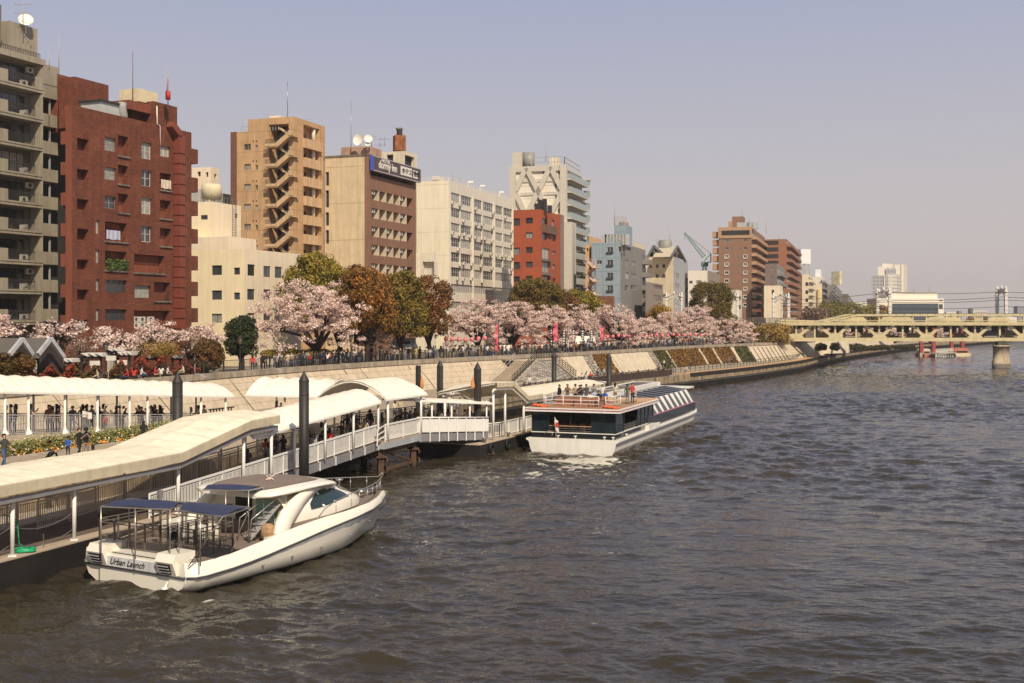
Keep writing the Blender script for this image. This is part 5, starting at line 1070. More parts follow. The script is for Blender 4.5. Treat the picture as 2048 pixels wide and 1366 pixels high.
for i, (px, w_) in enumerate(((2003, 1.75),)):
    pr_ = empty('bridge_pier', (bx(px), YB+4, 0)); tag(pr_, 'round capped concrete bridge pier standing in the river', 'bridge pier')
    mb = MB()
    def oval(z, s_): return [(bx(px)+1.6+math.cos(a)*w_*s_+(math.sin(a)*w_*s_+(5 if math.sin(a) > 0 else -5)*.8)*.4, YB+4+(math.sin(a)*w_*s_+(5 if math.sin(a) > 0 else -5)*.8), z) for a in [k*math.pi/14+.001 for k in range(28)]]
    mb.loft([oval(z, s_) for z, s_ in ((-1, 1.1), (1.15, 1.1), (1.15, 1.0), (4.4, 1.0), (4.4, 1.1), (4.75, 1.1))]); mb.build('shaft', [pc], pr_)
    mb = MB(); mb.box((bx(px), YB+.3, 4.75), (1.8, 1.6, .9)); mb.box((bx(px)+3.2, YB+8.3, 4.75), (1.8, 1.6, .9)); mb.box((bx(px), YB+.3, 5.6), (1.0, 1.0, 1.2)); mb.build('bearing', [BPD], pr_)
    mb = MB(); mb.loft([oval(z, s_) for z, s_ in ((-1, 1.14), (.85, 1.14))]); mb.build('tide_stain', [DCONC], pr_)
# ornate catenary portals on and beside the bridge
PW = mat('portal_white', (.62, .58, .52), .6, .08)
def portal(px, y0, y1, Y, wpx, lab, arch=True):
    w_ = wpx/F*Y; c = P(px, y1, Y); t_ = P(px, y0, Y).z; r_ = empty('catenary_portal', c); tag(r_, lab, 'catenary portal', 'white catenary portals of the railway')
    for s in (-1, 1):
        mb = MB(); d = -s*1.2; mb.box((c.x+s*w_/2, c.y+d, c.z), (.55, .55, (t_-c.z)*.86)); mb.lathe((c.x+s*w_/2, c.y+d, c.z+(t_-c.z)*.86), [(.5, 0), (.5, .25), (.2, .5), (.32, .9), (.05, 1.4)], 8)
        for k in range(4): mb.box((c.x+s*w_/2, c.y+d, c.z+(t_-c.z)*(.15+.2*k)), (.75, .75, .2))
        mb.build('post', [PW], r_)
    mb = MB(); pts = [(c.x+w_/2*math.cos(a), c.y-1.2*math.cos(a), c.z+(t_-c.z)*.55+(t_-c.z)*.3*math.sin(a)) for a in [math.pi*k/12 for k in range(13)]] if arch else [(c.x-w_/2, c.y+1.2, c.z+(t_-c.z)*.7), (c.x+w_/2, c.y-1.2, c.z+(t_-c.z)*.7)]
    mb.path(pts, .22, .22); q = [(x, y, z+.8) for x, y, z in pts]; mb.path(q, .22, .22)
    for a, b_ in zip(pts, q): mb.beam(a, b_, .14)
    for a, b_ in zip(pts, q[1:]): mb.beam(a, b_, .12)
    for k in (3, 6, 9) if arch else (): p = Vector(q[k]); mb.lathe(p, [(.2, 0), (.28, .3), (.03, .9)], 6)
    mb.build('arch', [PW], r_); return r_
portal(2003, 578, 627, YB+4, 8, 'white catenary portal standing over the river pier')
portal(1767, 582, 629, YB+4, 17, 'white arched catenary portal above the bridge left of the white hall')
portal(1562, 590, 642, 262, 25, 'wide ornate white catenary portal at the bank end of the truss')
portal(1348, 587, 640, 300, 28, 'ornate white catenary portal before the gabled building')
portal(1461, 587, 640, 285, 24, 'white catenary portal between the big round tree and slim white building')
portal(1252, 570, 640, 300, 30, 'lattice topped white catenary portal before the blue grey block', arch=False)
mb = MB(); cat = empty('overhead_wires', P(1780, 600, YB+4)); tag(cat, 'dark overhead railway wires strung above the truss bridge', 'overhead wires')
for (ys, r_) in (((600, 585, 583.5, 586), .05), ((607, 600, 594, 595), .05), ((612, 604, 600, 600), .05), ((620, 616, 613, 611), .05)):
    mb = MB(); pts = []
    xs = [1562, 1767, 2003, 2290]
    for i in range(3):
        a, b_ = P(xs[i], ys[i], YB+4), P(xs[i+1], ys[i+1], YB+4)
        for k in range(8): t_ = k/8; p = a.lerp(b_, t_); p.z -= 4*.35*t_*(1-t_); pts.append(p)
    mb.tube(pts, r_, 4); mb.build('wire', [DARK], cat)
vd = empty('railway_viaduct', (bx(1530), 262, 4.7)); tag(vd, 'grey railway viaduct deck emerging from behind the trees to the truss', 'viaduct')
mb = MB(); a, b_ = P(1440, 650, 285), P(1562, 652, 250); mb.beam(a, b_, 9, 1.3); mb.build('girder', [mat('viaduct_grey', (.27, .24, .19), .85, .15)], vd)
mb = MB(); rail_between(mb, a+Vector((-1, -4.4, .6)), b_+Vector((0, -4.6, .6)), 1.1, 26, 2, .1); mb.build('railing', [BP], vd)
mb = MB(); c = P(1552, 655, 250); mb.box((c.x+.8, c.y+5, -1), (6, 10, c.z+3)); mb.build('abutment', [CONC], vd)
# pale stepped abutment under the bridge, hedges, red gate pillars and small boats beyond it
ab = empty('pale_abutment', (bx(1640), 262, 2)); tag(ab, 'pale concrete abutment wedge with stairs under the left end of the truss', 'abutment')
AW = mat('abutment_pale', (.66, .58, .45), .9, .08)
def pz(px, py, Y): return P(px, py, Y)
mb = MB(); q = [pz(1585, 682, 268), pz(1695, 682, 268), pz(1697, 706, 268), pz(1628, 708, 268)]; mb.add(q+[v+Vector((2, 6, 0)) for v in q], [(0, 1, 2, 3), (4, 7, 6, 5), (0, 3, 7, 4), (1, 5, 6, 2), (0, 4, 5, 1)]); mb.build('wall', [AW], ab)
mb = MB(); mb.beam(pz(1588, 686, 264), pz(1622, 708, 260), .4, .9); mb.beam(pz(1676, 684, 266), pz(1690, 706, 262), .3, .8); mb.build('stair_rail', [GREYP], ab)
# ---------------- trees
def leafmat(name, c1, c2, tr=.2, isl=.35, nsc=.45, rough=.7):
    if name in MATS: return MATS[name]
    m = bpy.data.materials.new(name); m.use_nodes = True; t = m.node_tree; L = t.links; b = t.nodes['Principled BSDF']; MATS[name] = m
    g = nd(t, 'ShaderNodeNewGeometry'); n = nd(t, 'ShaderNodeTexNoise'); n.inputs['Scale'].default_value = nsc; n.inputs['Detail'].default_value = 3; L.new(g.outputs['Position'], n.inputs['Vector'])
    ad = nd(t, 'ShaderNodeMath', operation='MULTIPLY_ADD'); L.new(g.outputs['Random Per Island'], ad.inputs[0]); ad.inputs[1].default_value = .5; 
    sb = nd(t, 'ShaderNodeMapRange'); L.new(n.outputs[0], sb.inputs[0]); sb.inputs[1].default_value = .35; sb.inputs[2].default_value = .65; sb.inputs[3].default_value = -.1; sb.inputs[4].default_value = .6; L.new(sb.outputs[0], ad.inputs[2])
    mx = nd(t, 'ShaderNodeMixRGB'); L.new(ad.outputs[0], mx.inputs[0]); mx.inputs[1].default_value = (*c1, 1); mx.inputs[2].default_value = (*c2, 1)
    mr = nd(t, 'ShaderNodeMapRange'); L.new(g.outputs['Random Per Island'], mr.inputs[0]); mr.inputs[3].default_value = 1-isl; mr.inputs[4].default_value = 1+isl
    vm = nd(t, 'ShaderNodeVectorMath', operation='SCALE'); L.new(mx.outputs[0], vm.inputs[0]); L.new(mr.outputs[0], vm.inputs['Scale'])
    L.new(vm.outputs[0], b.inputs['Base Color']); b.inputs['Roughness'].default_value = rough; setin(b, 'Specular IOR Level', .25)
    ts = nd(t, 'ShaderNodeBsdfTranslucent'); L.new(vm.outputs[0], ts.inputs[0]); ms = nd(t, 'ShaderNodeMixShader'); ms.inputs[0].default_value = tr
    L.new(b.outputs[0], ms.inputs[1]); L.new(ts.outputs[0], ms.inputs[2]); L.new(ms.outputs[0], t.nodes['Material Output'].inputs[0]); return m
BARK = mat('bark', (.035, .024, .018), .95, .3, 3)
LM = {'yg': leafmat('yellow_green_leaves', (.15, .14, .02), (.34, .24, .035)), 'rust': leafmat('rust_leaves', (.15, .095, .02), (.37, .15, .03)), 'olive': leafmat('olive_rust_leaves', (.11, .11, .02), (.27, .165, .03)),
      'dkrust': leafmat('dark_rust_leaves', (.11, .07, .02), (.26, .10, .035)), 'gr': leafmat('green_gold_leaves', (.085, .08, .018), (.20, .125, .025)), 'gold': leafmat('gold_leaves', (.20, .13, .02), (.40, .22, .03)),
      'pine': leafmat('pine_needles', (.022, .035, .014), (.055, .062, .018)), 'bam': leafmat('bamboo_leaves', (.20, .14, .035), (.40, .25, .07)), 'bush': leafmat('bush_leaves', (.06, .05, .014), (.17, .08, .025)), 'red': leafmat('red_photinia_leaves', (.08, .05, .018), (.30, .035, .018), nsc=1.2),
      'far': leafmat('far_tree_leaves', (.15, .15, .03), (.29, .24, .06)), 'hedge': leafmat('hedge_leaves', (.05, .05, .018), (.10, .085, .03)), 'bare': leafmat('bare_twigs', (.16, .10, .07), (.26, .17, .12)),
      'pink': leafmat('cherry_blossom', (.62, .445, .38), (.87, .71, .63), tr=.3, isl=.18, nsc=.8)}
def quads_at(P_, Nn, size, r_):     # leaf quads facing roughly along Nn
    n = len(P_); a = Nn+r_.normal(0, .45, (n, 3)); a /= np.linalg.norm(a, axis=1)[:, None]+1e-9; c = r_.normal(size=(n, 3)); u = np.cross(a, c); u /= np.linalg.norm(u, axis=1)[:, None]+1e-9; v = np.cross(a, u)
    s_ = size*r_.uniform(.6, 1.35, (n, 1)); u = u*s_; v = v*s_*.8
    return np.stack([P_-u*.5, P_+v*.5, P_+u*.5, P_-v*.5], 1).reshape(-1, 3)
def puffs(r_, C, rad, per, size, up=.2):
    out = []
    for c, rr in zip(C, rad):
        d = r_.normal(size=(per, 3)); d[:, 2] += up; d /= np.linalg.norm(d, axis=1)[:, None]; p = c+d*rr*r_.uniform(.72, 1.08, (per, 1))*np.array([1, 1, .82]); out.append(quads_at(p, d, size, r_))
    return np.concatenate(out)
tree_n = [0]
def evergreen(name, px, Y, ytop, wpx, ybot, kind, label, shape=1., seed=None, zb=4.7, group=None, cat='tree', puff=.85, leaf=.27, dens=1.0, trunk=True):
    if zb == 4.7 and Y < YP(px)+4: Y = YP(px)+4
    if trunk and wpx > 30: wpx *= 1.1
    tree_n[0] += 1; r_ = np.random.RandomState(seed or tree_n[0]+50); c = P(px, ytop, Y); zt = c.z; z0 = max(P(px, ybot, Y).z, zb+.1); w_ = wpx/F*Y/2; hh = (zt-z0)
    root = empty(name, (c.x, Y, zb)); tag(root, label, cat, group)
    C = []; n = int(4.4*w_*max(hh, 1)*.9/(puff**2)*dens)+14
    for _ in range(n):
        th_ = r_.uniform(0, 2*math.pi); v = r_.uniform(-.75, 1)**1; f = math.sqrt(max(0, 1-v*v)) if v > 0 else (1-.35*v*v); f = f**(.75*shape)
        rr = r_.uniform(.86, 1.0)*(1-.12*math.sin(3*th_+tree_n[0])) if r_.rand() > .18 else r_.uniform(.3, .8)
        rr *= 1+.13*math.sin(2.3*th_+4*v+tree_n[0]); C.append((math.cos(th_)*(w_-puff*.7)*f*rr, math.sin(th_)*(w_-puff*.7)*f*rr, (z0+zt)/2+(hh/2-puff*.6)*v-zb))
    C = np.array(C); V = puffs(r_, C, r_.uniform(puff*.65, puff*1.2, len(C)), int(85/leaf*.27*dens), leaf)
    me = quadmesh('crown', V, LM[kind]); o = bpy.data.objects.new('crown', me); COL.objects.link(o); o.parent = root
    if trunk:
        mb = MB(); mb.tube([(0, 0, -.2), (.1, 0, (z0-zb)*.7+.4), (-.1, .1, (z0-zb)+hh*.35), (0, 0, (z0-zb)+hh*.7)], [.34+w_*.02, .28, .18, .06], 7)
        for k in range(6): a = k*1.05+r_.uniform(0, .5); mb.tube([(0, 0, (z0-zb)*.8+.3), (math.cos(a)*w_*.3, math.sin(a)*w_*.3, (z0-zb)+hh*.25), (math.cos(a)*w_*.65, math.sin(a)*w_*.65, (z0-zb)+hh*.5)], [.16, .1, .03], 5)
        mb.build('trunk', [BARK], root, local=True)
    return root
def cherry(px, Y, ytop, wpx, ybot, label, lean=0., seed=None, zb=4.7, dens=1., group='cherry trees in blossom', gap=.25, size=.2):
    if zb == 4.7 and Y < YP(px)+5: Y = YP(px)+5
    wpx *= 1.14; ybot += 5
    tree_n[0] += 1; r_ = np.random.RandomState(seed or tree_n[0]+200); c = P(px, ytop, Y); hh = c.z-zb; w_ = wpx/F*Y/2
    root = empty('cherry_tree', (c.x, Y, zb)); tag(root, label, 'cherry tree', group); z0 = max(P(px, ybot, Y).z-zb, .9)
    mb = MB(); fork = Vector((lean*w_*.25, 0, min(z0*.9+.3, 2.2))); mb.tube([(0, 0, -.2), fork*.5+Vector((lean*.15, 0, 0)), fork], [.5, .42, .36], 7)
    tips = []; nl = 9
    for k in range(nl):
        a = k*2*math.pi/nl+r_.uniform(-.35, .35); rr = w_*r_.uniform(.55, .95); el = r_.uniform(.15, 1)
        e_ = Vector((math.cos(a)*rr*(1-.35*el)+lean*w_*.12, math.sin(a)*rr*(1-.35*el)*.9, z0+(hh-z0)*(.15+.72*el))); m1 = fork.lerp(e_, .4)+Vector((0, 0, .35+r_.uniform(0, .5))); m2 = fork.lerp(e_, .75)+Vector((r_.normal()*.3, r_.normal()*.3, .25))
        pts = [fork, m1, m2, e_]; mb.tube(pts, [.26, .17, .11, .04], 6)
        for _ in range(5):
            q = pts[r_.randint(1, 3)].lerp(pts[3], r_.uniform(0, .7)); b_ = r_.uniform(0, 6.28); l_ = w_*r_.uniform(.2, .45)
            e2 = q+Vector((math.cos(b_)*l_, math.sin(b_)*l_, r_.uniform(-.25, .6)*l_)); md = q.lerp(e2, .5)+Vector((0, 0, .15)); mb.tube([q, md, e2], [.08, .055, .02], 4)
            for f in (.35, .6, .85, 1.02): tips.append(q.lerp(e2, f)+Vector(r_.normal(0, .22, 3)))
        for f in (.5, .65, .8, .95, 1.05): tips.append(m1.lerp(e_, f)+Vector(r_.normal(0, .3, 3)))
    mb.build('trunk', [BARK], root, local=True)
    T = np.array([tuple(p) for p in tips if p.z < hh+.1 and p.z > .6]); extra = []
    n2 = int(26*w_*dens)
    for _ in range(n2):
        a = r_.uniform(0, 6.28); v = r_.uniform(0, 1); f = math.sqrt(1-(v*.97)**2); rr = r_.uniform(.55, 1.0)*w_; extra.append((math.cos(a)*rr*f*.95, math.sin(a)*rr*f*.9, z0+(hh-z0)*v*.93+r_.normal()*.1))
    T = np.concatenate([T, np.array(extra)]); keep = r_.rand(len(T)) > gap; T = T[keep]; per = int(46*dens)
    out = []
    for p in T:
        d = r_.normal(size=(per, 3)); d /= np.linalg.norm(d, axis=1)[:, None]; q = p+d*np.array([.62, .62, .32])*r_.uniform(.3, 1, (per, 1))*(.8+.05*w_); out.append(quads_at(q, d+np.array([0, 0, .5]), size, r_))
    V = np.concatenate(out); me = quadmesh('blossom', V, LM['pink']); o = bpy.data.objects.new('blossom', me); COL.objects.link(o); o.parent = root; return root
def D(px, k): return YP(px)+k
cherry(600, D(600, 8), 556, 235, 690, 'largest cherry tree, blossoms spreading wide over the promenade crowd', 1, dens=1.25, seed=11)
cherry(672, D(672, 14), 552, 120, 660, 'tall cherry tree just right of the largest one, before the yellow green tree', .5, seed=12)
cherry(740, D(740, 9), 640, 80, 690, 'low cherry bough under the rust coloured trees', seed=13)
for i, (px, k, yt, w_, lab) in enumerate(((945, 9, 592, 125, 'cherry tree in front of the white office slab'), (1035, 11, 596, 120, 'cherry tree below the round green gold tree, left of the tall pink banner'), (1100, 10, 604, 105, 'cherry tree directly behind the middle pink banner'), (1165, 16, 606, 90, 'cherry tree below the yellow green tree pair'), (1225, 12, 606, 125, 'cherry tree right of the third pink banner'), (1292, 14, 632, 85, 'low cherry tree below the small gold tree'), (1345, 14, 618, 90, 'cherry tree between the small gold tree and big round tree'), (1392, 12, 606, 110, 'dark limbed cherry tree left of the big round green gold tree'), (1445, 14, 630, 90, 'cherry tree below the big round green gold tree'), (1487, 12, 640, 50, 'last small cherry tree before the bamboo clump'))):
    cherry(px, D(px, k), yt, w_, 688-i*.8, lab, (-1)**i*.6, seed=30+i, dens=1.05)
for i, (px, Y, yt, w_, yb, lab) in enumerate(((-5, 95, 626, 80, 680, 'cherry tree cut by the left edge before the greige apartments'), (112, 98, 640, 105, 690, 'thin cherry tree at the foot of the red brick apartments, by the gabled shelter'), (222, 100, 657, 85, 700, 'small cherry tree over the white zigzag pergola'), (322, 104, 636, 100, 700, 'cherry tree before the red exhaust duct'), (408, 108, 642, 75, 690, 'loose cherry tree before the low cream block'), (275, 106, 668, 60, 700, 'wispy little cherry tree left of the exhaust duct'))):
    cherry(px, Y, yt, w_, yb, lab, .2, seed=50+i, dens=.55, gap=.6, size=.2)
for i, (px, yt, w_) in enumerate(((1660, 655, 50), (1720, 652, 60), (1790, 655, 60), (1860, 650, 70), (1925, 655, 60))):
    cherry(px, 330+i*12, yt, w_, 675, 'faint cherry tree seen through the bridge truss, '+('leftmost', 'second from the left', 'middle one', 'second from the right', 'rightmost')[i], seed=70+i, dens=.6, zb=3, size=.4)
evergreen('broadleaf_tree', 632, 142, 505, 124, 660, 'yg', 'yellow green domed tree rising behind the largest cherry tree')
evergreen('broadleaf_tree', 712, 136, 529, 40, 590, 'dkrust', 'small rust crown between yellow green tree and hotel')
evergreen('broadleaf_tree', 733, 131, 533, 118, 688, 'rust', 'rust and green tree below the hotel corner, leftmost of three')
evergreen('broadleaf_tree', 800, 135, 541, 108, 690, 'olive', 'olive and rust tree, middle of the three before the hotel')
evergreen('broadleaf_tree', 857, 138, 551, 86, 688, 'dkrust', 'dark red rust tree, rightmost of the three before the hotel')
evergreen('broadleaf_tree', 1070, 184, 557, 104, 668, 'gr', 'round green gold tree in front of the orange red block')
evergreen('broadleaf_tree', 1122, 188, 580, 60, 650, 'dkrust', 'rust tree tucked behind the round green gold tree')
evergreen('broadleaf_tree', 1152, 192, 578, 44, 650, 'yg', 'narrow yellow green tree at the foot of the lattice tower')
evergreen('broadleaf_tree', 1180, 196, 584, 54, 650, 'yg', 'bushy yellow green tree before the blue grey block')
evergreen('broadleaf_tree', 1321, 222, 609, 50, 650, 'gold', 'small golden tree in front of the gabled building')
evergreen('broadleaf_tree', 1422, 236, 563, 86, 668, 'gr', 'big round green gold tree left of the tall brown tower', shape=.8)
evergreen('black_pine', 482, 103, 631, 62, 722, 'pine', 'dark green pine left of the largest cherry tree', puff=.6, leaf=.2)
evergreen('round_bush', 22, 84, 704, 84, 760, 'bush', 'big olive rust bush at the left edge above the queue canopy', puff=.5, leaf=.17, trunk=False, cat='bush')
evergreen('round_bush', 414, 99, 678, 66, 748, 'bush', 'round dark olive rust bush behind the fence left of the pine', puff=.5, leaf=.18, trunk=False, cat='bush')
evergreen('twiggy_tree', 160, 96, 672, 66, 745, 'bare', 'bare reddish twiggy shrub in front of the gabled shelter', puff=.8, leaf=.12, dens=.5, cat='shrub')
evergreen('twiggy_tree', 318, 101, 684, 78, 720, 'bam', 'bare olive twiggy shrub in front of the pergola roofs', puff=.8, leaf=.12, dens=.55, cat='shrub')
evergreen('twiggy_tree', 380, 106, 655, 60, 720, 'bare', 'bare brown twiggy tree between cherry trees left of the pine', puff=.9, leaf=.1, dens=.4, cat='shrub')
evergreen('bamboo_clump', 1541, 225, 646, 76, 705, 'bam', 'feathery ochre bamboo clump at the bank end of the truss', puff=1.0, leaf=.3, cat='bamboo')
for px, Y, yt, w_, yb, k, lab in ((1668, 400, 601, 62, 650, 'far', 'pale olive tree above the left part of the truss'), (1712, 410, 604, 84, 650, 'far', 'broad pale olive tree above the truss before the high-rise'), (1760, 415, 611, 46, 650, 'rust', 'olive rust tree at the left corner of the white hall'), (1845, 420, 613, 66, 650, 'far', 'domed olive tree in front of the white hall glass front'), (1632, 330, 615, 60, 650, 'bare', 'bare twiggy tree above the left end of the truss'), (1960, 420, 634, 50, 650, 'gold', 'small golden tree peeping over the truss near the right pier')):
    evergreen('distant_tree', px, Y, yt, w_, yb, k, lab, puff=1.6, leaf=.55, group='trees beyond the bridge')
for px, Y, yt, w_, yb, lab in ((1643, 262, 686, 24, 702, 'left round clipped bush under the bridge'), (1670, 262, 686, 20, 702, 'right round clipped bush under the bridge'), (1712, 285, 688, 50, 703, 'long low hedge under the bridge right of the round bushes'), (1760, 300, 690, 50, 704, 'low hedge on the far terrace left of the red pillars'), (1805, 320, 690, 60, 703, 'low dark hedge just left of the red pillars')):
    evergreen('clipped_bush', px, Y, yt, w_, yb, 'hedge', lab, zb=2, puff=.7, leaf=.25, trunk=False, cat='bush')
for i, (x0, x1, up) in enumerate(((58, 150, 1.6), (150, 240, 1.4), (240, 330, 1.9), (330, 400, 1.1))):
    r_ = np.random.RandomState(90+i); k = 2300; px_ = r_.uniform(x0, x1, k); pts = []
    for p in px_:
        Y = YP(max(p, -200))+r_.uniform(2.5, 5); x = (p-1024)/F*Y; hh = up*(.75+.25*math.sin(p*.14)); pts.append((x, Y, 4.7+hh*r_.uniform(0, 1)**.5+.6))
    P_ = np.array(pts); c0 = P_.mean(0); c0[2] = 4.7; V = quads_at(P_-c0, np.tile([[0, -.4, 1.]], (k, 1)), .24, r_); me = quadmesh('photinia_hedge', V, LM['red'] if i != 1 else LM['bush']); o = bpy.data.objects.new('photinia_hedge', me); COL.objects.link(o); o.location = c0
    tag(o, ('red leaved hedge right of the big left bush', 'olive hedge between two red hedges above the queue canopy', 'red leaved hedge behind the seated visitors', 'low red hedge left of the round dark bush')[i], 'hedge')
evergreen('clipped_bush', 590, D(590, 11), 700, 150, 716, 'yg', 'bright green low hedge behind the fence under the largest cherry tree', puff=.5, leaf=.2, trunk=False, cat='hedge')
# fence on the promenade
FX = offs(CAP, 1.0)
def fence(Y0, Y1, label):
    seg = [at(FX, Y0+(Y1-Y0)*k/8) for k in range(9)]; r_ = empty('iron_fence', (seg[0].x, seg[0].y, 4.7)); tag(r_, label, 'fence', 'dark iron fence along the promenade')
    mb = MB()
    for a, b_ in zip(seg, seg[1:]):
        a, b_ = Vector((a.x, a.y, 0)), Vector((b_.x, b_.y, 0)); L_ = (b_-a).length; n = max(3, int(L_/.22))
        for z in (5.3, 6.5): mb.beam(a+Vector((0, 0, z)), b_+Vector((0, 0, z)), .05)
        for k in range(n): p = a.lerp(b_, k/n); mb.beam(p+Vector((0, 0, 5.3)), p+Vector((0, 0, 6.5)), .022)
    mb.build('bars', [DARK], r_)
    for a in seg[::2][:4]: mb = MB(); mb.box((a.x, a.y, 4.7), (.12, .12, 1.95)); mb.build('post', [DARK], r_)
ys = [93, 104, 116, 128, 140, 150, 165, 180, 196, 212, 226]
for k, (a, b_) in enumerate(zip(ys, ys[1:])):
    if k == 5: a = 157
    fence(a, b_, ('fence stretch left of the round dark bush', 'fence stretch before the pine', 'fence stretch under the left half of the largest cherry tree', 'fence stretch under the rust coloured trees', 'fence stretch left of the stairs', 'fence stretch right of the stairs behind the middle pink banner', 'fence stretch behind the third pink banner', 'fence stretch above the widest ivy patch', 'fence stretch above the far green ivy', 'last fence stretch before the bamboo clump')[k])
# banners
PINK = mat('pink_banner', (.80, .16, .22), .7, .06, trans=.2); BWM = mat('white_banner', (.7, .66, .62), .8, .05)
def banner(px, y0, y1, Y, wpx, m, lab, grp, chars=False):
    t_, b_ = P(px, y0, Y), P(px, y1, Y); r_ = empty('banner', (t_.x, Y, 4.7)); tag(r_, lab, 'banner', grp)
    mb = MB(); mb.tube([(t_.x+.0, Y, 4.7), (t_.x, Y, t_.z+.3)], .05, 6); mb.beam((t_.x, Y, t_.z), (t_.x-wpx/F*Y, Y, t_.z), .04); mb.build('pole', [DARK], r_)
    mb = MB(); w_ = wpx/F*Y; n = 14
    for k in range(n):
        za, zb_ = t_.z+(b_.z-t_.z)*k/n, t_.z+(b_.z-t_.z)*(k+1)/n; da, db = .22*math.sin(k*.9+px), .22*math.sin((k+1)*.9+px); xa, xb = -.12*math.sin(k*.5+px), -.12*math.sin((k+1)*.5+px)
        mb.add([(t_.x-.05+xa*.3, Y, za), (t_.x-w_+xa, Y+da, za), (t_.x-w_+xb, Y+db, zb_), (t_.x-.05+xb*.3, Y, zb_)], [(0, 1, 2, 3)], 0)
    if chars:
        for k in range(6): z = t_.z+(b_.z-t_.z)*(k+.5)/6; mb.box((t_.x-w_*.5, Y-.15, z-.13), (w_*.55, .03, .22), 0, 1)
    o = mb.build('cloth', [m, BWM], r_)
banner(997, 649, 702, D(997, 3), 7, PINK, 'tall pink banner above the stone stairs, leftmost of three', 'pink banners on the promenade')
banner(1116, 647, 682, D(1116, 3), 9, PINK, 'pink banner in the middle, beside a black banner', 'pink banners on the promenade')
banner(1208, 654, 681, D(1208, 3), 7, PINK, 'pink banner furthest right, curling at its top', 'pink banners on the promenade')
BKB = mat('black_banner', (.03, .03, .035), .8)
for k, px in enumerate((1106, 1131, 1150, 1168, 1186)): banner(px, 658+k*.6, 690-k*.8, D(px, 5), 6, BKB, ('black lettered banner just left of the middle pink banner', 'black lettered banner just right of the middle pink banner', 'black lettered banner halfway between two pink banners', 'black lettered banner before the pale awning', 'black lettered banner nearest the third pink banner')[k], 'black banners with white lettering', True)
# lanterns on a string
LNT = mat('lantern_pink', (.75, .20, .22), .6, .1); lm = MB(); lm.lathe((0, 0, 0), [(.12, 0), (.24, .1), (.27, .3), (.22, .5), (.1, .58)], 8); lm.box((0, 0, .56), (.2, .2, .06), 0, 1); LME = lm.mesh('paper_lantern', [LNT, DARK])
k = 0
for px in list(range(892, 975, 13))+list(range(1215, 1420, 11)):
    Y = D(px, 4); p = P(px, 683.5-(px-890)*.022+1.2*math.sin(px*.4), Y); o = inst('paper_lantern', LME, None, p); tag(o, 'pink and white paper lantern in the string '+('before the white office slab' if px < 1000 else 'under the far cherry trees'), 'lantern', 'lanterns before the white office slab' if px < 1000 else 'lanterns under the far cherry trees')
for nm, px0, px1 in (('left', 892, 970), ('right', 1215, 1413)):
    mb = MB(); pts = [P(px, 681-(px-890)*.022, D(px, 4)) for px in range(px0, px1+1, 13)]; mb.tube(pts, .03, 4); mb.beam((pts[0].x, pts[0].y, 4.7), pts[0], .1); mb.beam((pts[-1].x, pts[-1].y, 4.7), pts[-1], .1); o = mb.build('lantern_line', [DARK]); tag(o, 'dark line carrying paper lanterns '+('before the white office slab' if nm == 'left' else 'under the far cherry trees'), 'lantern line')
# tents, kiosks, booths behind the crowd
def tent(px, y0, y1, Y, wpx, m, lab, d=3., nm='marquee_tent', stripes=False):
    Y = max(Y, YP(px)+6); w_ = wpx/F*Y; t_ = P(px, y0, Y).z; e_ = P(px, y1, Y).z; x = P(px, y0, Y).x; r_ = empty(nm, (x, Y, 4.7)); tag(r_, lab, 'tent')
    mb = MB(); h2 = w_/2; mb.quad((x-h2, Y-d/2, e_), (x+h2, Y-d/2, e_), (x+h2*.8, Y, t_), (x-h2*.8, Y, t_)); mb.quad((x-h2, Y+d/2, e_), (x+h2, Y+d/2, e_), (x+h2*.8, Y, t_), (x-h2*.8, Y, t_)); mb.add([(x-h2, Y-d/2, e_), (x-h2, Y+d/2, e_), (x-h2*.8, Y, t_)], [(0, 1, 2)]); mb.add([(x+h2, Y-d/2, e_), (x+h2, Y+d/2, e_), (x+h2*.8, Y, t_)], [(0, 1, 2)])
    if stripes:
        for j in range(4): u = -.15+.1*j; mb.quad((x+w_*u, Y-d/2*.6, e_+(t_-e_)*.4+.05), (x+w_*u+.35, Y-d/2*.6, e_+(t_-e_)*.4+.05), (x+w_*u+.35, Y-d/2*.3, e_+(t_-e_)*.7+.05), (x+w_*u, Y-d/2*.3, e_+(t_-e_)*.7+.05), 1)
    mb.build('roof', [m, DARK], r_)
    for i in (-1, 1):
        for j in (-1, 1): mb = MB(); mb.beam((x+i*h2*.95, Y+j*d*.48, 4.7), (x+i*h2*.95, Y+j*d*.48, e_), .07); mb.build('pole', [GREYP], r_)
    return r_
TNT = mat('tent_white', (.72, .66, .56), .8, .06); tent(808, 676, 697, 127, 52, mat('tent_grey', (.45, .43, .40), .8), 'grey white event tent under the rust trees', 4, stripes=True)
tent(1170, 672, 688, D(1170, 9), 44, TNT, 'pale beige awning tent behind the black banners'); tent(1128, 672, 687, D(1128, 9), 18, TNT, 'small pale tent left of the beige awning tent')
tent(1010, 690, 700, D(1010, 9), 30, TNT, 'low pale tent behind the crowd at the top of the stairs')
for k in range(8): px = 1235+k*17; tent(px, 680, 685.5, D(px, 8), 14, TNT if k % 2 else mat('tent_red', (.5, .1, .08), .8), 'little stall awning under the far cherry trees, '+('first', 'second', 'third', 'fourth', 'fifth', 'sixth', 'seventh', 'eighth')[k]+' from the left', 2.5, 'stall_awning')
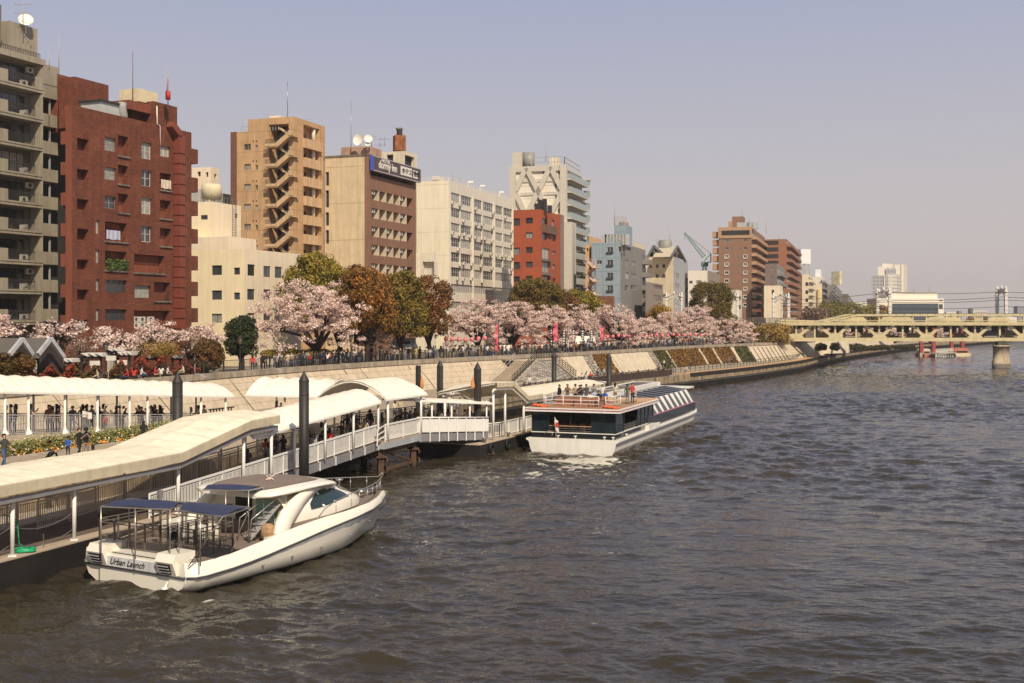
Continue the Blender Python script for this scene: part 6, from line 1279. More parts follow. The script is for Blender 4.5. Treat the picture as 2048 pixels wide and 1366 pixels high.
# ornate street lamps
def lamp(px, y0, Y, lab, zb=4.7):
    Y = max(Y, YP(px)+2); t_ = P(px, y0, Y); r_ = empty('street_lamp', (t_.x, Y, zb)); tag(r_, lab, 'street lamp'); h_ = t_.z-zb
    mb = MB(); mb.lathe((t_.x, Y, zb), [(.16, 0), (.16, .5), (.07, .6), (.05, h_-.9), (.09, h_-.85), (.05, h_-.8)], 8); mb.build('post', [DARK], r_)
    mb = MB(); mb.lathe((t_.x, Y, t_.z-.8), [(.12, 0), (.24, .5), (.26, .52)], 6, 0); mb.lathe((t_.x, Y, t_.z-.28), [(.3, 0), (.12, .2), (.03, .32)], 6, 1); mb.build('lantern', [mat('lamp_glass', (.35, .33, .28), .3), DARK], r_)
lamp(480, 671, 100, 'ornate dark street lamp beside the pine'); lamp(212, 683, 97, 'ornate dark street lamp near the zigzag pergola'); lamp(702, 668, 125, 'street lamp behind the crowd under the largest cherry tree')
# gabled shelters and zigzag pergola at left
sh = empty('gabled_shelter', P(45, 740, 92)); tag(sh, 'dark slate twin gabled shelter left of the red brick apartments', 'shelter'); SLT = mat('slate_roof', (.12, .105, .09), .8, .1); EDG = mat('gable_edge', (.40, .40, .42), .5)
q8 = lambda x, y, Y=92: P(x/7.877, 620+y/7.877, YP(x/7.877)+(Y-88)*1.3)
mb = MB(); mb.add([q8(-400, 440, 96), q8(830, 440, 96), q8(830, 760, 92), q8(-400, 760, 92)], [(0, 1, 2, 3)]); mb.add([q8(0, 440, 96), q8(830, 440, 96), q8(830, 440, 103), q8(0, 440, 103)], [(0, 1, 2, 3)]); mb.build('roof', [SLT], sh)
for x0, xm, x1, y0, ym, y1 in ((150, 350, 510, 700, 455, 700), (600, 800, 1010, 700, 450, 750)):
    mb = MB(); mb.beam(q8(x0, y0, 90), q8(xm, ym, 90), .22, .3); mb.beam(q8(xm, ym, 90), q8(x1, y1, 90), .22, .3); mb.build('gable_edge', [EDG], sh)
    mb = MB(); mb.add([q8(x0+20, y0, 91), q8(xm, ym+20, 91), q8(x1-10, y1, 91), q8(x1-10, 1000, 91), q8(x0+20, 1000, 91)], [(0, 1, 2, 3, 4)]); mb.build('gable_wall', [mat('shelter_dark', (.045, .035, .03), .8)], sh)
pg = empty('zigzag_pergola', P(200, 745, 94)); tag(pg, 'white zigzag pergola roofs on a dark frame before the red brick apartments', 'pergola')
for i, (x0, x1, y0, y1, n) in enumerate(((375, 620, 700, 765, 3), (900, 1130, 770, 825, 3), (1265, 1610, 680, 735, 3), (1680, 1845, 610, 650, 2), (1840, 2060, 660, 715, 3), (2290, 2500, 725, 765, 3), (2700, 2860, 712, 760, 3))):
    mb = MB(); w_ = (x1-x0)/n
    for k in range(n):
        a = q8(x0+k*w_, y0, 93); b_ = q8(x0+(k+1)*w_, y0, 93); c = q8(x0+(k+1)*w_, y1, 93); mb.add([a, b_, c, a+Vector((.1, 1.6, .0)), b_+Vector((.1, 1.6, 0)), c+Vector((.1, 1.6, 0))], [(0, 1, 2), (3, 5, 4), (0, 3, 4, 1), (1, 4, 5, 2), (2, 5, 3, 0)])
    mb.build('roof_sawtooth', [WHITE], pg); mb = MB(); mb.beam(q8(x0, y1+8, 93.3), q8(x1, y1+8, 93.3), .15, .2); p = q8(x0+20, y1, 93.5); mb.beam((p.x, p.y, 4.7), p, .15); p = q8(x1-20, y1, 93.5); mb.beam((p.x, p.y, 4.7), p, .15); mb.build('frame', [DARK], pg)
for i, (x, y, hh) in enumerate(((495, 850, 1), (1495, 800, 1), (1750, 720, 1), (1925, 790, 1))):
    a, b_ = q8(x, y, 91), q8(x, y+75, 91); r_ = empty('notice_pedestal', (a.x, a.y, 4.7)); tag(r_, ('pale notice board on a stone pedestal beside the big left bush', 'pale notice board on a stone pedestal among red hedges', 'large pale notice board on a stone pedestal near the street lamp', 'pale notice board on a stone pedestal right of the street lamp')[i], 'notice board')
    mb = MB(); mb.box((a.x, a.y, b_.z), (.4*2, .12, a.z-b_.z)); mb.build('board', [mat('board_pale', (.6, .56, .48), .7)], r_); mb = MB(); mb.box((a.x, a.y, 4.7), (.5, .4, b_.z-4.7)); mb.build('pedestal', [CONC], r_)
# red gate pillars, jetty, small boats upstream
RPL = mat('red_pillar', (.30, .06, .05), .7, .1)
for i, px in enumerate((1842.5, 1867, 1903, 1925)):
    Y = 318+(20 if i > 1 else 0); a = P(px, 655, Y); b_ = P(px, 712, Y); r_ = empty('red_pillar', (a.x, Y, -1)); tag(r_, 'red pillar of the upstream jetty, '+('leftmost', 'second from the left, in front', 'third from the left', 'rightmost')[i], 'pillar', 'red jetty pillars'); mb = MB(); mb.box((a.x, Y, 1.0), (.9, .9, a.z-1)); mb.build('column', [RPL], r_); mb = MB(); mb.box((a.x, Y, -1), (1.1, 1.1, 2.0)); mb.build('base', [CONC], r_)
jt = empty('jetty', P(1885, 712, 316)); tag(jt, 'small grey jetty with pale railings between the red pillars', 'jetty'); mb = MB(); a, b_ = P(1868, 712, 314), P(1902, 710, 322); a.z = b_.z = .9; mb.beam(a, b_, 3, .3); mb.build('deck', [CONC], jt); mb = MB(); rail_between(mb, a+Vector((0, -1.5, .1)), b_+Vector((0, -1.5, .1)), 1.1, 12, 2, .1); 
for k in range(8): p = a.lerp(b_, k/7); mb.beam((p.x, p.y-1.4, -.5), (p.x, p.y-1.4, .9), .2)
mb.build('railing', [WHITE], jt)
for px, wpx, Y, m1, m2, lab in ((1923, 33, 322, 'boat_cream', 'boat_orange', 'small cream and orange roofed excursion boat by the red pillars'), (1853, 16, 318, 'boat_orange', 'boat_cream', 'tiny orange boat between the two left red pillars')):
    c = P(px, 712, Y); w_ = wpx/F*Y/2; r_ = empty('small_boat', (c.x, Y, 0)); tag(r_, lab, 'boat'); mB = mat('boat_cream', (.62, .52, .36), .5); mO = mat('boat_orange', (.45, .16, .09), .6); mm = {'boat_cream': mB, 'boat_orange': mO}
    mb = MB(); mb.loft([[(c.x-w_*s, Y-1.2, z), (c.x+w_*s, Y-1.2, z), (c.x+w_*s*.9, Y+6, z), (c.x, Y+9, z), (c.x-w_*s*.9, Y+6, z)] for s, z in ((.8, -.3), (1, .8))], sm=False); mb.build('hull', [mm[m1]], r_); mb = MB(); mb.loft([[(c.x-w_*s, Y-.2, z), (c.x+w_*s, Y-.2, z), (c.x+w_*s, Y+5, z), (c.x-w_*s, Y+5, z)] for s, z in ((.85, .8), (.85, 1.5), (.95, 1.55), (.6, 2.1))], sm=False); mb.build('cabin_roof', [mm[m2]], r_)
    mb = MB(); mb.box((c.x, Y-.3, .95), (w_*1.4, .05, .45)); mb.build('window', [GLASSB], r_)
# ---------------- pier: pontoons, ramps, canopies, piles
HD = R(19.5); d1 = Vector((math.sin(HD), math.cos(HD), 0)); l1 = Vector((-d1.y, d1.x, 0)); O1 = Vector((-20.0, 45.1, 0))
def L1(t, z=0, w_=0): return O1+d1*t+l1*w_+Vector((0, 0, z))
def tpx(O, d, px): k = (px-1024)/F; return (k*O.y-O.x)/(d.x-k*d.y)
DECK = mat('deck_brown', (.13, .095, .07), .8, .15, 1.5); EDGE = mat('deck_edge', (.42, .34, .26), .8, .12); HULLB = mat('pontoon_black', (.02, .017, .015), .6, .3)
RAILW = mat('rail_white', (.74, .72, .68), .4, .05, spec=.5); RAILG = mat('rail_grey_brown', (.50, .43, .34), .6, .1); BEAMG = mat('beam_grey', (.22, .21, .215), .5, .12)
def balus(mb, a, b_, h, step=.13, r=.028, rail=.08, z0=.1, mi=0, posts=2.0):
    a, b_ = Vector(a), Vector(b_); L_ = (b_-a).length; n = int(L_/step); U = Vector((0, 0, 1))
    mb.beam(a+U*h, b_+U*h, rail, rail, mi); mb.beam(a+U*z0, b_+U*z0, .05, .05, mi); mb.beam(a+U*(h-.14), b_+U*(h-.14), .035, .035, mi)
    for k in range(1, n): p = a.lerp(b_, k/n); mb.beam(p+U*z0, p+U*(h-.14), r, r, mi)
    m = max(1, round(L_/posts))
    for k in range(m+1): p = a.lerp(b_, k/m); mb.beam(p-U*.05, p+U*h, .07, .07, mi)
def canopy_arch(root, pts, wv, rise, m, n=10, scal=.05, end=True):
    scal *= 1.5
    """pts: eave line with z; wv: width vector; barrel vault between the two eaves"""
    pts = [Vector(p) for p in pts]; fine = []
    for a, b_ in zip(pts, pts[1:]):
        k = max(1, round((b_-a).length/.6)); fine += [a.lerp(b_, i/k) for i in range(k)]
    fine.append(pts[-1]); mb = MB(); rings = []
    for i, p in enumerate(fine):
        s_ = scal if i % 2 == 0 else 0; up = []
        for k in range(n+1): u = k/n; up.append(p+wv*u+Vector((0, 0, rise*math.sin(math.pi*u)**.85*(1+s_)+s_*.6*math.sin(math.pi*u))))
        rings.append(up)
    o = len(mb.v)
    mb.loft(rings, closed=False, caps=False); mb.loft([[q-Vector((0, 0, .05)) for q in r_] for r_ in rings], closed=False, caps=False)
    for j in (0, n): mb.loft([[r_[j], r_[j]-Vector((0, 0, .12))] for r_ in rings], closed=False, caps=False, sm=False)
    for r_ in rings[2:-1:2]: mb.path([q+Vector((0, 0, .004)) for q in r_], .035, .012, 1)
    mb.build('canopy', [m, SEAM], root)
    mb = MB(); 
    for r_ in rings[::4]+[rings[-1]]: mb.path([q-Vector((0, 0, .1)) for q in r_], .06, .06)
    mb.path([r_[0]-Vector((0, 0, .1)) for r_ in rings], .07, .09); mb.path([r_[-1]-Vector((0, 0, .1)) for r_ in rings], .07, .09); mb.build('canopy_frame', [RAILW], root)
CV = mat('canvas_cream', (.88, .80, .62), .55, .07, .9, trans=.1, streak=.08); CVW = mat('canvas_white', (.90, .85, .73), .5, .06, .9, trans=.1, streak=.07)
SEAM = mat('canvas_seam', (.60, .52, .38), .7, .1)
# -- near pontoon
pn = empty('floating_pontoon', L1(2, -.3)); tag(pn, 'long black sided floating pontoon beside the white launch', 'pontoon')
mb = MB(); t0, t1 = -16, 19.5; W = 5.0
c = [L1(t0), L1(t1), L1(t1, 0, W), L1(t0, 0, W)]; mb.prism([(p.x, p.y) for p in c], -.5, .86); mb.build('hull', [HULLB], pn)
mb = MB(); c = [L1(t0), L1(t1), L1(t1, 0, .75), L1(t0, 0, .75)]; mb.prism([(p.x, p.y) for p in c], .86, .92); mb.build('deck_edge', [EDGE], pn)
mb = MB(); c = [L1(t0, 0, .75), L1(t1, 0, .75), L1(t1, 0, W), L1(t0, 0, W)]; mb.prism([(p.x, p.y) for p in c], .86, .905); mb.build('deck', [DECK], pn)
mb = MB(); balus(mb, L1(t0, .9, W-.2), L1(11.5, .9, W-.2), 1.15, .14, .03, .06); mb.build('landward_railing', [RAILG], pn)
mb = MB(); balus(mb, L1(6.2, .9, W-1.4), L1(t1+13, 2.2, W-1.4), 1.25, .14, .03, .07); mb.build('inner_ramp_railing', [RAILG], pn)
TP = [tpx(O1, d1, px) for px in (-95, 37, 160, 367, 497, 552)]
for k in range(2):
    mb = MB(); a, b_ = L1(TP[k+0+0]+.0, 0, .35), L1(TP[k+1], 0, .35)
    for zz_ in (1.75, 1.05):
        pts = [a.lerp(b_, i/10)+Vector((0, 0, zz_+.35-1.2*(i/10)*(1-i/10)*1.1)) for i in range(11)]; mb.tube(pts, .022, 5)
    q = a.lerp(b_, .5); mb.beam(q+Vector((0, 0, .75)), q+Vector((0, 0, 1.5)), .03); o = mb.build('safety_chain', [STEEL]); tag(o, 'sagging safety chains between canopy posts '+('at the left edge' if k == 0 else 'beside the green hose'), 'chain')
# bench
b_ = empty('bench', L1(.5, .9, 4)); tag(b_, 'dark bench against the landward railing of the near pontoon', 'bench'); mb = MB(); p, q = L1(-2.5, 1.35, 4), L1(2.2, 1.35, 4); mb.beam(p, q, .42, .06); mb.build('seat', [DARK], b_)
for t_ in (-2.2, 0, 1.9): mb = MB(); mb.beam(L1(t_, .9, 4), L1(t_, 1.35, 4), .1, .38); mb.build('leg', [DARK], b_)
# green hose
mb = MB(); c = L1(tpx(O1, d1, 66), .95, .45); pts = [c+Vector((math.cos(a)*(.42+.04*math.sin(a*2.3)), math.sin(a)*(.30+.03*math.cos(a*3)), .02+.004*a)) for a in [k*.35 for k in range(78)]]; mb.tube(pts, .035, 6)
mb.tube([pts[-1], c+Vector((-.25, .1, .3)), c+Vector((-.32, .1, 1.2)), c+Vector((-.5, .1, 1.35)), c+Vector((-.85, 0, 1.5))], .025, 6); o = mb.build('coiled_hose', [mat('hose_green', (.02, .36, .16), .35)]); tag(o, 'bright green coiled hose on the pontoon edge by a canopy post', 'hose')
# lifebuoy cover
mb = MB(); c = L1(tpx(O1, d1, -3), 3.25, 1.2); mb.loft([[c+(d1*math.cos(a)+Vector((0, 0, 1))*math.sin(a))*r_-l1*dd for a in [k*math.pi/10 for k in range(20)]] for r_, dd in ((.30, 0), (.36, .08), (.30, .16), (.12, .16))]); o = mb.build('lifebuoy_cover', [RED]); tag(o, 'red round lifebuoy cover hanging under the canopy at the left edge', 'lifebuoy')
# -- flat canvas canopy over the pontoon and ramp
cn = empty('ramp_canopy', L1(6, .9)); tag(cn, 'long cream canvas canopy with a deep valance rising along the near ramp', 'canopy')
prof = [(-14, 3.95), (TP[3]-.3, 3.95), (TP[4]+.1, 5.0), (TP[5]+.2, 5.05)]
fine = []
for (ta, za), (tb, zb_) in zip(prof, prof[1:]):
    n = max(1, int((tb-ta)/1.1)); fine += [(ta+(tb-ta)*i/n, za+(zb_-za)*i/n) for i in range(n)]
fine.append(prof[-1]); CW = 4.3
mb = MB(); rings = []
for i, (t_, z) in enumerate(fine):
    s_ = .03*(i % 2); rings.append([L1(t_, z-.5, -.15), L1(t_, z-.02, -.15), L1(t_, z+.06+s_, .5), L1(t_, z+.2+s_, CW/2), L1(t_, z+.06+s_, CW-.5), L1(t_, z-.02, CW), L1(t_, z-.45, CW)])
mb.loft(rings, closed=False, caps=False, sm=False); mb.loft([[q+(Vector((0, 0, -.05)) if 0 < j < 6 else Vector()) for j, q in enumerate(r_)] for r_ in rings], closed=False, caps=False, sm=False)
mb.add([rings[-1][j] for j in range(7)], [tuple(range(7))]) if False else None

for r_ in rings[1::1]: mb.path([q+Vector((0, 0, .006)) for q in r_[1:6]], .03, .012, 1)
mb.build('canvas', [CV, SEAM], cn)
mb = MB()
for a, b_ in zip(fine, fine[1:]): mb.beam(L1(a[0], a[1]-.72, .05), L1(b_[0], b_[1]-.72, .05), .14, .2); mb.beam(L1(a[0], a[1]-.72, CW-.1), L1(b_[0], b_[1]-.72, CW-.1), .14, .2); mb.beam(L1(a[0], a[1]-.35, .05), L1(a[0], a[1]-.35, CW-.1), .08, .08)
mb.build('roof_beam', [BEAMG], cn)
for k, t_ in enumerate(TP):
    zt_ = interp(prof, t_); fl = .92
    mb = MB(); mb.tube([L1(t_, fl, .3), L1(t_, zt_-.6, .3)], .09, 8); mb.box(L1(t_, fl, .3), (.3, .3, .05), HD); mb.build('post', [RAILW], cn)
    mb = MB(); mb.tube([L1(t_+.8, fl, CW-.2), L1(t_+.8, zt_-.6, CW-.2)], .08, 8); mb.build('post', [RAILG], cn)
# -- the ramp and gangway
g0_, g1_ = 10.2, 34.6; zr_ = lambda t: .95+(t-g0_)/(g1_-g0_)*1.17
gw = empty('gangway', L1(20, .9, .6)); tag(gw, 'long sloping gangway with a white balustrade rising to the landing', 'gangway')
def gslab(ta, tb, w0, w1_, th_, name, m, zo=0):
    mb = MB(); n = 6
    for i in range(n):
        a, b_ = ta+(tb-ta)*i/n, ta+(tb-ta)*(i+1)/n; za, zb_ = zr_(a)+zo, zr_(b_)+zo
        q = [L1(a, za, w0), L1(b_, zb_, w0), L1(b_, zb_, w1_), L1(a, za, w1_)]; D_ = Vector((0, 0, -th_)); mb.add(q+[v+D_ for v in q], [(0, 1, 2, 3), (4, 7, 6, 5), (0, 4, 5, 1), (3, 2, 6, 7), (0, 3, 7, 4), (1, 5, 6, 2)])
    mb.build(name, [m], gw)
gslab(g0_, g1_, .62, 3.6, .08, 'walkway', DECK); gslab(19.6, g1_, .55, .68, .5, 'girder', BEAMG, -.06); gslab(19.6, g1_, 3.55, 3.68, .5, 'girder', BEAMG, -.06)
mb = MB()
for k in range(8): t_ = 20.5+k*2; mb.beam(L1(t_, zr_(t_)-.56, .5), L1(t_, zr_(t_)-.02, .5), .1, .1)
mb.build('stiffener', [mat('stiff_grey', (.45, .45, .46), .5)], gw)
mb = MB(); balus(mb, L1(g0_, zr_(g0_), .62), L1(g1_, zr_(g1_), .62), 1.12, .125, .032, .1); mb.build('balustrade', [RAILW], gw)
mb = MB(); balus(mb, L1(19.6, zr_(19.6), 3.6), L1(g1_, zr_(g1_), 3.6), 1.12, .14, .03, .08); mb.build('balustrade', [RAILG], gw)
gc = empty('gangway_canopy', L1(27, 2, .6)); tag(gc, 'pale arched canopy over the upper gangway right of the tall round pile', 'canopy')
canopy_arch(gc, [L1(18.7, zr_(18.7)+2.62, .25), L1(g1_-.2, zr_(g1_)+2.72, .25)], l1*3.6, .75, CVW, scal=.03)
for px in (589, 650.5, 707, 756.5):
    t_ = tpx(L1(0, 0, .45), d1, px)
    for w_, m in ((.45, RAILW), (3.75, RAILG)): mb = MB(); mb.tube([L1(t_, zr_(t_)-.05, w_), L1(t_, zr_(t_)+2.6, w_)], .075, 8); mb.build('post', [m], gc)
# -- landing
ld = empty('pier_landing', L1(37.5, 0, 3)); tag(ld, 'raised landing platform on rusty steel trestles under the big arched canopy', 'landing')
ta, tb, zL = g1_, 40.6, 2.12
mb = MB(); c = [L1(ta, 0, .1), L1(tb, 0, .1), L1(tb, 0, 6.5), L1(ta, 0, 6.5)]; mb.prism([(p.x, p.y) for p in c], zL-.1, zL); mb.build('deck', [EDGE], ld)
mb = MB(); mb.prism([(p.x, p.y) for p in c], zL-.5, zL-.1); mb.build('fascia', [mat('light_grey_steel', (.36, .37, .39), .5)], ld)
mb = MB(); balus(mb, L1(ta+.3, zL, .2), L1(tb, zL, .2), 1.12, .125, .032, .1, posts=2.6); mb.build('balustrade', [RAILW], ld)
mb = MB(); rail_between(mb, L1(ta-.9, zL-.2, .2), L1(ta+.3, zL, .2), 1.1, 1, 3, .06); mb.build('gate', [RAILW], ld)
RST = mat('rusty_steel', (.09, .05, .032), .85, .5, 2, bump=.3)
for k, (t_, w_) in enumerate(((ta+.4, .6), (tb-.3, .6), (ta+.4, 4.5), (tb-.3, 4.5), (29, 2.5))):
    mb = MB(); a = L1(t_, 0, w_); mb.box((a.x, a.y, -1), (.38, .38, zL+.6 if k < 4 else 2.2), HD); mb.build('trestle_leg', [RST], ld)
    if k < 4:
        mb = MB()
        for z in (.25, .85): mb.beam(a-l1*.5+d1*-.0+Vector((0, 0, z)), a-l1*-.2+d1*1.1+Vector((0, 0, z)), .12, .22)
        mb.box((a.x, a.y, 1.0), (.7, .7, .12), HD); mb.build('collar', [RST], ld)
mb = MB(); a, b_ = L1(ta+.4, 0, .6), L1(tb-.3, 0, .6); mb.beam(a+Vector((0, 0, 1.5)), b_+Vector((0, 0, .2)), .12); mb.beam(a+Vector((0, 0, 1.35)), b_+Vector((0, 0, 1.45)), .25, .3); mb.beam(a+Vector((0, 0, 1.5)), a+l1*3.9+Vector((0, 0, .3)), .12); mb.beam(a+Vector((0, 0, .1)), b_+Vector((0, 0, .15)), .2, .2); mb.build('bracing', [RST], ld)
# link deck from the landing to the terrace
mb = MB(); mb.prism([(p.x, p.y) for p in (L1(ta, 0, 6.5), L1(tb, 0, 6.5), L1(tb+2, 0, 11), L1(ta, 0, 11))], zL-.3, zL-.01); mb.build('link_deck', [EDGE], ld)
mb = MB(); balus(mb, L1(26, 2.1, 4.6), L1(ta, zL, 4.6), 1.1, .16, .035, .06); mb.build('queue_railing', [DARK], ld); mb = MB(); balus(mb, L1(tb, zL, 3.2), L1(tb, zL, 6.5), 1.1, .16, .035, .06); balus(mb, L1(tb, zL, 6.5), L1(tb+13, zL, 4.5), 1.15, .18, .04, .07); mb.build('queue_railing', [DARK], ld)
# big arched canopy, L shaped
bc = empty('arched_canopy', L1(37.5, 2, 3)); tag(bc, 'big white arched canopy over the landing, its arch end facing the river', 'canopy')
canopy_arch(bc, [L1(34.6, 5.0, -.05), L1(41.4, 4.95, -.05)], l1*5.3, 1.05, CVW, scal=.06)
canopy_arch(bc, [L1(35.6, 5.0, 5.2), L1(35.6, 5.0, 11.5)], d1*5.0, .95, CVW, scal=.08)
for t_, w_ in ((35.2, .15), (40.7, .15), (35.2, 5.1), (40.7, 5.1), (35.9, 8.5)): mb = MB(); mb.tube([L1(t_, zL, w_), L1(t_, 5.0, w_)], .085, 8); mb.build('post', [RAILW if w_ < 1 else RAILG], bc)
# -- link bridge to the far pontoon
A_, B_ = Vector((-6.9, 83.4, 2.12)), Vector((-1.9, 90.3, 1.55)); dB = (B_-A_).normalized(); lB = Vector((-dB.y, dB.x, 0)).normalized()
bb_ = empty('link_bridge', (A_.x, A_.y, 2)); tag(bb_, 'short sloping link bridge with solid white ribbed side panels', 'link bridge')
mb = MB(); q = [A_, B_, B_+lB*2.8, A_+lB*2.8]; Dn = Vector((0, 0, -.1)); mb.add(q+[v+Dn for v in q], [(0, 1, 2, 3), (4, 7, 6, 5), (0, 4, 5, 1), (3, 2, 6, 7)]); mb.build('walkway', [DECK], bb_)
mb = MB(); n_ = -lB
mb.beam(A_+n_*.08+Vector((0, 0, .55)), B_+n_*.08+Vector((0, 0, .55)), .03, .95)
for k in range(64): p = A_.lerp(B_, k/64); mb.beam(p+n_*.11+Vector((0, 0, .1)), p+n_*.11+Vector((0, 0, 1.0)), .03)
mb.build('side_panel', [RAILW], bb_)
mb = MB(); mb.tube([A_+n_*.1+Vector((0, 0, 1.15)), B_+n_*.1+Vector((0, 0, 1.15))], .06, 6); mb.build('top_rail', [RAILW], bb_)
mb = MB(); mb.beam(A_+Vector((0, 0, -.3)), B_+Vector((0, 0, -.3)), .12, .55); mb.beam(A_+lB*2.8+Vector((0, 0, -.3)), B_+lB*2.8+Vector((0, 0, -.3)), .12, .55); mb.build('girder', [BEAMG], bb_)
for k in range(8): p = A_.lerp(B_, (k+.3)/8); mb = MB(); mb.beam(p+n_*.15+Vector((0, 0, -.6)), p+n_*.15+Vector((0, 0, 1.1)), .08); mb.build('stanchion', [RAILW], bb_)
lc = empty('link_canopy', (A_.x, A_.y, 2)); tag(lc, 'thin pale canopy strip over the short link bridge', 'canopy')
canopy_arch(lc, [A_+Vector((0, 0, 2.42))-dB*.3-lB*.2, B_+Vector((0, 0, 2.3))+dB*.3-lB*.2], lB*3.2, .14, CVW, scal=.02)
for px in (863.7, 903, 939.5, 973):
    k = (px-1024)/F; t_ = (k*A_.y-A_.x)/(dB.x-k*dB.y); p = A_+dB*t_; mb = MB(); mb.tube([p-Vector((0, 0, .1)), p+Vector((0, 0, 2.45))], .07, 8); mb.beam(p+Vector((0, 0, 2.2)), p+Vector((0, 0, 2.4))+dB*.35, .05); mb.build('post', [RAILW], lc)
# -- far pontoon with its canopy
H2 = R(22.3); d2 = Vector((math.sin(H2), math.cos(H2), 0)); l2 = Vector((-d2.y, d2.x, 0)); O2 = Vector((-2.3, 88.1, 0))
def L2(t, z=0, w_=0): return O2+d2*t+l2*w_+Vector((0, 0, z))
p2 = empty('far_pontoon', L2(10, -.3, 2.5)); tag(p2, 'black far pontoon with tyre fenders beside the dark glass boat', 'pontoon')
mb = MB(); c = [L2(-.3), L2(33), L2(33, 0, 5.5), L2(-.3, 0, 5.5)]; mb.prism([(p.x, p.y) for p in c], -.5, .78); mb.build('hull', [HULLB], p2); mb = MB(); mb.prism([(p.x, p.y) for p in c], .78, .84); mb.build('deck', [EDGE], p2)
for t_ in (1.6, 4.9, 8): mb = MB(); mb.tube([L2(t_, .35, -.12)+d2*.33*math.cos(a)+Vector((0, 0, .33*math.sin(a))) for a in [k*math.pi/8 for k in range(17)]], .12, 8); mb.build('tyre_fender', [BLACK], p2)
mb = MB(); balus(mb, L2(2.2, .84, 2.6), L2(5.6, .84, .9), 1.15, .14, .03, .08); balus(mb, L2(5.6, .84, .9), L2(16, .84, 1.1), 1.15, .14, .03, .08); mb.build('railing', [RAILW], p2)
for t_ in (1.2, 6): mb = MB(); mb.lathe(L2(t_, .84, .3), [(.12, 0), (.1, .25), (.17, .3), (.17, .38)], 8); mb.build('bollard', [STEEL], p2)
c3 = empty('far_canopy', L2(10, .84, .5)); tag(c3, 'cream canopy stepping down over the far pontoon beside the dark boat', 'canopy')
T1_, T2_ = tpx(L2(0, 0, .4), d2, 986.5), tpx(L2(0, 0, .4), d2, 1010)
pf = [(T1_-.4, 5.4), (T2_+.7, 5.3), (9.6, 3.95), (32.5, 3.9)]
rings = []
for i in range(len(pf)-1):
    (a, za), (b_, zb_) = pf[i], pf[i+1]; n = max(1, int((b_-a)/1.3)); 
    for k in range(n+(i == len(pf)-2)): rings.append((a+(b_-a)*k/n, za+(zb_-za)*k/n))
mb = MB(); RR = []
for i, (t_, z) in enumerate(rings): s_ = .03*(i % 2); ca = .95*max(0, min(1, (9.6-t_)/7)); RR.append([L2(t_, z-.4, -.1), L2(t_, z, -.1), L2(t_, z+.2*(1-ca)-ca*.45+s_, 2.6), L2(t_, z-ca, 5.2), L2(t_, z-.4-ca, 5.2)])
mb.loft(RR, closed=False, caps=False, sm=False); mb.loft([[q+(Vector((0, 0, -.05)) if 0 < j < 4 else Vector()) for j, q in enumerate(r_)] for r_ in RR], closed=False, caps=False, sm=False); 
for r_ in RR[1:]: mb.path([q+Vector((0, 0, .006)) for q in r_[1:4]], .035, .012, 1)
mb.build('canvas', [CV, SEAM], c3)
mb = MB()
for a, b_ in zip(rings, rings[1:]): mb.beam(L2(a[0], a[1]-.55, .1), L2(b_[0], b_[1]-.55, .1), .1, .14); mb.beam(L2(a[0], a[1]-1.2, 4.6), L2(b_[0], b_[1]-1.2, 4.6), .1, .14); mb.beam(L2(a[0], a[1]-.12, .1), L2(a[0], a[1]-.12-.95*max(0, min(1, (9.6-a[0])/7)), 5.0), .06, .06)
mb.build('roof_beam', [RAILW], c3)
for k, (t_, w_) in enumerate(((T1_, .4), (T2_, .4), (T1_, 4.6), (9.6, .4), (16, .4), (23, .4), (30, .4), (T2_, 4.4), (12, 4.4))):
    z = interp(pf, t_)-.5-(.9 if w_ > 1 and t_ < 6 else 0); mb = MB(); mb.tube([L2(t_, .84, w_), L2(t_, z, w_)], .1, 8); mb.build('post', [RAILW], c3)
# -- mooring piles
PILE = mat('pile_dark', (.028, .024, .021), .55, .2, .7, streak=.3, spec=.4)
def pile(px, ytop, Y, r, lab, sq=False, flat=False):
    t_ = P(px, ytop, Y); r_ = empty('mooring_pile', (t_.x, Y, -.5)); tag(r_, lab, 'pile', 'tall dark mooring piles')
    mb = MB(); n = 20 if not sq else 8; h_ = 0 if flat else r*2.1
    mb.tube([(t_.x, Y, -1), (t_.x, Y, t_.z-h_)], r, n, 0, True, not sq) ; mb.build('shaft', [PILE], r_)
    if not flat: mb = MB(); mb.lathe((t_.x, Y, t_.z-h_), [(r*1.06, -.0), (r*1.04, .05), (.02, h_)], n, 0, False); mb.build('cap', [PILE], r_)
    mb = MB(); mb.lathe((t_.x, Y, t_.z-h_-.75), [(r*1.03, 0), (r*1.03, .05)], n); mb.build('band', [DARK], r_)
    mb = MB(); mb.tube([(t_.x, Y, -1), (t_.x, Y, .55)], r*1.02, n); mb.build('tide_mark', [mat('tide_mark', (.05, .042, .033), .9, .5, 3)], r_)
    return r_
pile(355, 744, 63.5, .28, 'round dark pile between the queue canopy and the ramp canopy'); pile(608, 742, 64, .275, 'tall round dark pile between the ramp canopy and the white launch')
pe = pile(955, 724, 89.8, .285, 'dark pile with a rusty collar at the near end of the far pontoon', sq=True); pile(880, 720, 95, .26, 'dark pointed pile behind the link canopy', sq=True); pile(836.5, 731, 100, .23, 'flat topped dark pile beside the big arched canopy', sq=True, flat=True)
pile(1108, 703, 119, .25, 'dark pile in front of the stone stair block'); pile(1218, 705, 116, .265, 'dark pointed pile at the far end of the far canopy')
mb = MB(); c = P(955, 905, 89.8); mb.box((c.x, c.y, -.1), (2.2, 1.6, .22), H2); mb.box((c.x, c.y, .12), (1.1, 1.1, .35), H2); mb.beam((c.x-2, c.y-1, -.3), (c.x, c.y, .5), .2); mb.build('rusty_collar', [RST], pe)
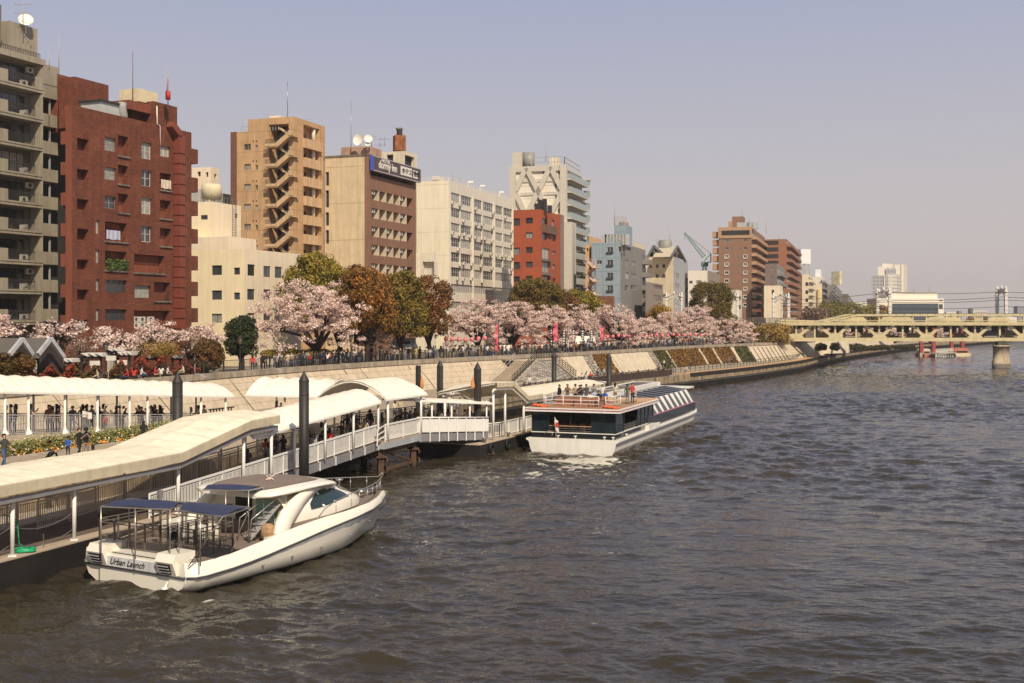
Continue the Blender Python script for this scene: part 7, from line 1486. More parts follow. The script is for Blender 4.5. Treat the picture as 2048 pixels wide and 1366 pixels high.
for px, y0, y1, Y in ((843.5, 750, 778, 99.5), (945.5, 752, 778, 89.4)):
    a, b_ = P(px, y0, Y), P(px, y1, Y); o = MB().loft([[(a.x+math.cos(k)*s_, a.y+math.sin(k)*s_*.7, z) for k in [j*math.pi/4 for j in range(8)]] for s_, z in ((.02, a.z), (.1, a.z-.35), (.17, a.z-.8), (.15, b_.z+.1), (.05, b_.z))]).build('work_bag', [mat('orange_bag', (.55, .24, .09), .8, .15)]); tag(o, 'faded orange cloth bag hanging on the '+('flat topped pile' if px < 900 else 'rusty collared pile'), 'bag')
# -- queue ramp with railings, vault and flower bed
O3 = Vector((-27.5, 66, 0)); H3 = R(22); d3 = Vector((math.sin(H3), math.cos(H3), 0)); l3 = Vector((-d3.y, d3.x, 0))
def L3(t, z=0, w_=0): return O3+d3*t+l3*w_+Vector((0, 0, z))
zq = lambda t: 3.78-.075*t
qr = empty('queue_ramp', L3(5, 2.5, 1)); tag(qr, 'pale concrete queue ramp with grey railings along the embankment wall', 'queue ramp')
mb = MB(); n = 10
for i in range(n):
    a, b_ = -14+34*i/n, -14+34*(i+1)/n; q = [L3(a, zq(a), -.25), L3(b_, zq(b_), -.25), L3(b_, zq(b_), 3.4), L3(a, zq(a), 3.4)]; mb.add(q+[Vector((v.x, v.y, 1.9)) for v in q], [(0, 1, 2, 3), (0, 4, 5, 1), (3, 2, 6, 7), (1, 5, 6, 2)])
mb.build('ramp', [mat('pale_concrete', (.47, .40, .31), .85, .12, streak=.1)], qr)
TQ = [tpx(O3, d3, px) for px in (-75, 10, 57, 130, 195, 259, 295, 402, 451)]
for a, b_ in zip(TQ, TQ[1:]): mb = MB(); balus(mb, L3(a+.25, zq(a), 0), L3(b_-.2, zq(b_), 0), 1.12, .13, .022, .05, posts=1.6); mb.build('railing', [GREYP], qr)
mb = MB(); balus(mb, L3(-12, zq(-12), 3.2), L3(19, zq(19), 3.2), 1.1, .2, .022, .05); mb.build('rear_railing', [GREYP], qr)
qc = empty('queue_canopy', L3(5, 3, 1)); tag(qc, 'long white vaulted canopy over the waiting queue along the wall', 'canopy')
canopy_arch(qc, [L3(-14, 2.46+zq(-14), -.25), L3(19.2, 2.46+zq(19.2), -.25)], l3*3.6, .85, CVW, scal=.035)
for t_ in TQ: 
    mb = MB(); mb.lathe(L3(t_, zq(t_), 0), [(.28, 0), (.22, .12), (.09, .3), (.075, .5), (.075, 2.4)], 8); mb.build('post', [WHITE], qc)
    mb = MB(); mb.tube([L3(t_+.7, zq(t_), 3.1), L3(t_+.7, zq(t_)+2.4, 3.1)], .07, 6); mb.build('post', [GREYP], qc)
mb = MB(); 
for k in range(8): mb.beam(L3(17.6+k*.35, 2.4, .6), L3(17.6+k*.35, 3.9, .6), .08)
mb.beam(L3(17.4, 3.9, .6), L3(20.4, 3.9, .6), .08); mb.beam(L3(17.4, 3.2, .6), L3(20.4, 3.2, .6), .6, .04); o = mb.build('turnstile_gate', [DARK]); tag(o, 'dark barred gate at the right end of the queue canopy', 'gate')
# flower bed
r_ = np.random.RandomState(8); mb = MB(); 
fb = empty('flower_bed', L3(2, 2.9, -1)); tag(fb, None, 'flower bed', kind='stuff'); fb['label'] = 'sloping bed of yellow and orange flowers in front of the queue ramp'
mb = MB(); n = 12
for i in range(n):
    a, b_ = -11+29*i/n, -11+29*(i+1)/n; h_ = lambda t: 3.25-.045*(t+11)*.6
    mb.quad(L3(a, 2.93, -2.1), L3(b_, 2.93 if b_ < 8 else 2.75, -2.1), L3(b_, h_(b_), -.27), L3(a, h_(a), -.27))
mb.build('soil', [mat('soil', (.10, .05, .025), .95, .3, 4)], fb)
def flowers(nm, n, w0, w1_, zz_, size, m, hh, clump=0):
    t_ = r_.uniform(-10, 18, n); w_ = r_.uniform(w0, w1_, n)
    if clump: t_ = np.round(t_/clump)*clump+r_.normal(0, .16, n)
    f = (w_+2.1)/1.85; z = 2.93+.28*f+r_.uniform(0, 1, n)**1.3*hh; P_ = np.array([tuple(L3(a, 0, b_)) for a, b_ in zip(t_, w_)]); P_[:, 2] = z; off = np.array(WL[fb.name]); V = quads_at(P_-off, np.tile([[0., -.5, 1.]], (n, 1)), size, r_)
    me = quadmesh(nm, V, m); o = bpy.data.objects.new(nm, me); COL.objects.link(o); o.parent = fb
flowers('leaves', 6500, -1.9, -.35, 0, .15, leafmat('bed_leaves', (.07, .09, .02), (.20, .16, .03), nsc=1.5), .42); flowers('tall_leaves', 2600, -1.5, -1.2, 0, .13, leafmat('bed_pale', (.20, .24, .10), (.34, .33, .15), nsc=1.5), .75, .72)
flowers('yellow_flowers', 700, -1.6, -.9, 0, .08, mat('petal_yellow', (.75, .55, .05), .7, .1), .85, .72); flowers('orange_flowers', 700, -2.1, -1.75, 0, .09, mat('petal_orange', (.75, .28, .02), .7, .2), .22, 1.3); flowers('white_flowers', 500, -2.0, -1.6, 0, .1, mat('petal_cream', (.72, .66, .45), .7), .35, .72)
mb = MB(); mb.beam(L3(-14, 2.98, -2.2), L3(18, 2.86, -2.2), .16, .16); o = mb.build('bed_kerb', [CONC]); tag(o, 'low concrete kerb along the front of the flower bed', 'kerb')
# paved ramp strip, planters and promenade railing in front of the flower bed
mb = MB(); mb.prism([(p.x, p.y) for p in (L3(-14, 0, -4.6), L3(14, 0, -4.6), L3(14, 0, -4.2), L3(-14, 0, -4.2))], 2.9, 3.0); o = mb.build('terrace_kerb', [CONC]); tag(o, 'long low kerb across the near terrace below the flower bed', 'kerb')
rf = empty('terrace_railing', (14, 152, 2)); tag(rf, 'dark brown panelled railing along the terrace edge behind the dark boat', 'railing'); RB_ = mat('railing_brown', (.06, .04, .03), .7, .3)
tl = [p for p in offs(TER, .25) if 116 < p.y < 171]
mb = MB()
for a, b_ in zip(tl, tl[1:]):
    A, B = Vector((a.x, a.y, 2)), Vector((b_.x, b_.y, 2)); mb.beam(A+Vector((0, 0, 1.1)), B+Vector((0, 0, 1.1)), .14, .1); mb.beam(A+Vector((0, 0, .55)), B+Vector((0, 0, .55)), .05, .85); n = 4
    for k in range(n): p = A.lerp(B, k/n); mb.beam(p, p+Vector((0, 0, 1.1)), .14)
mb.build('panel', [RB_], rf)
rg = empty('low_terrace_railing', (60, 235, 2)); tag(rg, 'thin dark railing along the far terrace walkway', 'railing')
tl = [p for p in offs(TER, 3.2) if 172 < p.y < 330]; mb = MB()
for a, b_ in zip(tl, tl[1:]):
    A, B = Vector((a.x, a.y, 2)), Vector((b_.x, b_.y, 2)); mb.beam(A+Vector((0, 0, .9)), B+Vector((0, 0, .9)), .07); mb.beam(A+Vector((0, 0, .5)), B+Vector((0, 0, .5)), .05)
    n = max(2, int((B-A).length/1.5))
    for k in range(n): p = A.lerp(B, k/n); mb.beam(p, p+Vector((0, 0, .95)), .08)
mb.build('rail', [DARK], rg)
mb = MB(); tl = [p for p in TER if 171 < p.y < 420]; 
for i in range(len(tl)-1):
    a, b_ = tl[i], tl[i+1]; n_ = Vector((b_.y-a.y, a.x-b_.x, 0)).normalized()
    mb.beam((a.x+n_.x*.06, a.y+n_.y*.06, 1.9), (b_.x+n_.x*.06, b_.y+n_.y*.06, 1.9), .12, .5)
o = mb.build('edge_fender', [mat('fender_black', (.025, .02, .018), .8)]); tag(o, 'black fender band along the far terrace edge', 'fender')
OR_ = mat('ochre_path', (.50, .29, .13), .9, .12); mb = MB(); t1_ = [p for p in offs(TER, .25) if 171 < p.y < 262]; t2_ = [at(offs(TER, 2.4), p.y) for p in t1_]
for i in range(len(t1_)-1): mb.quad((t1_[i].x, t1_[i].y, 2.02), (t1_[i+1].x, t1_[i+1].y, 2.02), (t2_[i+1].x, t2_[i+1].y, 2.02), (t2_[i].x, t2_[i].y, 2.02))
o = mb.build('ochre_path', [OR_]); tag(o, kind='structure')
# ---------------- white launch
GEL = mat('white_gelcoat', (.80, .75, .64), .22, .03, .8, spec=.6); GELG = mat('hull_grey_white', (.60, .60, .60), .3, .1, .7, spec=.5, streak=.15); DKB = mat('launch_deck', (.20, .155, .125), .75, .12, 2); NAVY = mat('navy_canvas', (.032, .040, .085), .55, .12, 2); SSM = mat('rail_steel', (.42, .39, .35), .3, .1, metal=.7)
RACK = mat('rack_brown', (.20, .165, .135), .5, .15, metal=.4); TINT = mat('tinted_glass', (.015, .03, .03), .05, .2, spec=.9); MINT = mat('mint_glass', (.16, .34, .28), .1, .2, spec=.8)
BO = Vector((-14.8, 46.3, 0)); BH = R(31)
la = empty('white_launch', BO, R(90)-BH); tag(la, 'white twin vent launch with navy awnings moored beside the near pontoon', 'launch')
la.scale = (1.05, 1.04, 1)
def b2l(px, py, z): p = G(px, py, z)-BO; s_, c_ = math.sin(BH), math.cos(BH); return Vector(((p.x*s_+p.y*c_)/1.05, (-p.x*c_+p.y*s_)/1.04, z))
I_ = lambda tb, x: interp(tb, x) if x > tb[0][0] else tb[0][1]
bd = [(-.35, 2.75), (-.15, 3.05), (.2, 3.2), (1.5, 3.25), (6, 3.25), (9, 3.0), (11.2, 2.35), (13, 1.45), (14.3, .6), (15.2, .04)]
bw = [(-.35, 2.6), (.2, 3.05), (1.5, 3.12), (6, 3.08), (9, 2.7), (11.2, 1.65), (13, .8), (14.2, .1), (15.2, .02)]
zdk = [(-.35, .98), (1.5, 1.03), (3, 1.2), (4.5, 1.42), (5.8, 1.56), (7, 1.64), (10, 1.66), (12.5, 1.6), (15.2, 1.5)]; zrb = [(-.35, .42), (2, .52), (3.5, .68), (5, .88), (6.6, 1.08), (8.5, 1.24), (11, 1.32), (15.2, 1.28)]; zfl = [(-.35, .85), (5.6, .92), (5.61, 1.45), (7, 1.52), (15.2, 1.38)]
XS = [-.35, -.25, -.15, 0, .2, .8, 1.5, 2.5, 3.5, 4.5, 5.5, 6.5, 7.5, 8.5, 9.5, 10.3, 11.2, 12, 12.7, 13.3, 13.9, 14.4, 14.85, 15.2]
mb = MB(); rg_ = []
for x in XS:
    B, W_, d, r_ = I_(bd, x), I_(bw, x), I_(zdk, x), I_(zrb, x); stem = max(0, x-14.0)*.9
    half = [(0, -.5+stem*1.2), (W_*.75, -.35+stem*1.2), (W_, .02+stem*.6), (W_+(B-W_)*.55, r_*.5+stem*.3), (B+.04, r_-.04), (B+.05, r_+.02), (B-.02, r_+.1), (B-.06, d), (B-.2, d)]
    rg_.append([(x, -y, z) for y, z in half[::-1]]+[(x, y, z) for y, z in half[1:]])
mb.loft(rg_, closed=False, caps=False)
mb.add([rg_[0][k] for k in range(len(rg_[0]))], [tuple(range(len(rg_[0])))])
mb.build('hull', [GEL], la, True)
mb = MB(); 
for s in (-1, 1): mb.tube([(x, s*(I_(bd, x)+.05), I_(zrb, x)) for x in XS], .045, 6)
mb.tube([(-.39, s*2.75, .42) for s in (-1, 1)], .045, 6); mb.build('rub_rail', [mat('rub_dark', (.06, .06, .065), .4)], la, True)
mb = MB()     # grey lower strake
for s in (-1, 1): mb.loft([[(x, s*(I_(bw, x)+(I_(bd, x)-I_(bw, x))*.75+.012), I_(zrb, x)*.72), (x, s*(I_(bd, x)+.052), I_(zrb, x)-.07)] for x in XS[3:19]], closed=False, caps=False)
mb.build('strake', [GELG], la, True)
mb = MB(); dk = [(x, I_(bd, x)-.2, I_(zfl, x)) for x in XS[1:10]+[5.6, 5.62]+XS[11:]]
mb.loft([[(x, -y, z), (x, y, z)] for x, y, z in dk], closed=False, caps=False, sm=False)
for s in (-1, 1): mb.loft([[(x, s*y, z), (x, s*y, I_(zdk, x)+.005)] for x, y, z in dk], closed=False, caps=False, sm=False)
mb.build('deck', [DKB], la, True)
mb = MB(); mb.box2((-.2, -1.25, .97), (.5, 1.6, 1.02)); mb.box2((.35, -3.05, .9), (.45, 3.0, 1.0)); mb.box2((3.9, -3.0, .88), (5.6, -2.6, 1.25)); mb.build('stern_sill', [GEL], la, True)
mb = MB(); mb.box2((-.43, -1.2, .46), (-.34, 1.5, .86)); mb.build('name_panel', [GELG], la, True)
for y0 in (1.45, -2.35):
    v = empty('vent_housing', (0, 0, 0), 0, la); w_ = .95
    mb = MB(); mb.add([(-.62, y0, .98), (-.62, y0+w_, .98), (-.45, y0+w_, 1.28), (-.45, y0, 1.28), (.5, y0, 1.30), (.5, y0+w_, 1.30), (-.40, y0, .40), (-.40, y0+w_, .40), (.5, y0, .9), (.5, y0+w_, .9)], [(0, 1, 2, 3), (3, 2, 5, 4), (0, 3, 4, 8), (1, 9, 5, 2), (0, 6, 7, 1), (0, 8, 6), (1, 7, 9)])
    mb.build('shell', [GEL], v, True)
    mb = MB(); mb.quad((-.635, y0+.12, .93), (-.635, y0+w_-.12, .93), (-.47, y0+w_-.2, .5), (-.47, y0+.2, .5)); mb.build('louvre_recess', [DARK], v, True)
    for k in range(3): mb = MB(); x = -.66+k*.055; mb.beam((x, y0+.2, .84-.12*k), (x, y0+w_-.2, .84-.12*k), .05, .03); mb.build('slat', [GREYP], v, True)
# stern lettering
def btext(s, loc, size, rz, parent, m, shear=0, bold=0, sx=1, name='lettering'):
    c = bpy.data.curves.new(name, 'FONT'); c.body = s; c.size = size; c.shear = shear; c.extrude = .003; c.offset = bold; c.resolution_u = 4
    t_ = bpy.data.objects.new(name, c); COL.objects.link(t_); bpy.context.view_layer.update(); me = bpy.data.meshes.new_from_object(t_.evaluated_get(bpy.context.evaluated_depsgraph_get())); bpy.data.objects.remove(t_); bpy.data.curves.remove(c)
    me.materials.clear(); me.materials.append(m); o = bpy.data.objects.new(name, me); COL.objects.link(o); o.parent = parent; o.location = loc; o.rotation_euler = (R(90), 0, rz); o.scale = (sx, 1, 1); return o
btext('Urban Launch', (-.45, 1.28, .56), .34, R(-90), la, BL, .5, .002, 1.0)
p_ = Vector((12.25, -(I_(bd, 12.25)+.03), 1.0)); q_ = Vector((13.6, -(I_(bd, 13.6)+.03), 1.15)); btext('Urban Launch', p_+Vector((0, -.06, .0)), .24, math.atan2(q_.y-p_.y, q_.x-p_.x), la, BL, .5, .001, 1.0)
# side boxes at the stern corners
mb = MB(); mb.box2((.15, -3.02, 1.0), (1.6, -2.45, 1.01)); mb.build('corner_inset', [DKB], la, True)
# awnings with their posts
aw = ([b2l(202, 1013, 3.0), b2l(258, 998, 3.0), b2l(372, 1005, 3.0), b2l(340, 1019, 3.0)], [b2l(358, 1021, 2.95), b2l(372, 1004, 2.95), b2l(500, 1015, 2.95), b2l(445, 1034, 2.95)], [b2l(406, 979.5, 3.12), b2l(425, 969, 3.12), b2l(527, 974, 3.12), b2l(497, 981, 3.12)])
for k, q in enumerate(aw):
    a_ = empty('awning', (0, 0, 0), 0, la); q = [Vector(p) for p in q]; n = 6; mb = MB(); rows_a = []
    for i in range(n+1):
        r_ = []
        for j in range(n+1): u, v = i/n, j/n; p = q[0].lerp(q[1], u).lerp(q[3].lerp(q[2], u), v); p.z += .16*math.sin(math.pi*u)*.5+.05*math.sin(math.pi*v)-.015*math.sin(9*u); r_.append(p)
        rows_a.append(r_)
    mb.loft(rows_a, closed=False, caps=False); mb.loft([[p-Vector((0, 0, .04)) for p in r_] for r_ in rows_a], closed=False, caps=False); mb.build('canvas', [NAVY], a_, True)
    mb = MB(); mb.path(q+[q[0]], .05, .05); mb.build('awning_frame', [SSM], a_, True)
    for p in (q if k < 2 else q[2:]): mb = MB(); mb.tube([(p.x, p.y if abs(p.y) < 2.9 else 2.9*math.copysign(1, p.y), .9), tuple(p)], .025, 5); mb.build('awning_post', [SSM], a_, True)
    mb = MB(); mb.tube([tuple(q[0].lerp(q[3], .5)+Vector((0, 0, 0))), tuple(q[0].lerp(q[3], .5)-Vector((0, 0, 2.0)))], .025, 5); mb.build('awning_post', [SSM], a_, True)
# working racks on the stern deck
def rack(x0, x1, y0, y1, h_, name='stern_rack'):
    mb = MB(); z0 = .92
    for (a, b_) in (((x0, y0), (x1, y0)), ((x1, y0), (x1, y1)), ((x1, y1), (x0, y1)), ((x0, y1), (x0, y0))):
        A, B = Vector((*a, z0)), Vector((*b_, z0)); n = max(1, round((B-A).length/.8))
        for z in (h_, h_-.14, .5, .12): mb.beam(A+Vector((0, 0, z)), B+Vector((0, 0, z)), .035)
        for k in range(n+1): p = A.lerp(B, k/n); mb.beam(p, p+Vector((0, 0, h_)), .07, .05)
        m = int((B-A).length/.1)
        for k in range(m): p = A.lerp(B, k/m); mb.beam(p+Vector((0, 0, .12)), p+Vector((0, 0, .62)), .01)
        for z in (.2, .28, .36, .44): mb.beam(A+Vector((0, 0, z)), B+Vector((0, 0, z)), .01)
    mb.build(name, [RACK], la, True)
rack(.3, 3.0, -.7, 2.75, 1.2); rack(.6, 2.6, -2.2, -.8, 1.15)
mb = MB(); mb.lathe((2.0, .35, .9), [(.28, 0), (.3, .1), (.24, .45), (.14, .62), (.16, .72), (.05, .85)], 12); mb.build('capstan', [BLACK], la, True)
mb = MB(); mb.box2((3.0, .2, .92), (4.2, 1.6, 1.25)); mb.box2((3.1, .3, 1.25), (4.0, 1.0, 1.45)); mb.box2((3.6, 1.9, .92), (4.8, 2.9, 1.5)); mb.build('deck_locker', [GEL], la, True)
mb = MB(); mb.lathe((4.6, .9, 1.0), [(.2, 0), (.26, .3), (.2, .8), (.12, 1.3)], 8); mb.build('wrapped_gear', [CREAM], la, True)
mb = MB(); mb.tube([(1.2, .3, .95), (1.2, .3, 3.25)], .05, 6); mb.box2((1.05, .12, 2.5), (1.35, .5, 2.75)); mb.box2((1.1, .25, 3.0), (1.3, .4, 3.35)); mb.build('camera_mast', [SSM], la, True)
for y in (-1.6, -.3): mb = MB(); mb.tube([(4.5, y, .95), (4.5, y, 1.75), (5.6, y, 1.75), (5.6, y, .98)], .02, 5); mb.build('deck_rail', [SSM], la, True)
# cabin
zt_c = [(5.6, 2.88), (7, 2.96), (8.3, 2.92), (9.3, 2.84), (10, 2.66), (11, 2.3), (12.0, 1.88)]; wc = [(5.6, 2.3), (8, 2.25), (9.4, 2.08), (10.3, 1.85), (11.2, 1.5), (12.0, 1.0)]
def sec(x, a, off=0.): 
    w_, zt, zb_ = I_(wc, x)+off, I_(zt_c, x)+off, I_(zdk, x)-.15; c_, s_ = math.cos(a), math.sin(a)
    return Vector((x, -w_*math.copysign(abs(c_)**.62, c_)*(1-.16*max(0, s_)**1.5 if True else 1), zb_+(zt-zb_)*max(0, s_)**.62))
XC = [5.6, 6.2, 6.8, 7.4, 8, 8.6, 9.2, 9.6, 10, 10.4, 10.8, 11.2, 11.6, 12]; NA = 22
mb = MB(); mb.loft([[sec(x, math.pi*k/NA) for k in range(NA+1)] for x in XC], closed=False, caps=False)
mb.add([sec(12.0, math.pi*k/NA) for k in range(NA+1)], [tuple(range(NA+1))]); mb.build('cabin', [GEL], la, True)
mb = MB(); mb.quad((5.8, -2.2, .9), (5.8, 2.2, .9), (5.8, 2.1, 2.8), (5.8, -2.1, 2.8)); mb.build('bulkhead', [mat('bulkhead_cream', (.62, .57, .47), .5, .05)], la, True)
mb = MB(); mb.box2((5.72, -.15, .95), (5.79, .75, 2.7)); mb.build('cabin_door', [BLACK], la, True)
mb = MB(); mb.box2((5.7, -1.5, 1.35), (5.79, -.45, 2.45)); mb.build('mint_window', [MINT], la, True); mb = MB(); mb.box2((5.66, 1.0, 1.9), (5.79, 1.3, 2.05)); mb.build('sign_plate', [BLACK], la, True)
mb = MB()     # roof with a thick rim
rf_ = []
for x, w_, z in ((4.6, 1.5, 2.84), (4.8, 2.1, 2.9), (5.5, 2.4, 2.97), (6.8, 2.42, 3.03), (8.0, 2.3, 3.02), (8.9, 2.05, 2.93), (9.5, 1.65, 2.82), (9.9, 1.1, 2.72)): rf_.append([(x, -w_, z-.16), (x, -w_-.05, z-.07), (x, -w_+.12, z), (x, -w_*.5, z+.08), (x, 0, z+.11), (x, w_*.5, z+.08), (x, w_-.12, z), (x, w_+.05, z-.07), (x, w_, z-.16), (x, 0, z-.14)])
mb.loft(rf_); mb.build('roof', [GEL], la, True)
mb = MB(); mb.loft([[(x, -w_, z), (x, -w_*.5, z+.05), (x, 0, z+.075), (x, w_*.5, z+.05), (x, w_, z)] for x, w_, z in ((5.1, 1.5, 3.01), (5.5, 1.7, 3.04), (6.8, 1.8, 3.10), (8.0, 1.7, 3.09), (8.6, 1.4, 3.04))], closed=False, caps=False); mb.build('roof_mat', [DKB], la, True)
btext('Urban', (6.9, .9, 3.27), .01, 0, la, WHITE) if False else None
mb = MB(); pts = [(6.4+.2*k+.1*math.sin(k*2.1), -.5+.16*k*.9+.14*math.cos(k*2.6), 3.2) for k in range(9)]; mb.tube(pts, .035, 4); mb.tube([(6.6, -.6, 3.2), (7.1, .3, 3.21), (7.8, .6, 3.2)], .03, 4); mb.build('roof_emblem', [mat('emblem_pale', (.62, .5, .42), .6)], la, True)
for s in (-1, 1):     # swooping fairings either side of the cabin
    mb = MB(); pr_ = [((7.9, s*2.0, 2.72), .06, .08), ((7.2, s*2.14, 2.7), .13, .18), ((6.5, s*2.28, 2.52), .2, .28), ((5.9, s*2.38, 2.22), .25, .36), ((5.4, s*2.44, 1.85), .26, .42), ((5.12, s*2.48, 1.5), .26, .42), ((5.02, s*2.5, 1.2), .26, .4), ((5.0, s*2.5, .95), .26, .4)]
    rr = []
    for i, (c, a, b_) in enumerate(pr_):
        c = Vector(c); nx = Vector(pr_[min(i+1, 7)][0])-Vector(pr_[max(i-1, 0)][0]); nx.normalize(); u = Vector((0, 1, 0)); v = nx.cross(u).normalized(); rr.append([c+u*math.cos(t_)*a+v*math.sin(t_)*b_ for t_ in [k*math.pi/8 for k in range(16)]])
    mb.loft(rr); mb.build('side_fairing', [GEL], la, True)
    mb = MB(); W1_ = []
    for x in [7.15+.31*k for k in range(11)]:
        f = (x-7.15)/3.1; lo = .13+.2*f*f; hi = lo+.55*math.sin(math.pi*min(1, (f+.07)/1.07))**.8
        aa = [lo+(hi-lo)*j/4 for j in range(5)]; W1_.append([sec(x, (a if s < 0 else math.pi-a), .03) for a in aa])
    mb.loft(W1_, closed=False, caps=False); mb.build('side_window', [TINT], la, True)
    mb = MB()
    for x in (7.9, 8.8):
        f = (x-7.15)/3.1; lo = .13+.2*f*f; hi = lo+.55*math.sin(math.pi*min(1, (f+.07)/1.07))**.8; mb.quad(*[sec(x+dx, (a if s < 0 else math.pi-a), .05) for dx, a in ((0, lo), (.16, lo), (.1, hi), (-.06, hi))])
    mb.build('window_mullion', [mat('mint_white', (.55, .68, .60), .4)], la, True)
mb = MB(); mb.loft([[sec(x, math.pi*(.22+.56*j/12), .03) for j in range(13)] for x in (9.95, 10.3, 10.7, 11.1, 11.5)], closed=False, caps=False); mb.build('windscreen', [mat('windscreen_tint', (.03, .07, .065), .05, .2, spec=.9)], la, True)
mb = MB(); mb.beam((4.3, -1.35, .98), (5.6, -1.75, 2.35), .5, .05)
for k in range(6): mb.beam((4.35+.22*k, -1.62-.06*k, 1.1+.23*k), (4.35+.22*k, -1.12-.06*k, 1.1+.23*k), .2, .04)
mb.build('companion_ladder', [GREYP], la, True); mb = MB(); mb.tube([(4.0, -1.1, 1.0), (4.1, -1.1, 1.9), (5.5, -1.5, 2.8)], .025, 5); mb.tube([(4.0, -1.75, 1.0), (4.1, -1.75, 1.9), (5.5, -2.1, 2.8)], .025, 5); mb.build('ladder_rail', [SSM], la, True)
mb = MB(); mb.lathe((4.7, -2.1, .95), [(.2, 0), (.32, .2), (.3, .55), (.15, .7)], 10); mb.build('rope_basket', [mat('rope_tan', (.36, .22, .12), .9, .3, 6)], la, True)
mb = MB()
for s in (-1, 1):
    pts = [(x, s*max(.05, I_(bd, x)-.18), I_(zdk, x)+h_) for x, h_ in ((6.6, .0), (7.2, .35), (8.0, .6), (9.5, .75), (11, .75), (12.2, .75), (13.3, .75), (14.2, .75), (14.8, .75))]+([(15.05, 0, 2.45)]); mb.tube(pts, .025, 5, cap=False)
    for x in (8.0, 9.2, 10.1, 11.0, 11.9, 12.8, 13.6, 14.3): mb.tube([(x, s*(I_(bd, x)-.18), I_(zdk, x)), (x, s*(I_(bd, x)-.18), I_(zdk, x)+(.75 if x > 9 else .6))], .018, 4)
mb.build('bow_rail', [SSM], la, True)
mb = MB(); mb.lathe((13.2, -.1, 1.62), [(.2, 0), (.22, .15), (.1, .25)], 8); mb.beam((13.5, 0, 1.7), (14.9, 0, 1.78), .12, .1); mb.build('anchor_winch', [STEEL], la, True)
mb = MB(); mb.box2((6.3, -2.3, 2.55), (6.5, -2.2, 2.6)); mb.lathe((9.9, -1.5, 2.55), [(.05, 0), (.05, .2), (.18, .25), (.18, .33)], 8); mb.build('searchlight', [STEEL], la, True)
for x, z in ((3.2, .3), (4.9, .35), (6.8, .4), (8.9, .55), (11.2, .75)): mb = MB(); y = -(I_(bw, x)+(I_(bd, x)-I_(bw, x))*.72+.03); mb.lathe((x, y, z-.03), [(.05, 0), (.05, .06)], 8); mb.build('through_hull', [STEEL], la, True)
mb = MB(); mb.box2((3.0, -3.1, 1.02), (3.6, -3.0, 1.05)); mb.build('nameplate', [BLACK], la, True)
# cooling water outlet
mb = MB(); mb.tube([(-.42, -1.9, .22), (-.55, -1.95, .1), (-.62, -1.97, -.05)], [.03, .05, .09], 6); mb.lathe((-.65, -1.98, -.02), [(.16, 0), (.1, .05), (.03, .08)], 8); o = mb.build('water_outlet', [mat('splash', (.75, .74, .7), .4, .2, 9)], la, True)
# ---------------- dark glass excursion boat
B2 = Vector((4.8, 91.3, 0)); H5 = R(20.5); ex = empty('excursion_boat', B2, R(90)-H5); tag(ex, 'long black and white glass sided excursion boat with passengers on its open top deck', 'excursion boat')
HW_ = mat('excursion_white', (.76, .73, .66), .3, .06, .8, spec=.5, streak=.05); BLK = mat('gloss_black', (.014, .015, .018), .12, .2, spec=.8); PNK = mat('pink_stripe', (.45, .16, .24), .4, .05); WDK = mat('wood_deck', (.48, .31, .17), .7, .15)
hb = lambda x: 3.7 if x < 27 else 3.7*(1-min(.999, (x-27)/5.4)**2.4)**.6
mb = MB(); rg_ = []
for x in [-.3, 0, 3, 8, 14, 20, 24, 26, 28, 29.5, 30.7, 31.6, 32.2]:
    b_ = max(.1, hb(x)); lift = .35*max(0, (x-24)/8)**2; half = [(0, -.6), (b_*.86, -.4), (b_*.93, .05), (b_*.97, .7+lift), (b_*1.03, .82+lift), (b_*1.03, .95+lift), (b_*.98, .99+lift)]; rg_.append([(x, -y, z) for y, z in half[::-1]]+[(x, y, z) for y, z in half[1:]])
mb.loft(rg_, closed=False, caps=False, sm=False); mb.add(rg_[0], [tuple(range(len(rg_[0])))]); mb.loft([[r_[0], r_[-1]] for r_ in rg_], closed=False, caps=False, sm=False); mb.build('hull', [HW_], ex, True)
mb = MB(); mb.box2((.0, -3.45, .97), (9.5, 3.45, 1.42)); mb.build('lower_band', [BLK], ex, True); mb = MB(); mb.box2((-.04, -3.5, 1.42), (9.55, 3.5, 1.48)); mb.build('band_trim', [HW_], ex, True)
mb = MB(); mb.box2((9.5, -3.5, .97), (28.6, 3.5, 2.0)); mb.build('side_wall', [BLK], ex, True); mb = MB(); mb.box2((11.8, -3.54, 1.98), (28.5, 3.54, 2.04)); mb.build('pink_trim', [PNK], ex, True)
ex.scale = (1.07, 1, .95)
# aft saloon
mb = MB(); z0, z1 = 1.48, 3.2
for p, q in [((.1, -3.4, z0), (.2, -1.55, z1)), ((.1, 2.0, z0), (.2, 3.4, z1))]+[((x, s*3.4-.04, z0), (x2, s*3.4+.04, z1)) for s in (-1, 1) for x, x2 in ((.2, 2.3), (6.4, 11.7))]: mb = MB(); mb.box2(p, q); mb.build('saloon_glass', [GLASSB], ex, True)
mb = MB(); mb.box2((3.4, -3.2, z0), (3.5, 3.2, z1)); mb.box2((.2, -3.2, 1.46), (11.6, 3.2, 1.52)); mb.build('saloon_interior', [mat('interior_dark', (.03, .025, .022), .6, .3)], ex, True)
for (x, y) in ((.12, -3.42), (.12, -2.5), (.12, -1.5), (.12, .25), (.12, 2.05), (.12, 3.42), (2.3, -3.43), (6.4, -3.43), (7.6, -3.43), (8.8, -3.43), (10.0, -3.43), (11.6, -3.43)): mb = MB(); mb.box2((x-.05, y-.05, z0), (x+.05, y+.05, z1)); mb.build('window_post', [mat('post_black', (.02, .02, .022), .35)], ex, True)
mb = MB(); mb.beam((.1, -1.5, 2.0), (.1, 2.0, 2.0), .08, .05); mb.build('wood_rail', [WDK], ex, True)
mb = MB()
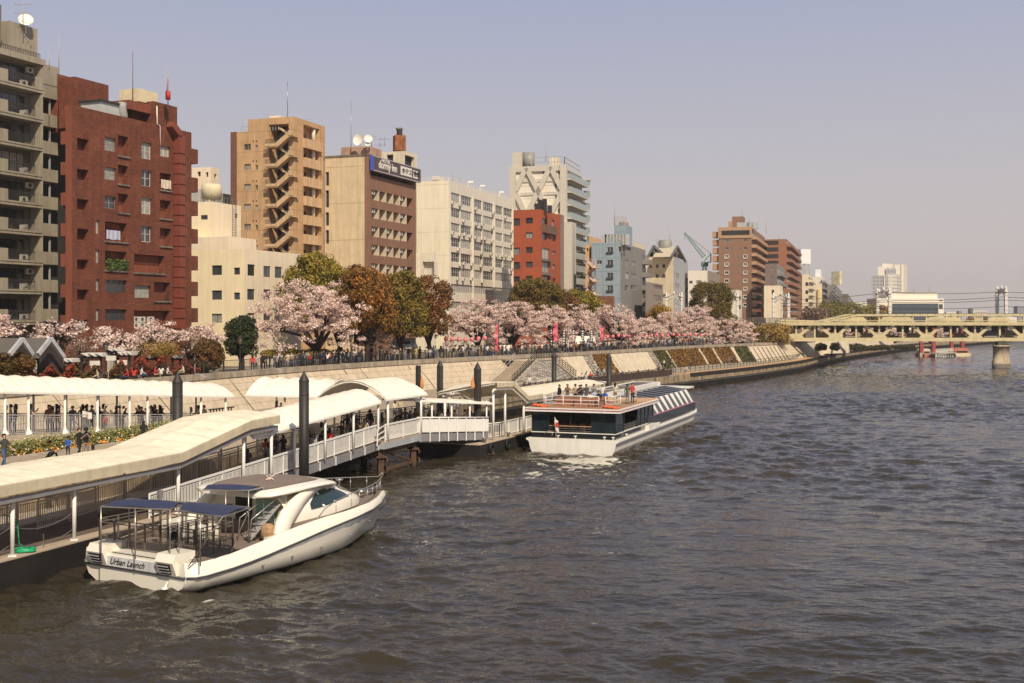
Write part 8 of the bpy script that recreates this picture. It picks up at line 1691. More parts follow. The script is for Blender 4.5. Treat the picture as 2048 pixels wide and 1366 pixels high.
for z in (1.62, 1.8): mb.beam((.1, -1.5, z), (.1, 2.0, z), .03)
for y in (-.9, .25, 1.2): mb.beam((.1, y, 1.48), (.1, y, 2.0), .03)
for z in (1.7, 1.85, 2.0): mb.beam((2.4, -3.42, z), (6.3, -3.42, z), .04)
for x in (3.3, 4.3, 5.3): mb.beam((x, -3.42, 1.48), (x, -3.42, 2.0), .04)
mb.build('aft_rail', [SSM], ex, True)
mb = MB(); 
for k in range(5): mb.box((2.0+.0*k, -1.0+k*.8, 1.5), (.5, .55, .55))
mb.build('saloon_seats', [mat('seat_wood', (.24, .09, .04), .5)], ex, True)
# roof of the saloon, open deck, rails
mb = MB(); mb.box2((-.45, -3.95, 3.2), (11.9, 3.95, 3.32)); mb.box2((-.45, -3.95, 3.42), (11.9, 3.95, 3.5)); mb.build('roof_edge', [HW_], ex, True); mb = MB(); mb.box2((-.4, -3.9, 3.32), (11.85, 3.9, 3.42)); mb.build('pink_band', [PNK], ex, True)
mb = MB(); mb.box2((-.2, -3.7, 3.5), (7.4, 3.7, 3.54)); mb.build('top_deck', [mat('top_deck', (.34, .20, .12), .8, .15)], ex, True); mb = MB(); mb.box2((7.4, -3.75, 3.5), (11.8, 1.5, 3.60)); mb.build('wood_platform', [WDK], ex, True)
mb = MB()
def wr(pts, h_=.95):
    for a, b_ in zip(pts, pts[1:]):
        A, B = Vector((*a, 3.54)), Vector((*b_, 3.54)); n = max(1, round((B-A).length/1.6))
        for z in (.32, .62): mb.beam(A+Vector((0, 0, z)), B+Vector((0, 0, z)), .04)
        mb.tube([A+Vector((0, 0, h_)), B+Vector((0, 0, h_))], .04, 6)
        for k in range(n+1): p = A.lerp(B, k/n); mb.tube([p, p+Vector((0, 0, h_))], .035, 5)
wr([(.35, 2.4), (.35, -2.0)]); wr([(2.6, -3.1), (.9, -3.1), (.9, -2.4)]) ; wr([(1.6, 3.0), (5.5, 3.0), (5.5, 1.0)]); wr([(5.4, -3.1), (7.3, -3.1), (7.3, -1.2)]); mb.build('deck_rail', [RAILW], ex, True)
mb = MB(); 
for x in (1.4, 3.4): mb.box2((x, -1.8, 3.54), (x+.5, 1.9, 3.95)); mb.box2((x-.06, -1.8, 3.95), (x+.04, 1.9, 4.3))
mb.build('bench', [mat('bench_wood', (.34, .15, .09), .6)], ex, True)
for y0 in (-3.0, 2.9):
    for k in range(3): mb = MB(); c = Vector((.25+.1*k, y0+.33*(k-1), 3.62+.02*k)); mb.tube([c+Vector((.26*math.cos(a), .34*math.sin(a), .03*math.sin(3*a))) for a in [j*math.pi/6 for j in range(13)]], .08, 6); mb.build('life_ring', [mat('life_orange', (.70, .14, .05), .6)], ex, True)
# ribbed glass section
mb = MB(); mb.loft([[(x, -3.4, 2.04), (x, -2.75, 3.3), (x, -.3, 3.62), (x, 2.6, 3.62), (x, 3.2, 3.3), (x, 3.4, 2.04)] for x in (11.9, 28.4)], closed=False, caps=False, sm=False); mb.quad((28.4, -3.4, 2.04), (28.4, -2.75, 3.3), (28.4, 3.2, 3.3), (28.4, 3.4, 2.04)); mb.build('glazed_roof', [mat('smoked_glass', (.02, .024, .028), .22, .2, spec=.7)], ex, True)
for k in range(8): x = 12.3+k*2.0; mb = MB(); mb.add([(x+.75, -3.46, 2.06), (x+1.3, -3.46, 2.06), (x+1.35, -2.78, 3.34), (x+.2, -2.78, 3.34), (x+.75, -3.36, 2.06), (x+1.3, -3.36, 2.06), (x+1.35, -2.68, 3.34), (x+.2, -2.68, 3.34)], [(0, 1, 2, 3), (4, 7, 6, 5), (0, 4, 5, 1), (3, 2, 6, 7), (0, 3, 7, 4), (1, 5, 6, 2)]); mb.build('slanting_rib', [HW_], ex, True)
mb = MB(); 
for k in range(9): mb.beam((12+k*2.0, -2.74, 3.33), (12+k*2.0, -.3, 3.65), .06)
mb.build('glazing_bar', [mat('post_black', (.02, .02, .022))], ex, True)
mb = MB(); mb.box2((8.5, .4, 3.62), (29.5, 3.3, 4.0)); mb.box2((28, -3.0, 3.42), (30.2, 3.2, 3.56)); mb.build('white_roof_box', [HW_], ex, True); mb = MB()
for k in range(3): mb.box2((9.3+k*6.5, .9, 4.0), (14.9+k*6.5, 2.6, 4.03))
mb.build('roof_panel', [mat('panel_brown', (.14, .11, .09), .6)], ex, True)
mb = MB(); mb.box2((28.6, -2.3, .97), (29.4, 2.3, 3.42)); mb.build('fore_bulkhead', [BLK], ex, True); mb = MB(); mb.tube([(28.6, -3.3, 3.4), (30.4, -2.6, 3.1), (31.0, -2.1, 2.2), (30.8, -2.3, 1.2)], .06, 6); mb.build('pink_hoop', [PNK], ex, True)
mb = MB(); mb.tube([(28.7, -3.1, 1.9), (30.2, -2.5, 2.0), (31.4, -1.3, 2.1), (31.9, 0, 2.15), (31.4, 1.3, 2.1)], .035, 5); mb.tube([(28.7, -3.1, 1.5), (30.2, -2.5, 1.6), (31.4, -1.3, 1.65), (31.9, 0, 1.7)], .03, 5)
for x, y in ((29.3, -2.9), (30.2, -2.5), (31.4, -1.3), (31.9, 0)): mb.tube([(x, y, 1.0), (x, y, 2.05)], .03, 5)
mb.build('bow_rail', [RAILW], ex, True); mb = MB(); mb.box2((28.8, -2.6, 1.0), (31.2, 2.6, 1.55)); mb.build('foredeck', [HW_], ex, True)
mb = MB(); mb.box2((8.9, -3.8, .95), (11.3, -3.45, 1.35)); mb.box2((10.8, -3.82, .9), (12.6, -3.5, 1.12)); mb.build('boarding_step', [HW_], ex, True)
for x, y in ((-.1, -3.3), (-.1, -2.6), (-.1, 1.2), (2.6, -3.6), (12.4, -3.6), (13.0, -3.62), (.0, -.2)): mb = MB(); mb.lathe((x, y, .98), [(.08, 0), (.07, .18), (.13, .2), (.13, .26)], 8); mb.build('bollard', [HW_], ex, True)
fl = empty('ensign', (-.15, 1.35, 1.0), R(0), ex); mb = MB(); mb.tube([(0, 0, 0), (-.12, .05, 1.75)], .02, 5); mb.build('flagpole', [WHITE], fl, True); FW = mat('flag_white', (.74, .66, .60), .8, .05)
mb = MB(); rr = []
for j in range(9): u = j/8; rr.append([(-.12-.02*math.sin(u*9), .03+.1*math.sin(v*2)-.36*(v)*(1)+.06*math.sin(u*5), 1.65-u*1.0-.22*v) for v in [k/5 for k in range(6)]])
mb.loft(rr, closed=False, caps=False); mb.build('flag_cloth', [FW], fl, True); mb = MB(); mb.add([(-.16, -.16+.14*math.cos(a), 1.12+.2*math.sin(a)) for a in [k*math.pi/6 for k in range(12)]], [tuple(range(12))]); mb.build('red_disc', [RED], fl, True)
mb = MB(); mb.tube([(-.1+.02*k, 2.0+.3*math.cos(k*.6), 1.3+.25*math.sin(k*.6)) for k in range(32)], .03, 5); mb.build('hose_reel', [mat('reel_grey', (.3, .27, .22), .7)], ex, True)
# ---------------- people
SKIN = mat('skin', (.46, .27, .18), .6, .06); HAIRB = mat('hair_black', (.012, .010, .009), .5, .1); HAIRN = mat('hair_brown', (.06, .03, .018), .5, .15); SHOE = mat('shoe', (.04, .035, .03), .6)
def body(name, hip, chest, head, sh, el, wr, kn, an, toe, child=1.):
    """one skinned surface: torso, head, limbs; then shaped hands with five fingers and a face joined into the same mesh"""
    V, E_, Rr, T = [], [], [], []
    def v(p, r_, r2=None): V.append(Vector(p)); Rr.append((r_, r2 or r_)); return len(V)-1
    def e(a, b_, t_): E_.append((a, b_)); T.append(t_)
    hip, chest, head = Vector(hip), Vector(chest), Vector(head); neck = chest.lerp(head, .48)
    p = v(hip, .135, .10); w_ = v(hip.lerp(chest, .45), .12, .095); c = v(chest, .15, .105); n1 = v(neck, .052); hd = v(head, .075, .085); tp = v(head+Vector((0, .01, .10)), .07, .08)
    e(p, w_, 'top'); e(w_, c, 'top'); e(c, n1, 'top'); e(n1, hd, 'skin'); e(hd, tp, 'skin')
    for s in (-1, 1):
        S_ = v(chest+Vector((s*.17, 0, .03)), .062); Ee = v(el[0] if s < 0 else el[1], .043); Ww = v(wr[0] if s < 0 else wr[1], .029); e(c, S_, 'top'); e(S_, Ee, 'top'); e(Ee, Ww, 'top' if sh else 'skin')
        h_ = v(hip+Vector((s*.085, 0, -.06)), .092); k_ = v(kn[0] if s < 0 else kn[1], .058); a_ = v(an[0] if s < 0 else an[1], .038); t_ = v(toe[0] if s < 0 else toe[1], .034); e(p, h_, 'leg'); e(h_, k_, 'leg'); e(k_, a_, 'leg'); e(a_, t_, 'shoe')
    me = bpy.data.meshes.new('tmp'); me.from_pydata([tuple(x) for x in V], E_, []); o = bpy.data.objects.new('tmp', me); COL.objects.link(o)
    sk = o.modifiers.new('s', 'SKIN'); sk.use_smooth_shade = True; sb = o.modifiers.new('u', 'SUBSURF'); sb.levels = 1; sb.render_levels = 1
    for i, d in enumerate(me.skin_vertices[0].data): d.radius = Rr[i]; d.use_root = (i == 0)
    bpy.context.view_layer.update(); ev = o.evaluated_get(bpy.context.evaluated_depsgraph_get()); m2 = bpy.data.meshes.new_from_object(ev); bpy.data.objects.remove(o)
    mb = MB(); mb.v = [tuple(q.co) for q in m2.vertices]; IDX = {'top': 0, 'skin': 1, 'leg': 2, 'shoe': 3}
    for pl in m2.polygons:
        cc = pl.center
        def dist(a, b_): d_ = V[b_]-V[a]; return (V[a]+d_*max(0, min(1, (cc-V[a]).dot(d_)/max(1e-6, d_.length_squared)))-cc).length/(.5*(Rr[a][0]+Rr[b_][0])+.02)
        best = min((dist(a, b_), t_) for (a, b_), t_ in zip(E_, T))
        best = (0, best[1])
        mb.f.append(tuple(pl.vertices)); mb.m.append(IDX[best[1]]); mb.s.append(True)
    for s in (0, 1):      # hands: palm, four fingers, thumb
        w_, el_ = Vector(wr[s]), Vector(el[s]); d = (w_-el_).normalized(); up = Vector((0, 1, 0)) if abs(d.y) < .8 else Vector((0, 0, 1)); x = d.cross(up).normalized(); y = x.cross(d)
        mb.tube([w_, w_+d*.04, w_+d*.085], [.026, .036, .034], 6, 1)
        for k in range(4): b_ = w_+d*.08+x*(-.03+.02*k); L_ = (.062, .074, .07, .055)[k]; mb.tube([b_, b_+d*L_*.5-y*.006, b_+d*L_*.9-y*.024], [.0095, .009, .007], 5, 1)
        b_ = w_+d*.035+x*.034; mb.tube([b_, b_+d*.03+x*.02, b_+d*.058+x*.022-y*.01], [.011, .010, .008], 5, 1)
    # nose, eyes, ears
    f = head+Vector((0, -.088, .055)); mb.tube([f+Vector((0, .012, .02)), f+Vector((0, -.016, -.012)), f+Vector((0, .008, -.02))], [.008, .013, .009], 5, 1)
    for s in (-1, 1): mb.box2(f+Vector((s*.03-.011, .0, .012)), f+Vector((s*.03+.011, .02, .022)), 3); mb.tube([head+Vector((s*.078, .0, .03)), head+Vector((s*.09, .012, .07))], [.014, .016], 5, 1)
    mb.box2(f+Vector((-.02, .002, -.05)), f+Vector((.02, .018, -.043)), 3)
    me = mb.mesh(name, [SKIN, SKIN, SKIN, SHOE]); return me
def hairmesh(head, long=False):
    mb = MB(); h_ = Vector(head); rg = []
    for z, r_, yo in ((-.16 if long else -.01, .075 if long else .07, .045), (.02, .098, .03), (.08, .104, .018), (.13, .092, .012), (.165, .06, .012), (.178, .015, .012)): rg.append([h_+Vector((math.cos(a)*r_, yo+math.sin(a)*r_*1.05 if math.sin(a) > -.55 or z > .09 else yo-.25*r_, z)) for a in [k*math.pi/6 for k in range(12)]])
    mb.loft(rg); return mb.mesh('hair', [HAIRB])
ST = {}
def pose(k, hd, *a, **kw): ST[k] = (body('person', *a, **kw), hairmesh(hd), hairmesh(hd, True), hd)
H0 = (0, -.01, 1.53)
pose('stand', H0, (0, 0, .93), (0, .01, 1.33), H0, True, ((-.24, .03, 1.1), (.24, .03, 1.1)), ((-.25, -.04, .86), (.25, -.04, .86)), ((-.10, -.02, .5), (.10, -.02, .5)), ((-.11, .02, .08), (.11, .02, .08)), ((-.12, -.14, .035), (.12, -.14, .035)))
pose('walk', H0, (0, 0, .92), (0, -.03, 1.32), (0, -.05, 1.52), False, ((-.24, .12, 1.1), (.23, -.1, 1.09)), ((-.22, .1, .86), (.21, -.28, .95)), ((-.09, -.16, .52), (.10, .06, .5)), ((-.10, -.2, .09), (.11, .32, .14)), ((-.10, -.35, .05), (.12, .2, .04)))
pose('lean', H0, (0, .06, .92), (0, -.05, 1.29), (0, -.13, 1.48), True, ((-.25, -.18, 1.13), (.25, -.18, 1.13)), ((-.14, -.38, 1.08), (.14, -.38, 1.08)), ((-.10, .02, .5), (.10, .08, .5)), ((-.11, .06, .08), (.11, .12, .08)), ((-.12, -.1, .035), (.12, -.04, .035)))
pose('phone', H0, (0, 0, .93), (0, .02, 1.33), (0, -.02, 1.53), False, ((-.26, -.12, 1.12), (.25, -.14, 1.15)), ((-.10, -.28, 1.28), (.08, -.3, 1.36)), ((-.11, -.03, .5), (.09, 0, .5)), ((-.13, .02, .08), (.10, .05, .08)), ((-.16, -.13, .035), (.12, -.11, .035)))
pose('sit', (0, 0, 1.03), (0, .05, .5), (0, .0, .86), (0, -.03, 1.06), True, ((-.25, -.06, .68), (.25, -.06, .68)), ((-.14, -.3, .6), (.15, -.3, .62)), ((-.12, -.42, .5), (.12, -.42, .5)), ((-.13, -.40, .08), (.13, -.44, .08)), ((-.13, -.56, .04), (.14, -.6, .04)))
pose('point', H0, (0, 0, .93), (0, .01, 1.33), H0, True, ((-.24, .03, 1.1), (.44, -.06, 1.44)), ((-.25, -.04, .86), (.68, -.12, 1.55)), ((-.10, -.02, .5), (.10, -.02, .5)), ((-.11, .02, .08), (.11, .02, .08)), ((-.12, -.14, .035), (.12, -.14, .035)))
pose('bow', H0, (0, .1, .88), (0, -.22, 1.08), (0, -.42, 1.12), True, ((-.22, -.3, .86), (.22, -.3, .86)), ((-.16, -.45, .66), (.16, -.45, .66)), ((-.10, 0, .48), (.10, 0, .48)), ((-.11, .02, .08), (.11, .02, .08)), ((-.12, -.14, .035), (.12, -.14, .035)))
TOPS = [('black', (.018, .017, .018)), ('charcoal', (.06, .06, .062)), ('white', (.62, .58, .52)), ('navy', (.025, .035, .08)), ('grey', (.26, .25, .24)), ('beige', (.48, .37, .25)), ('red', (.48, .04, .03)), ('pale blue', (.34, .42, .52)), ('pink', (.58, .24, .24)), ('olive', (.10, .10, .05)), ('brown', (.15, .08, .045)), ('cream', (.62, .54, .40)), ('blue', (.03, .10, .38)), ('yellow', (.62, .42, .05))]
LEGS = [('black', (.02, .02, .022)), ('dark blue', (.035, .045, .08)), ('grey', (.16, .155, .15)), ('khaki', (.26, .20, .13)), ('blue denim', (.07, .10, .17))]
TM = {n: mat('cloth_'+n.replace(' ', '_'), c, .85, .1, 4) for n, c in TOPS}; LGM = {n: mat('trousers_'+n.replace(' ', '_'), c, .85, .1, 4) for n, c in LEGS}
prd = random.Random(21); used = {}; pc = [0]
PV = {'stand': 'standing', 'walk': 'walking', 'lean': 'leaning forward', 'phone': 'photographing', 'sit': 'sitting', 'point': 'pointing', 'bow': 'bent forward'}
def person(x, y, z, face, where, group, ps=None, top=None, leg=None, s=1., longh=None, wts=None, lab=None, hair=True, extra=''):
    ps = ps or prd.choice(['stand', 'stand', 'walk', 'phone', 'lean']); top = top or prd.choices([t_[0] for t_ in TOPS], wts or [9, 5, 8, 5, 5, 4, 2, 3, 2, 2, 3, 3, 1.5, .8])[0]; leg = leg or prd.choices([l_[0] for l_ in LEGS], [6, 4, 2, 2, 3])[0]
    s = s*prd.uniform(.93, 1.04); longh = prd.random() < .4 if longh is None else longh
    me, h1, h2, hd = ST[ps]; o = bpy.data.objects.new('person', me); COL.objects.link(o); o.location = (x, y, z); o.rotation_euler = (0, 0, face); o.scale = (s, s, s)
    for i, m in enumerate((TM[top], SKIN, LGM[leg], SHOE)): o.material_slots[i].link = 'OBJECT'; o.material_slots[i].material = m
    hn = HAIRN if prd.random() < .25 else HAIRB
    if hair: h_ = bpy.data.objects.new('hair', h2 if longh else h1); COL.objects.link(h_); h_.parent = o; h_.material_slots[0].link = 'OBJECT'; h_.material_slots[0].material = hn
    if lab is None:
        kid = 'child' if s < .78 else 'person'; opts = [f"{kid} in {top} and {leg} {PV[ps]} {where}", f"{kid} with long hair in {top} {PV[ps]} {where}" if longh else f"short haired {kid} in {top} {PV[ps]} {where}", f"{kid} in {top} {PV[ps]} {where}", f"{kid} in {leg} trousers and {top} top {PV[ps]} {where}"]
        opts = [q for q in opts if len(q.split()) <= 16] or [f"{kid} in {top} {where}"]; opts.append(opts[-1].replace(' in '+top, ' wearing '+top)); lab = next((q for q in opts if q not in used), opts[0]); used[lab] = 1
        me_ = o
    tag(o, lab, 'person', group); pc[0] += 1; return o
# queue on the ramp, mostly dark clothes, facing up the ramp or the river
for i in range(44):
    t_ = -5+i*.55+prd.uniform(-.25, .25); w_ = prd.choice([.7, 1.2, 1.9, 2.5]); p = L3(t_, zq(t_), w_); px = 1024+F*p.x/p.y
    wh = 'in the canopy queue, '+('by the left edge' if px < 40 else 'between the first two posts' if px < 130 else 'left of the waved flag' if px < 175 else 'just right of the waved flag' if px < 240 else 'near the child in red' if px < 300 else 'left of the round pile' if px < 350 else 'right of the round pile')
    person(p.x, p.y, p.z, R(prd.choice([-68, -68, 20, 112, -30])), wh, 'people queueing under the white vaulted canopy', prd.choice(['stand', 'stand', 'lean', 'phone']), wts=[12, 8, 2, 5, 4, 2, .5, 2, .3, 2, 3, 1, .2, .1])
p = L3(TQ[5]-1.8, zq(TQ[5]-1.8), .35); person(p.x, p.y, p.z, R(0), '', 'people queueing under the white vaulted canopy', 'stand', 'red', 'blue denim', .68, False, lab='child in red shirt and jeans behind the queue railing')
p = L3(TQ[3]+2.0, zq(TQ[3]+2), .3); o = person(p.x, p.y, p.z, R(0), '', 'people queueing under the white vaulted canopy', 'point', 'grey', 'grey', .66, False, lab='child in grey behind the queue railing holding a white flag')
mb = MB(); a = o.matrix_basis @ Vector((.68, -.12, 1.5)) if False else Vector((p.x+.45, p.y-.08, p.z+1.03)); mb.tube([a-Vector((0, 0, .5)), a+Vector((0, 0, .35))], .012, 4); rr = [[a+Vector((-.55+.55*u, .05*math.sin(u*7)-.1, .35-.4*v-.12*u)) for u in [k/5 for k in range(6)]] for v in [k/4 for k in range(5)]]; mb.loft(rr, closed=False, caps=False, mi=1); o = mb.build('hand_flag', [DARK, FW]); tag(o, 'small white printed flag held by a child in the queue', 'flag')
# walkers on the near terrace
def at_px(px, py, z): return G(px, py, z)
for px, py, ps, tp, lg, fc, s, lb in ((172, 921, 'phone', 'black', 'khaki', 20, 1.03, 'man in black shirt, khaki trousers and cap walking by the flowers'), (158, 917, 'walk', 'black', 'black', 60, 1.0, 'person all in black walking half behind the man in a cap'), (136, 915, 'stand', 'blue', 'black', 0, .72, 'child in blue jacket and dark cap by the flower bed'), (8, 938, 'walk', 'charcoal', 'blue denim', 60, 1.05, 'man in black leather jacket and jeans at the left edge'), (98, 950, 'bow', 'black', 'black', 70, 1.0, 'person in black bending down behind the ramp canopy'), (287, 893, 'phone', 'black', 'black', 180, .95, 'person in black photographing the flowers')):
    g_ = at_px(px, py, 2.9); o = person(g_.x, g_.y, 2.9, R(fc), '', None, ps, tp, lg, s, False, lab=lb, hair=True)
    if px in (172, 136):
        mb = MB(); hd = ST[ps][3]; mb.lathe((hd[0], hd[1]+.01, hd[2]+.08), [(.11, 0), (.112, .06), (.07, .115), (.01, .12)], 10); mb.box2((hd[0]-.07, hd[1]-.2, hd[2]+.08), (hd[0]+.07, hd[1]-.08, hd[2]+.095)); mb.build('cap', [BLACK], o, True)
    if px == 172: mb = MB(); mb.box2((.25, -.1, .55), (.42, .15, .82)); mb.build('shoulder_bag', [BLACK], o, True)
g_ = at_px(553, 838, 2.3); o = person(g_.x, g_.y, 2.3, R(-60), '', None, 'point', 'black', 'black', 1.05, False, lab='man in dark suit raising a white leaflet before the embankment wall'); mb = MB(); mb.add([(.66, -.2, 1.45), (.98, -.22, 1.5), (.9, -.2, 1.95), (.6, -.18, 1.88)], [(0, 1, 2, 3)]); mb.build('leaflet', [FW], o, True)
g_ = at_px(562, 846, 2.3); person(g_.x, g_.y, 2.3, R(200), '', None, 'stand', 'charcoal', 'black', .95, False, lab='dark haired person just below the man raising a leaflet')
# gangway and landing queue
for i in range(14):
    t_ = 21+i*1.0+prd.uniform(-.3, .3); w_ = prd.choice([1.2, 2.0, 2.8]); p = L1(t_, zr_(t_), w_)
    wh = 'on the gangway '+('beside the round pile' if i < 4 else 'between its middle posts' if i < 8 else 'below the arch end' if i < 11 else 'at the landing gate'); tp = {8: 'red', 10: 'cream'}.get(i)
    person(p.x, p.y, p.z, R(prd.choice([-20, 160, 200])), wh, 'people waiting on the gangway', prd.choice(['stand', 'lean', 'phone']), tp, wts=[12, 6, 2, 4, 3, 2, .6, 1, .3, 1, 2, 1, .2, .1])
for i in range(12):
    p = L1(35.2+prd.uniform(0, 5.2), zL, prd.uniform(.6, 5)); person(p.x, p.y, zL, R(prd.choice([0, 90, -30, 160])), 'on the landing, '+('left part' if p.x < -8.5 else 'right part'), 'people on the landing', prd.choice(['stand', 'phone', 'lean']), wts=[12, 6, .6, 4, 3, 1, .6, 1, .3, 1, 2, 1, .2, .1])
for i in range(13):
    p = A_.lerp(B_, (i+.4)/13)+lB*prd.uniform(.5, 2.3); person(p.x, p.y, p.z, R(prd.choice([0, 145, -35, 60])), 'on the link bridge, '+('left half' if i < 6 else 'right half'), 'people on the link bridge', prd.choice(['stand', 'lean', 'phone']), 'olive' if i == 7 else None, wts=[12, 6, .6, 4, 3, 1, .6, 1, .3, 1, 2, 1, .2, .1])
for i in range(10):
    p = L2(1.5+i*.75, .84, 3+prd.uniform(-.6, 1.2)); person(p.x, p.y, .84, R(prd.choice([0, 60, -60])), 'on the far pontoon '+('by the rusty collar' if i < 4 else 'beside the dark boat'), 'people on the far pontoon', prd.choice(['stand', 'phone']), wts=[9, 6, 2, 4, 4, 3, .6, 2, .3, 2, 3, 2, .2, .1])
# passengers on the top deck
def onb(x, y, z):
    x *= 1.07; z *= .95; s_, c_ = math.sin(H5), math.cos(H5); return (B2.x+x*s_-y*c_, B2.y+x*c_+y*s_, z)
for k, (x, y, ps, tp) in enumerate(((2.2, 1.9, 'stand', 'black'), (2.5, 1.3, 'phone', 'brown'), (3.0, .8, 'stand', 'beige'), (2.6, .3, 'phone', 'black'), (3.1, -.1, 'stand', 'charcoal'), (3.6, .5, 'walk', 'navy'), (4.2, -.4, 'stand', 'grey'), (4.6, -1.0, 'stand', 'white'), (1.7, -.9, 'sit', 'white'), (1.7, -1.6, 'sit', 'black'), (3.7, -1.5, 'sit', 'blue'), (4.9, -2.0, 'phone', 'cream'), (5.0, -3.0, 'stand', 'olive'), (5.8, -3.2, 'stand', 'red'), (1.7, .2, 'sit', 'brown'), (3.7, -.6, 'sit', 'pale blue'))):
    q = onb(x, y, 3.54 if ps != 'sit' else 3.56); person(*q, R(prd.choice([-60, 0, 30, 150, -20])), 'on the dark boat top deck', 'passengers on the open top deck', ps, tp, lab=None)
# seated and standing people on the far terrace
def terr(px, py, n, spread, grp, wh, ps=None, zz_=2.0, wts=None):
    for i in range(n):
        x_ = px+prd.uniform(-spread, spread); g_ = G(x_, py+prd.uniform(-3, 3)-(x_-px)*.28, zz_); person(g_.x, g_.y, zz_, R(prd.uniform(-90, 90)), wh, grp, ps or prd.choice(['sit', 'sit', 'stand', 'walk']), wts=wts)
bs = []
for (a_, b_, n, lab) in ((1145, 1335, 16, 'people sitting behind the brown railing'), ):
    for i in range(n): px = a_+(b_-a_)*i/n+prd.uniform(-3, 3); p = at(offs(TER, 1.2), G(px, 775-(px-1145)*.155, 2).y); person(p.x, p.y, 2.05, R(-55+prd.uniform(-30, 30)), 'behind the brown railing '+('left of the far pile' if px < 1218 else 'before the cream panel' if px < 1285 else 'before dark ivy'), lab, 'sit')
terr(1085, 783, 6, 25, 'people by the stone stairs', 'at the foot of the stone block', 'sit'); terr(1180, 768, 7, 22, 'people below the rusty ivy', 'below the rusty ivy'); terr(1212, 760, 8, 16, 'people by the far dark pile', 'near the far dark pile'); terr(1330, 742, 8, 22, 'people before the ivy', 'before the dark olive ivy'); terr(1400, 730, 8, 40, 'people on the mid terrace', 'before the widest ivy patch'); terr(1480, 722, 9, 25, 'people on the far terrace', 'before the ribbed wall'); terr(1560, 712, 10, 35, 'people near the bamboo', 'below the bamboo clump')
terr(1665, 702, 6, 20, 'people under the bridge', 'under the bridge near clipped bushes', zz_=2.0); terr(1745, 700, 4, 30, 'people beyond the bridge', 'on the walkway beyond the bridge', zz_=2.0)
g_ = G(1059, 779, 2); person(g_.x, g_.y, 2, R(0), '', None, 'stand', 'white', 'dark blue', 1.0, False, lab='person in white top and blue cap standing before the stone stair block'); g_ = G(1049, 784, 2); person(g_.x, g_.y, 2, R(20), '', None, 'stand', 'black', 'black', .72, False, lab='child in black beside the person in a blue cap')
for i in range(12): px = 850+prd.uniform(-70, 60); p = G(px, 828-(px-850)*.2+prd.uniform(-4, 3), 2.0); person(p.x, p.y, 2.0, R(prd.uniform(0, 360)), 'behind the link bridge '+('left of the pointed pile' if px < 875 else 'right of the pile'), 'people on the terrace behind the link bridge', prd.choice(['stand', 'walk', 'sit']))
# the promenade crowd
marks = ((560, 'by the pine tree'), (625, 'under the largest cherry tree, left'), (690, 'under the largest cherry tree, right'), (760, 'below the leftmost rust tree'), (825, 'beside the grey event tent'), (885, 'below the dark red rust tree'), (960, 'before the white office slab'), (1010, 'by the tall left pink banner'), (1090, 'at the top of the stone stairs'), (1150, 'by the middle pink banner'), (1215, 'by the third pink banner'), (1290, 'before the little stall awnings'), (1360, 'below the small golden tree'), (1600, 'near the last cherry trees'))
n = 0
for i in range(112):
    if i % 4 == 0: pc0 = 505+(prd.random()**.85)*880
    px = pc0+prd.gauss(0, 7); 
    if 1000 < px < 1100 and prd.random() < .0: continue
    Y = YP(px)+prd.uniform(1.4, 3.2)+(2.0 if 1015 < px < 1110 else 0); x = (px-1024)/F*Y; wh = next(w_ for m_, w_ in marks if px < m_)
    person(x, Y, 5.26, R(prd.choice([-60, 120, -60, 120, 0, 30, 180])), wh, 'visitors on the promenade', wts=[8, 6, 8, 5, 5, 4, 1.6, 3, 2, 1, 3, 3, 1, .6])
for px, tp in ((195, 'beige'), (203, 'charcoal'), (255, 'red'), (268, 'red'), (283, 'white'), (310, 'red'), (322, 'white'), (335, 'white'), (366, 'cream'), (505, 'red'), (512, 'grey')):
    Y = YP(px)+1.5; person((px-1024)/F*Y, Y, 5.26, R(prd.choice([-60, 120, 200])), 'behind the coping '+('below the zigzag pergola' if px < 300 else 'left of the round dark bush' if px < 400 else 'below the pine'), 'visitors behind the coping at left', 'sit' if px < 400 else 'stand', tp)
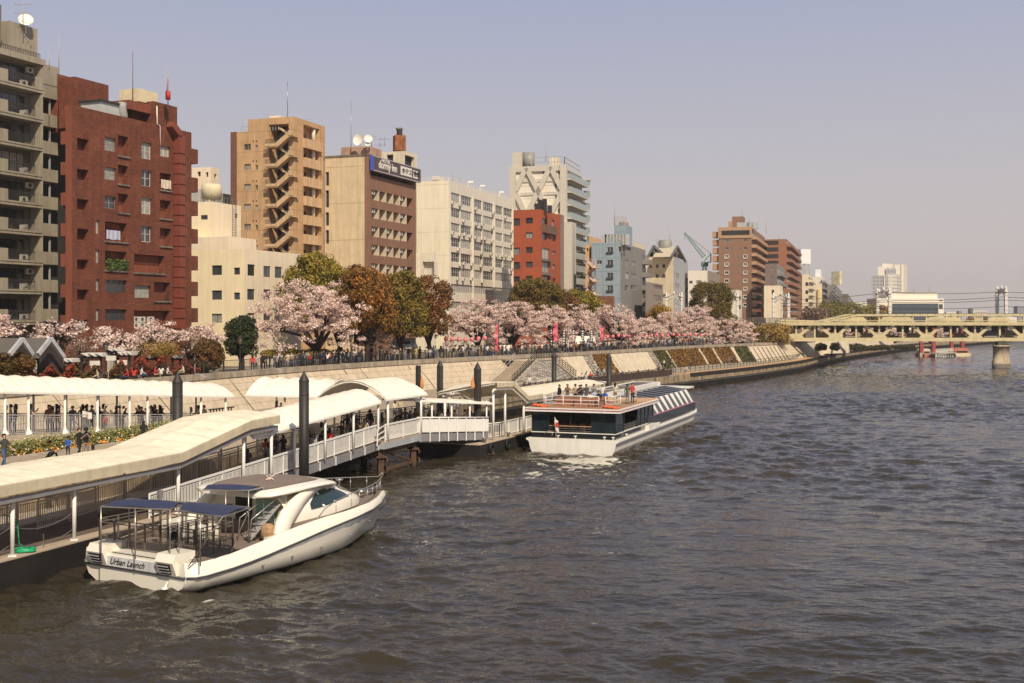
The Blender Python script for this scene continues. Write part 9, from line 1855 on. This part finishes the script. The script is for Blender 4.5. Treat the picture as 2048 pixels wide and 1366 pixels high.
# the rest of the crowd, further back under the trees, as one mass
cb_ = bpy.data.objects; Vs, Fs, Ms = [], [], []; cm = [TM[n_[0]] for n_ in TOPS]+[SKIN, HAIRB]+[LGM[l_[0]] for l_ in LEGS]; mbc = MB()
for i in range(330):
    px = 520+(prd.random()**.8)*930; Y = YP(px)+prd.uniform(3, 7); x = (px-1024)/F*Y; s_ = prd.uniform(.88, 1.05); a = prd.uniform(0, 6.28); z = 5.26; tp = prd.choices(range(14), [8, 6, 10, 4, 6, 5, 1.5, 4, 2.5, 1, 2, 5, 1, .5])[0]; lg = 16+prd.randrange(5)
    f = lambda q: (x+(q[0]*math.cos(a)-q[1]*math.sin(a))*s_, Y+(q[0]*math.sin(a)+q[1]*math.cos(a))*s_, z+q[2]*s_)
    for k in (-1, 1): mbc.tube([f((k*.12, 0, 0)), f((k*.1, .02, .5)), f((k*.08, 0, .92))], [.05*s_, .065*s_, .09*s_], 5, lg); mbc.tube([f((k*.17, 0, 1.36)), f((k*.24, -.03, 1.1)), f((k*.2, -.16, .95))], [.055*s_, .045*s_, .03*s_], 5, tp)
    mbc.tube([f((0, 0, .86)), f((0, 0, 1.1)), f((0, 0, 1.33)), f((0, 0, 1.44))], [.13*s_, .13*s_, .17*s_, .06*s_], 6, tp); mbc.tube([f((0, 0, 1.42)), f((0, 0, 1.5)), f((0, -.01, 1.6))], [.05*s_, .08*s_, .08*s_], 6, 14); mbc.tube([f((0, .02, 1.56)), f((0, .01, 1.64)), f((0, 0, 1.69))], [.1*s_, .1*s_, .05*s_], 6, 15)
o = mbc.build('crowd', cm); tag(o, 'dense mass of visitors further back under the cherry trees', 'crowd', kind='stuff')
print('people', pc[0])
# ---------------- air
hz = MB(); hz.box2((-3200, -150, -3), (3300, 3100, 95)); hm = bpy.data.materials.new('haze_air'); hm.use_nodes = True; t = hm.node_tree; t.nodes.clear(); ho = nd(t, 'ShaderNodeOutputMaterial'); hv = nd(t, 'ShaderNodeVolumePrincipled')
hv.inputs['Color'].default_value = (.95, .93, .93, 1); hv.inputs['Density'].default_value = .00020; hv.inputs['Anisotropy'].default_value = .2; t.links.new(hv.outputs[0], ho.inputs['Volume'])
o = hz.build('haze', [hm]); tag(o, 'pale haze over the river that softens the far buildings', 'haze', kind='stuff')
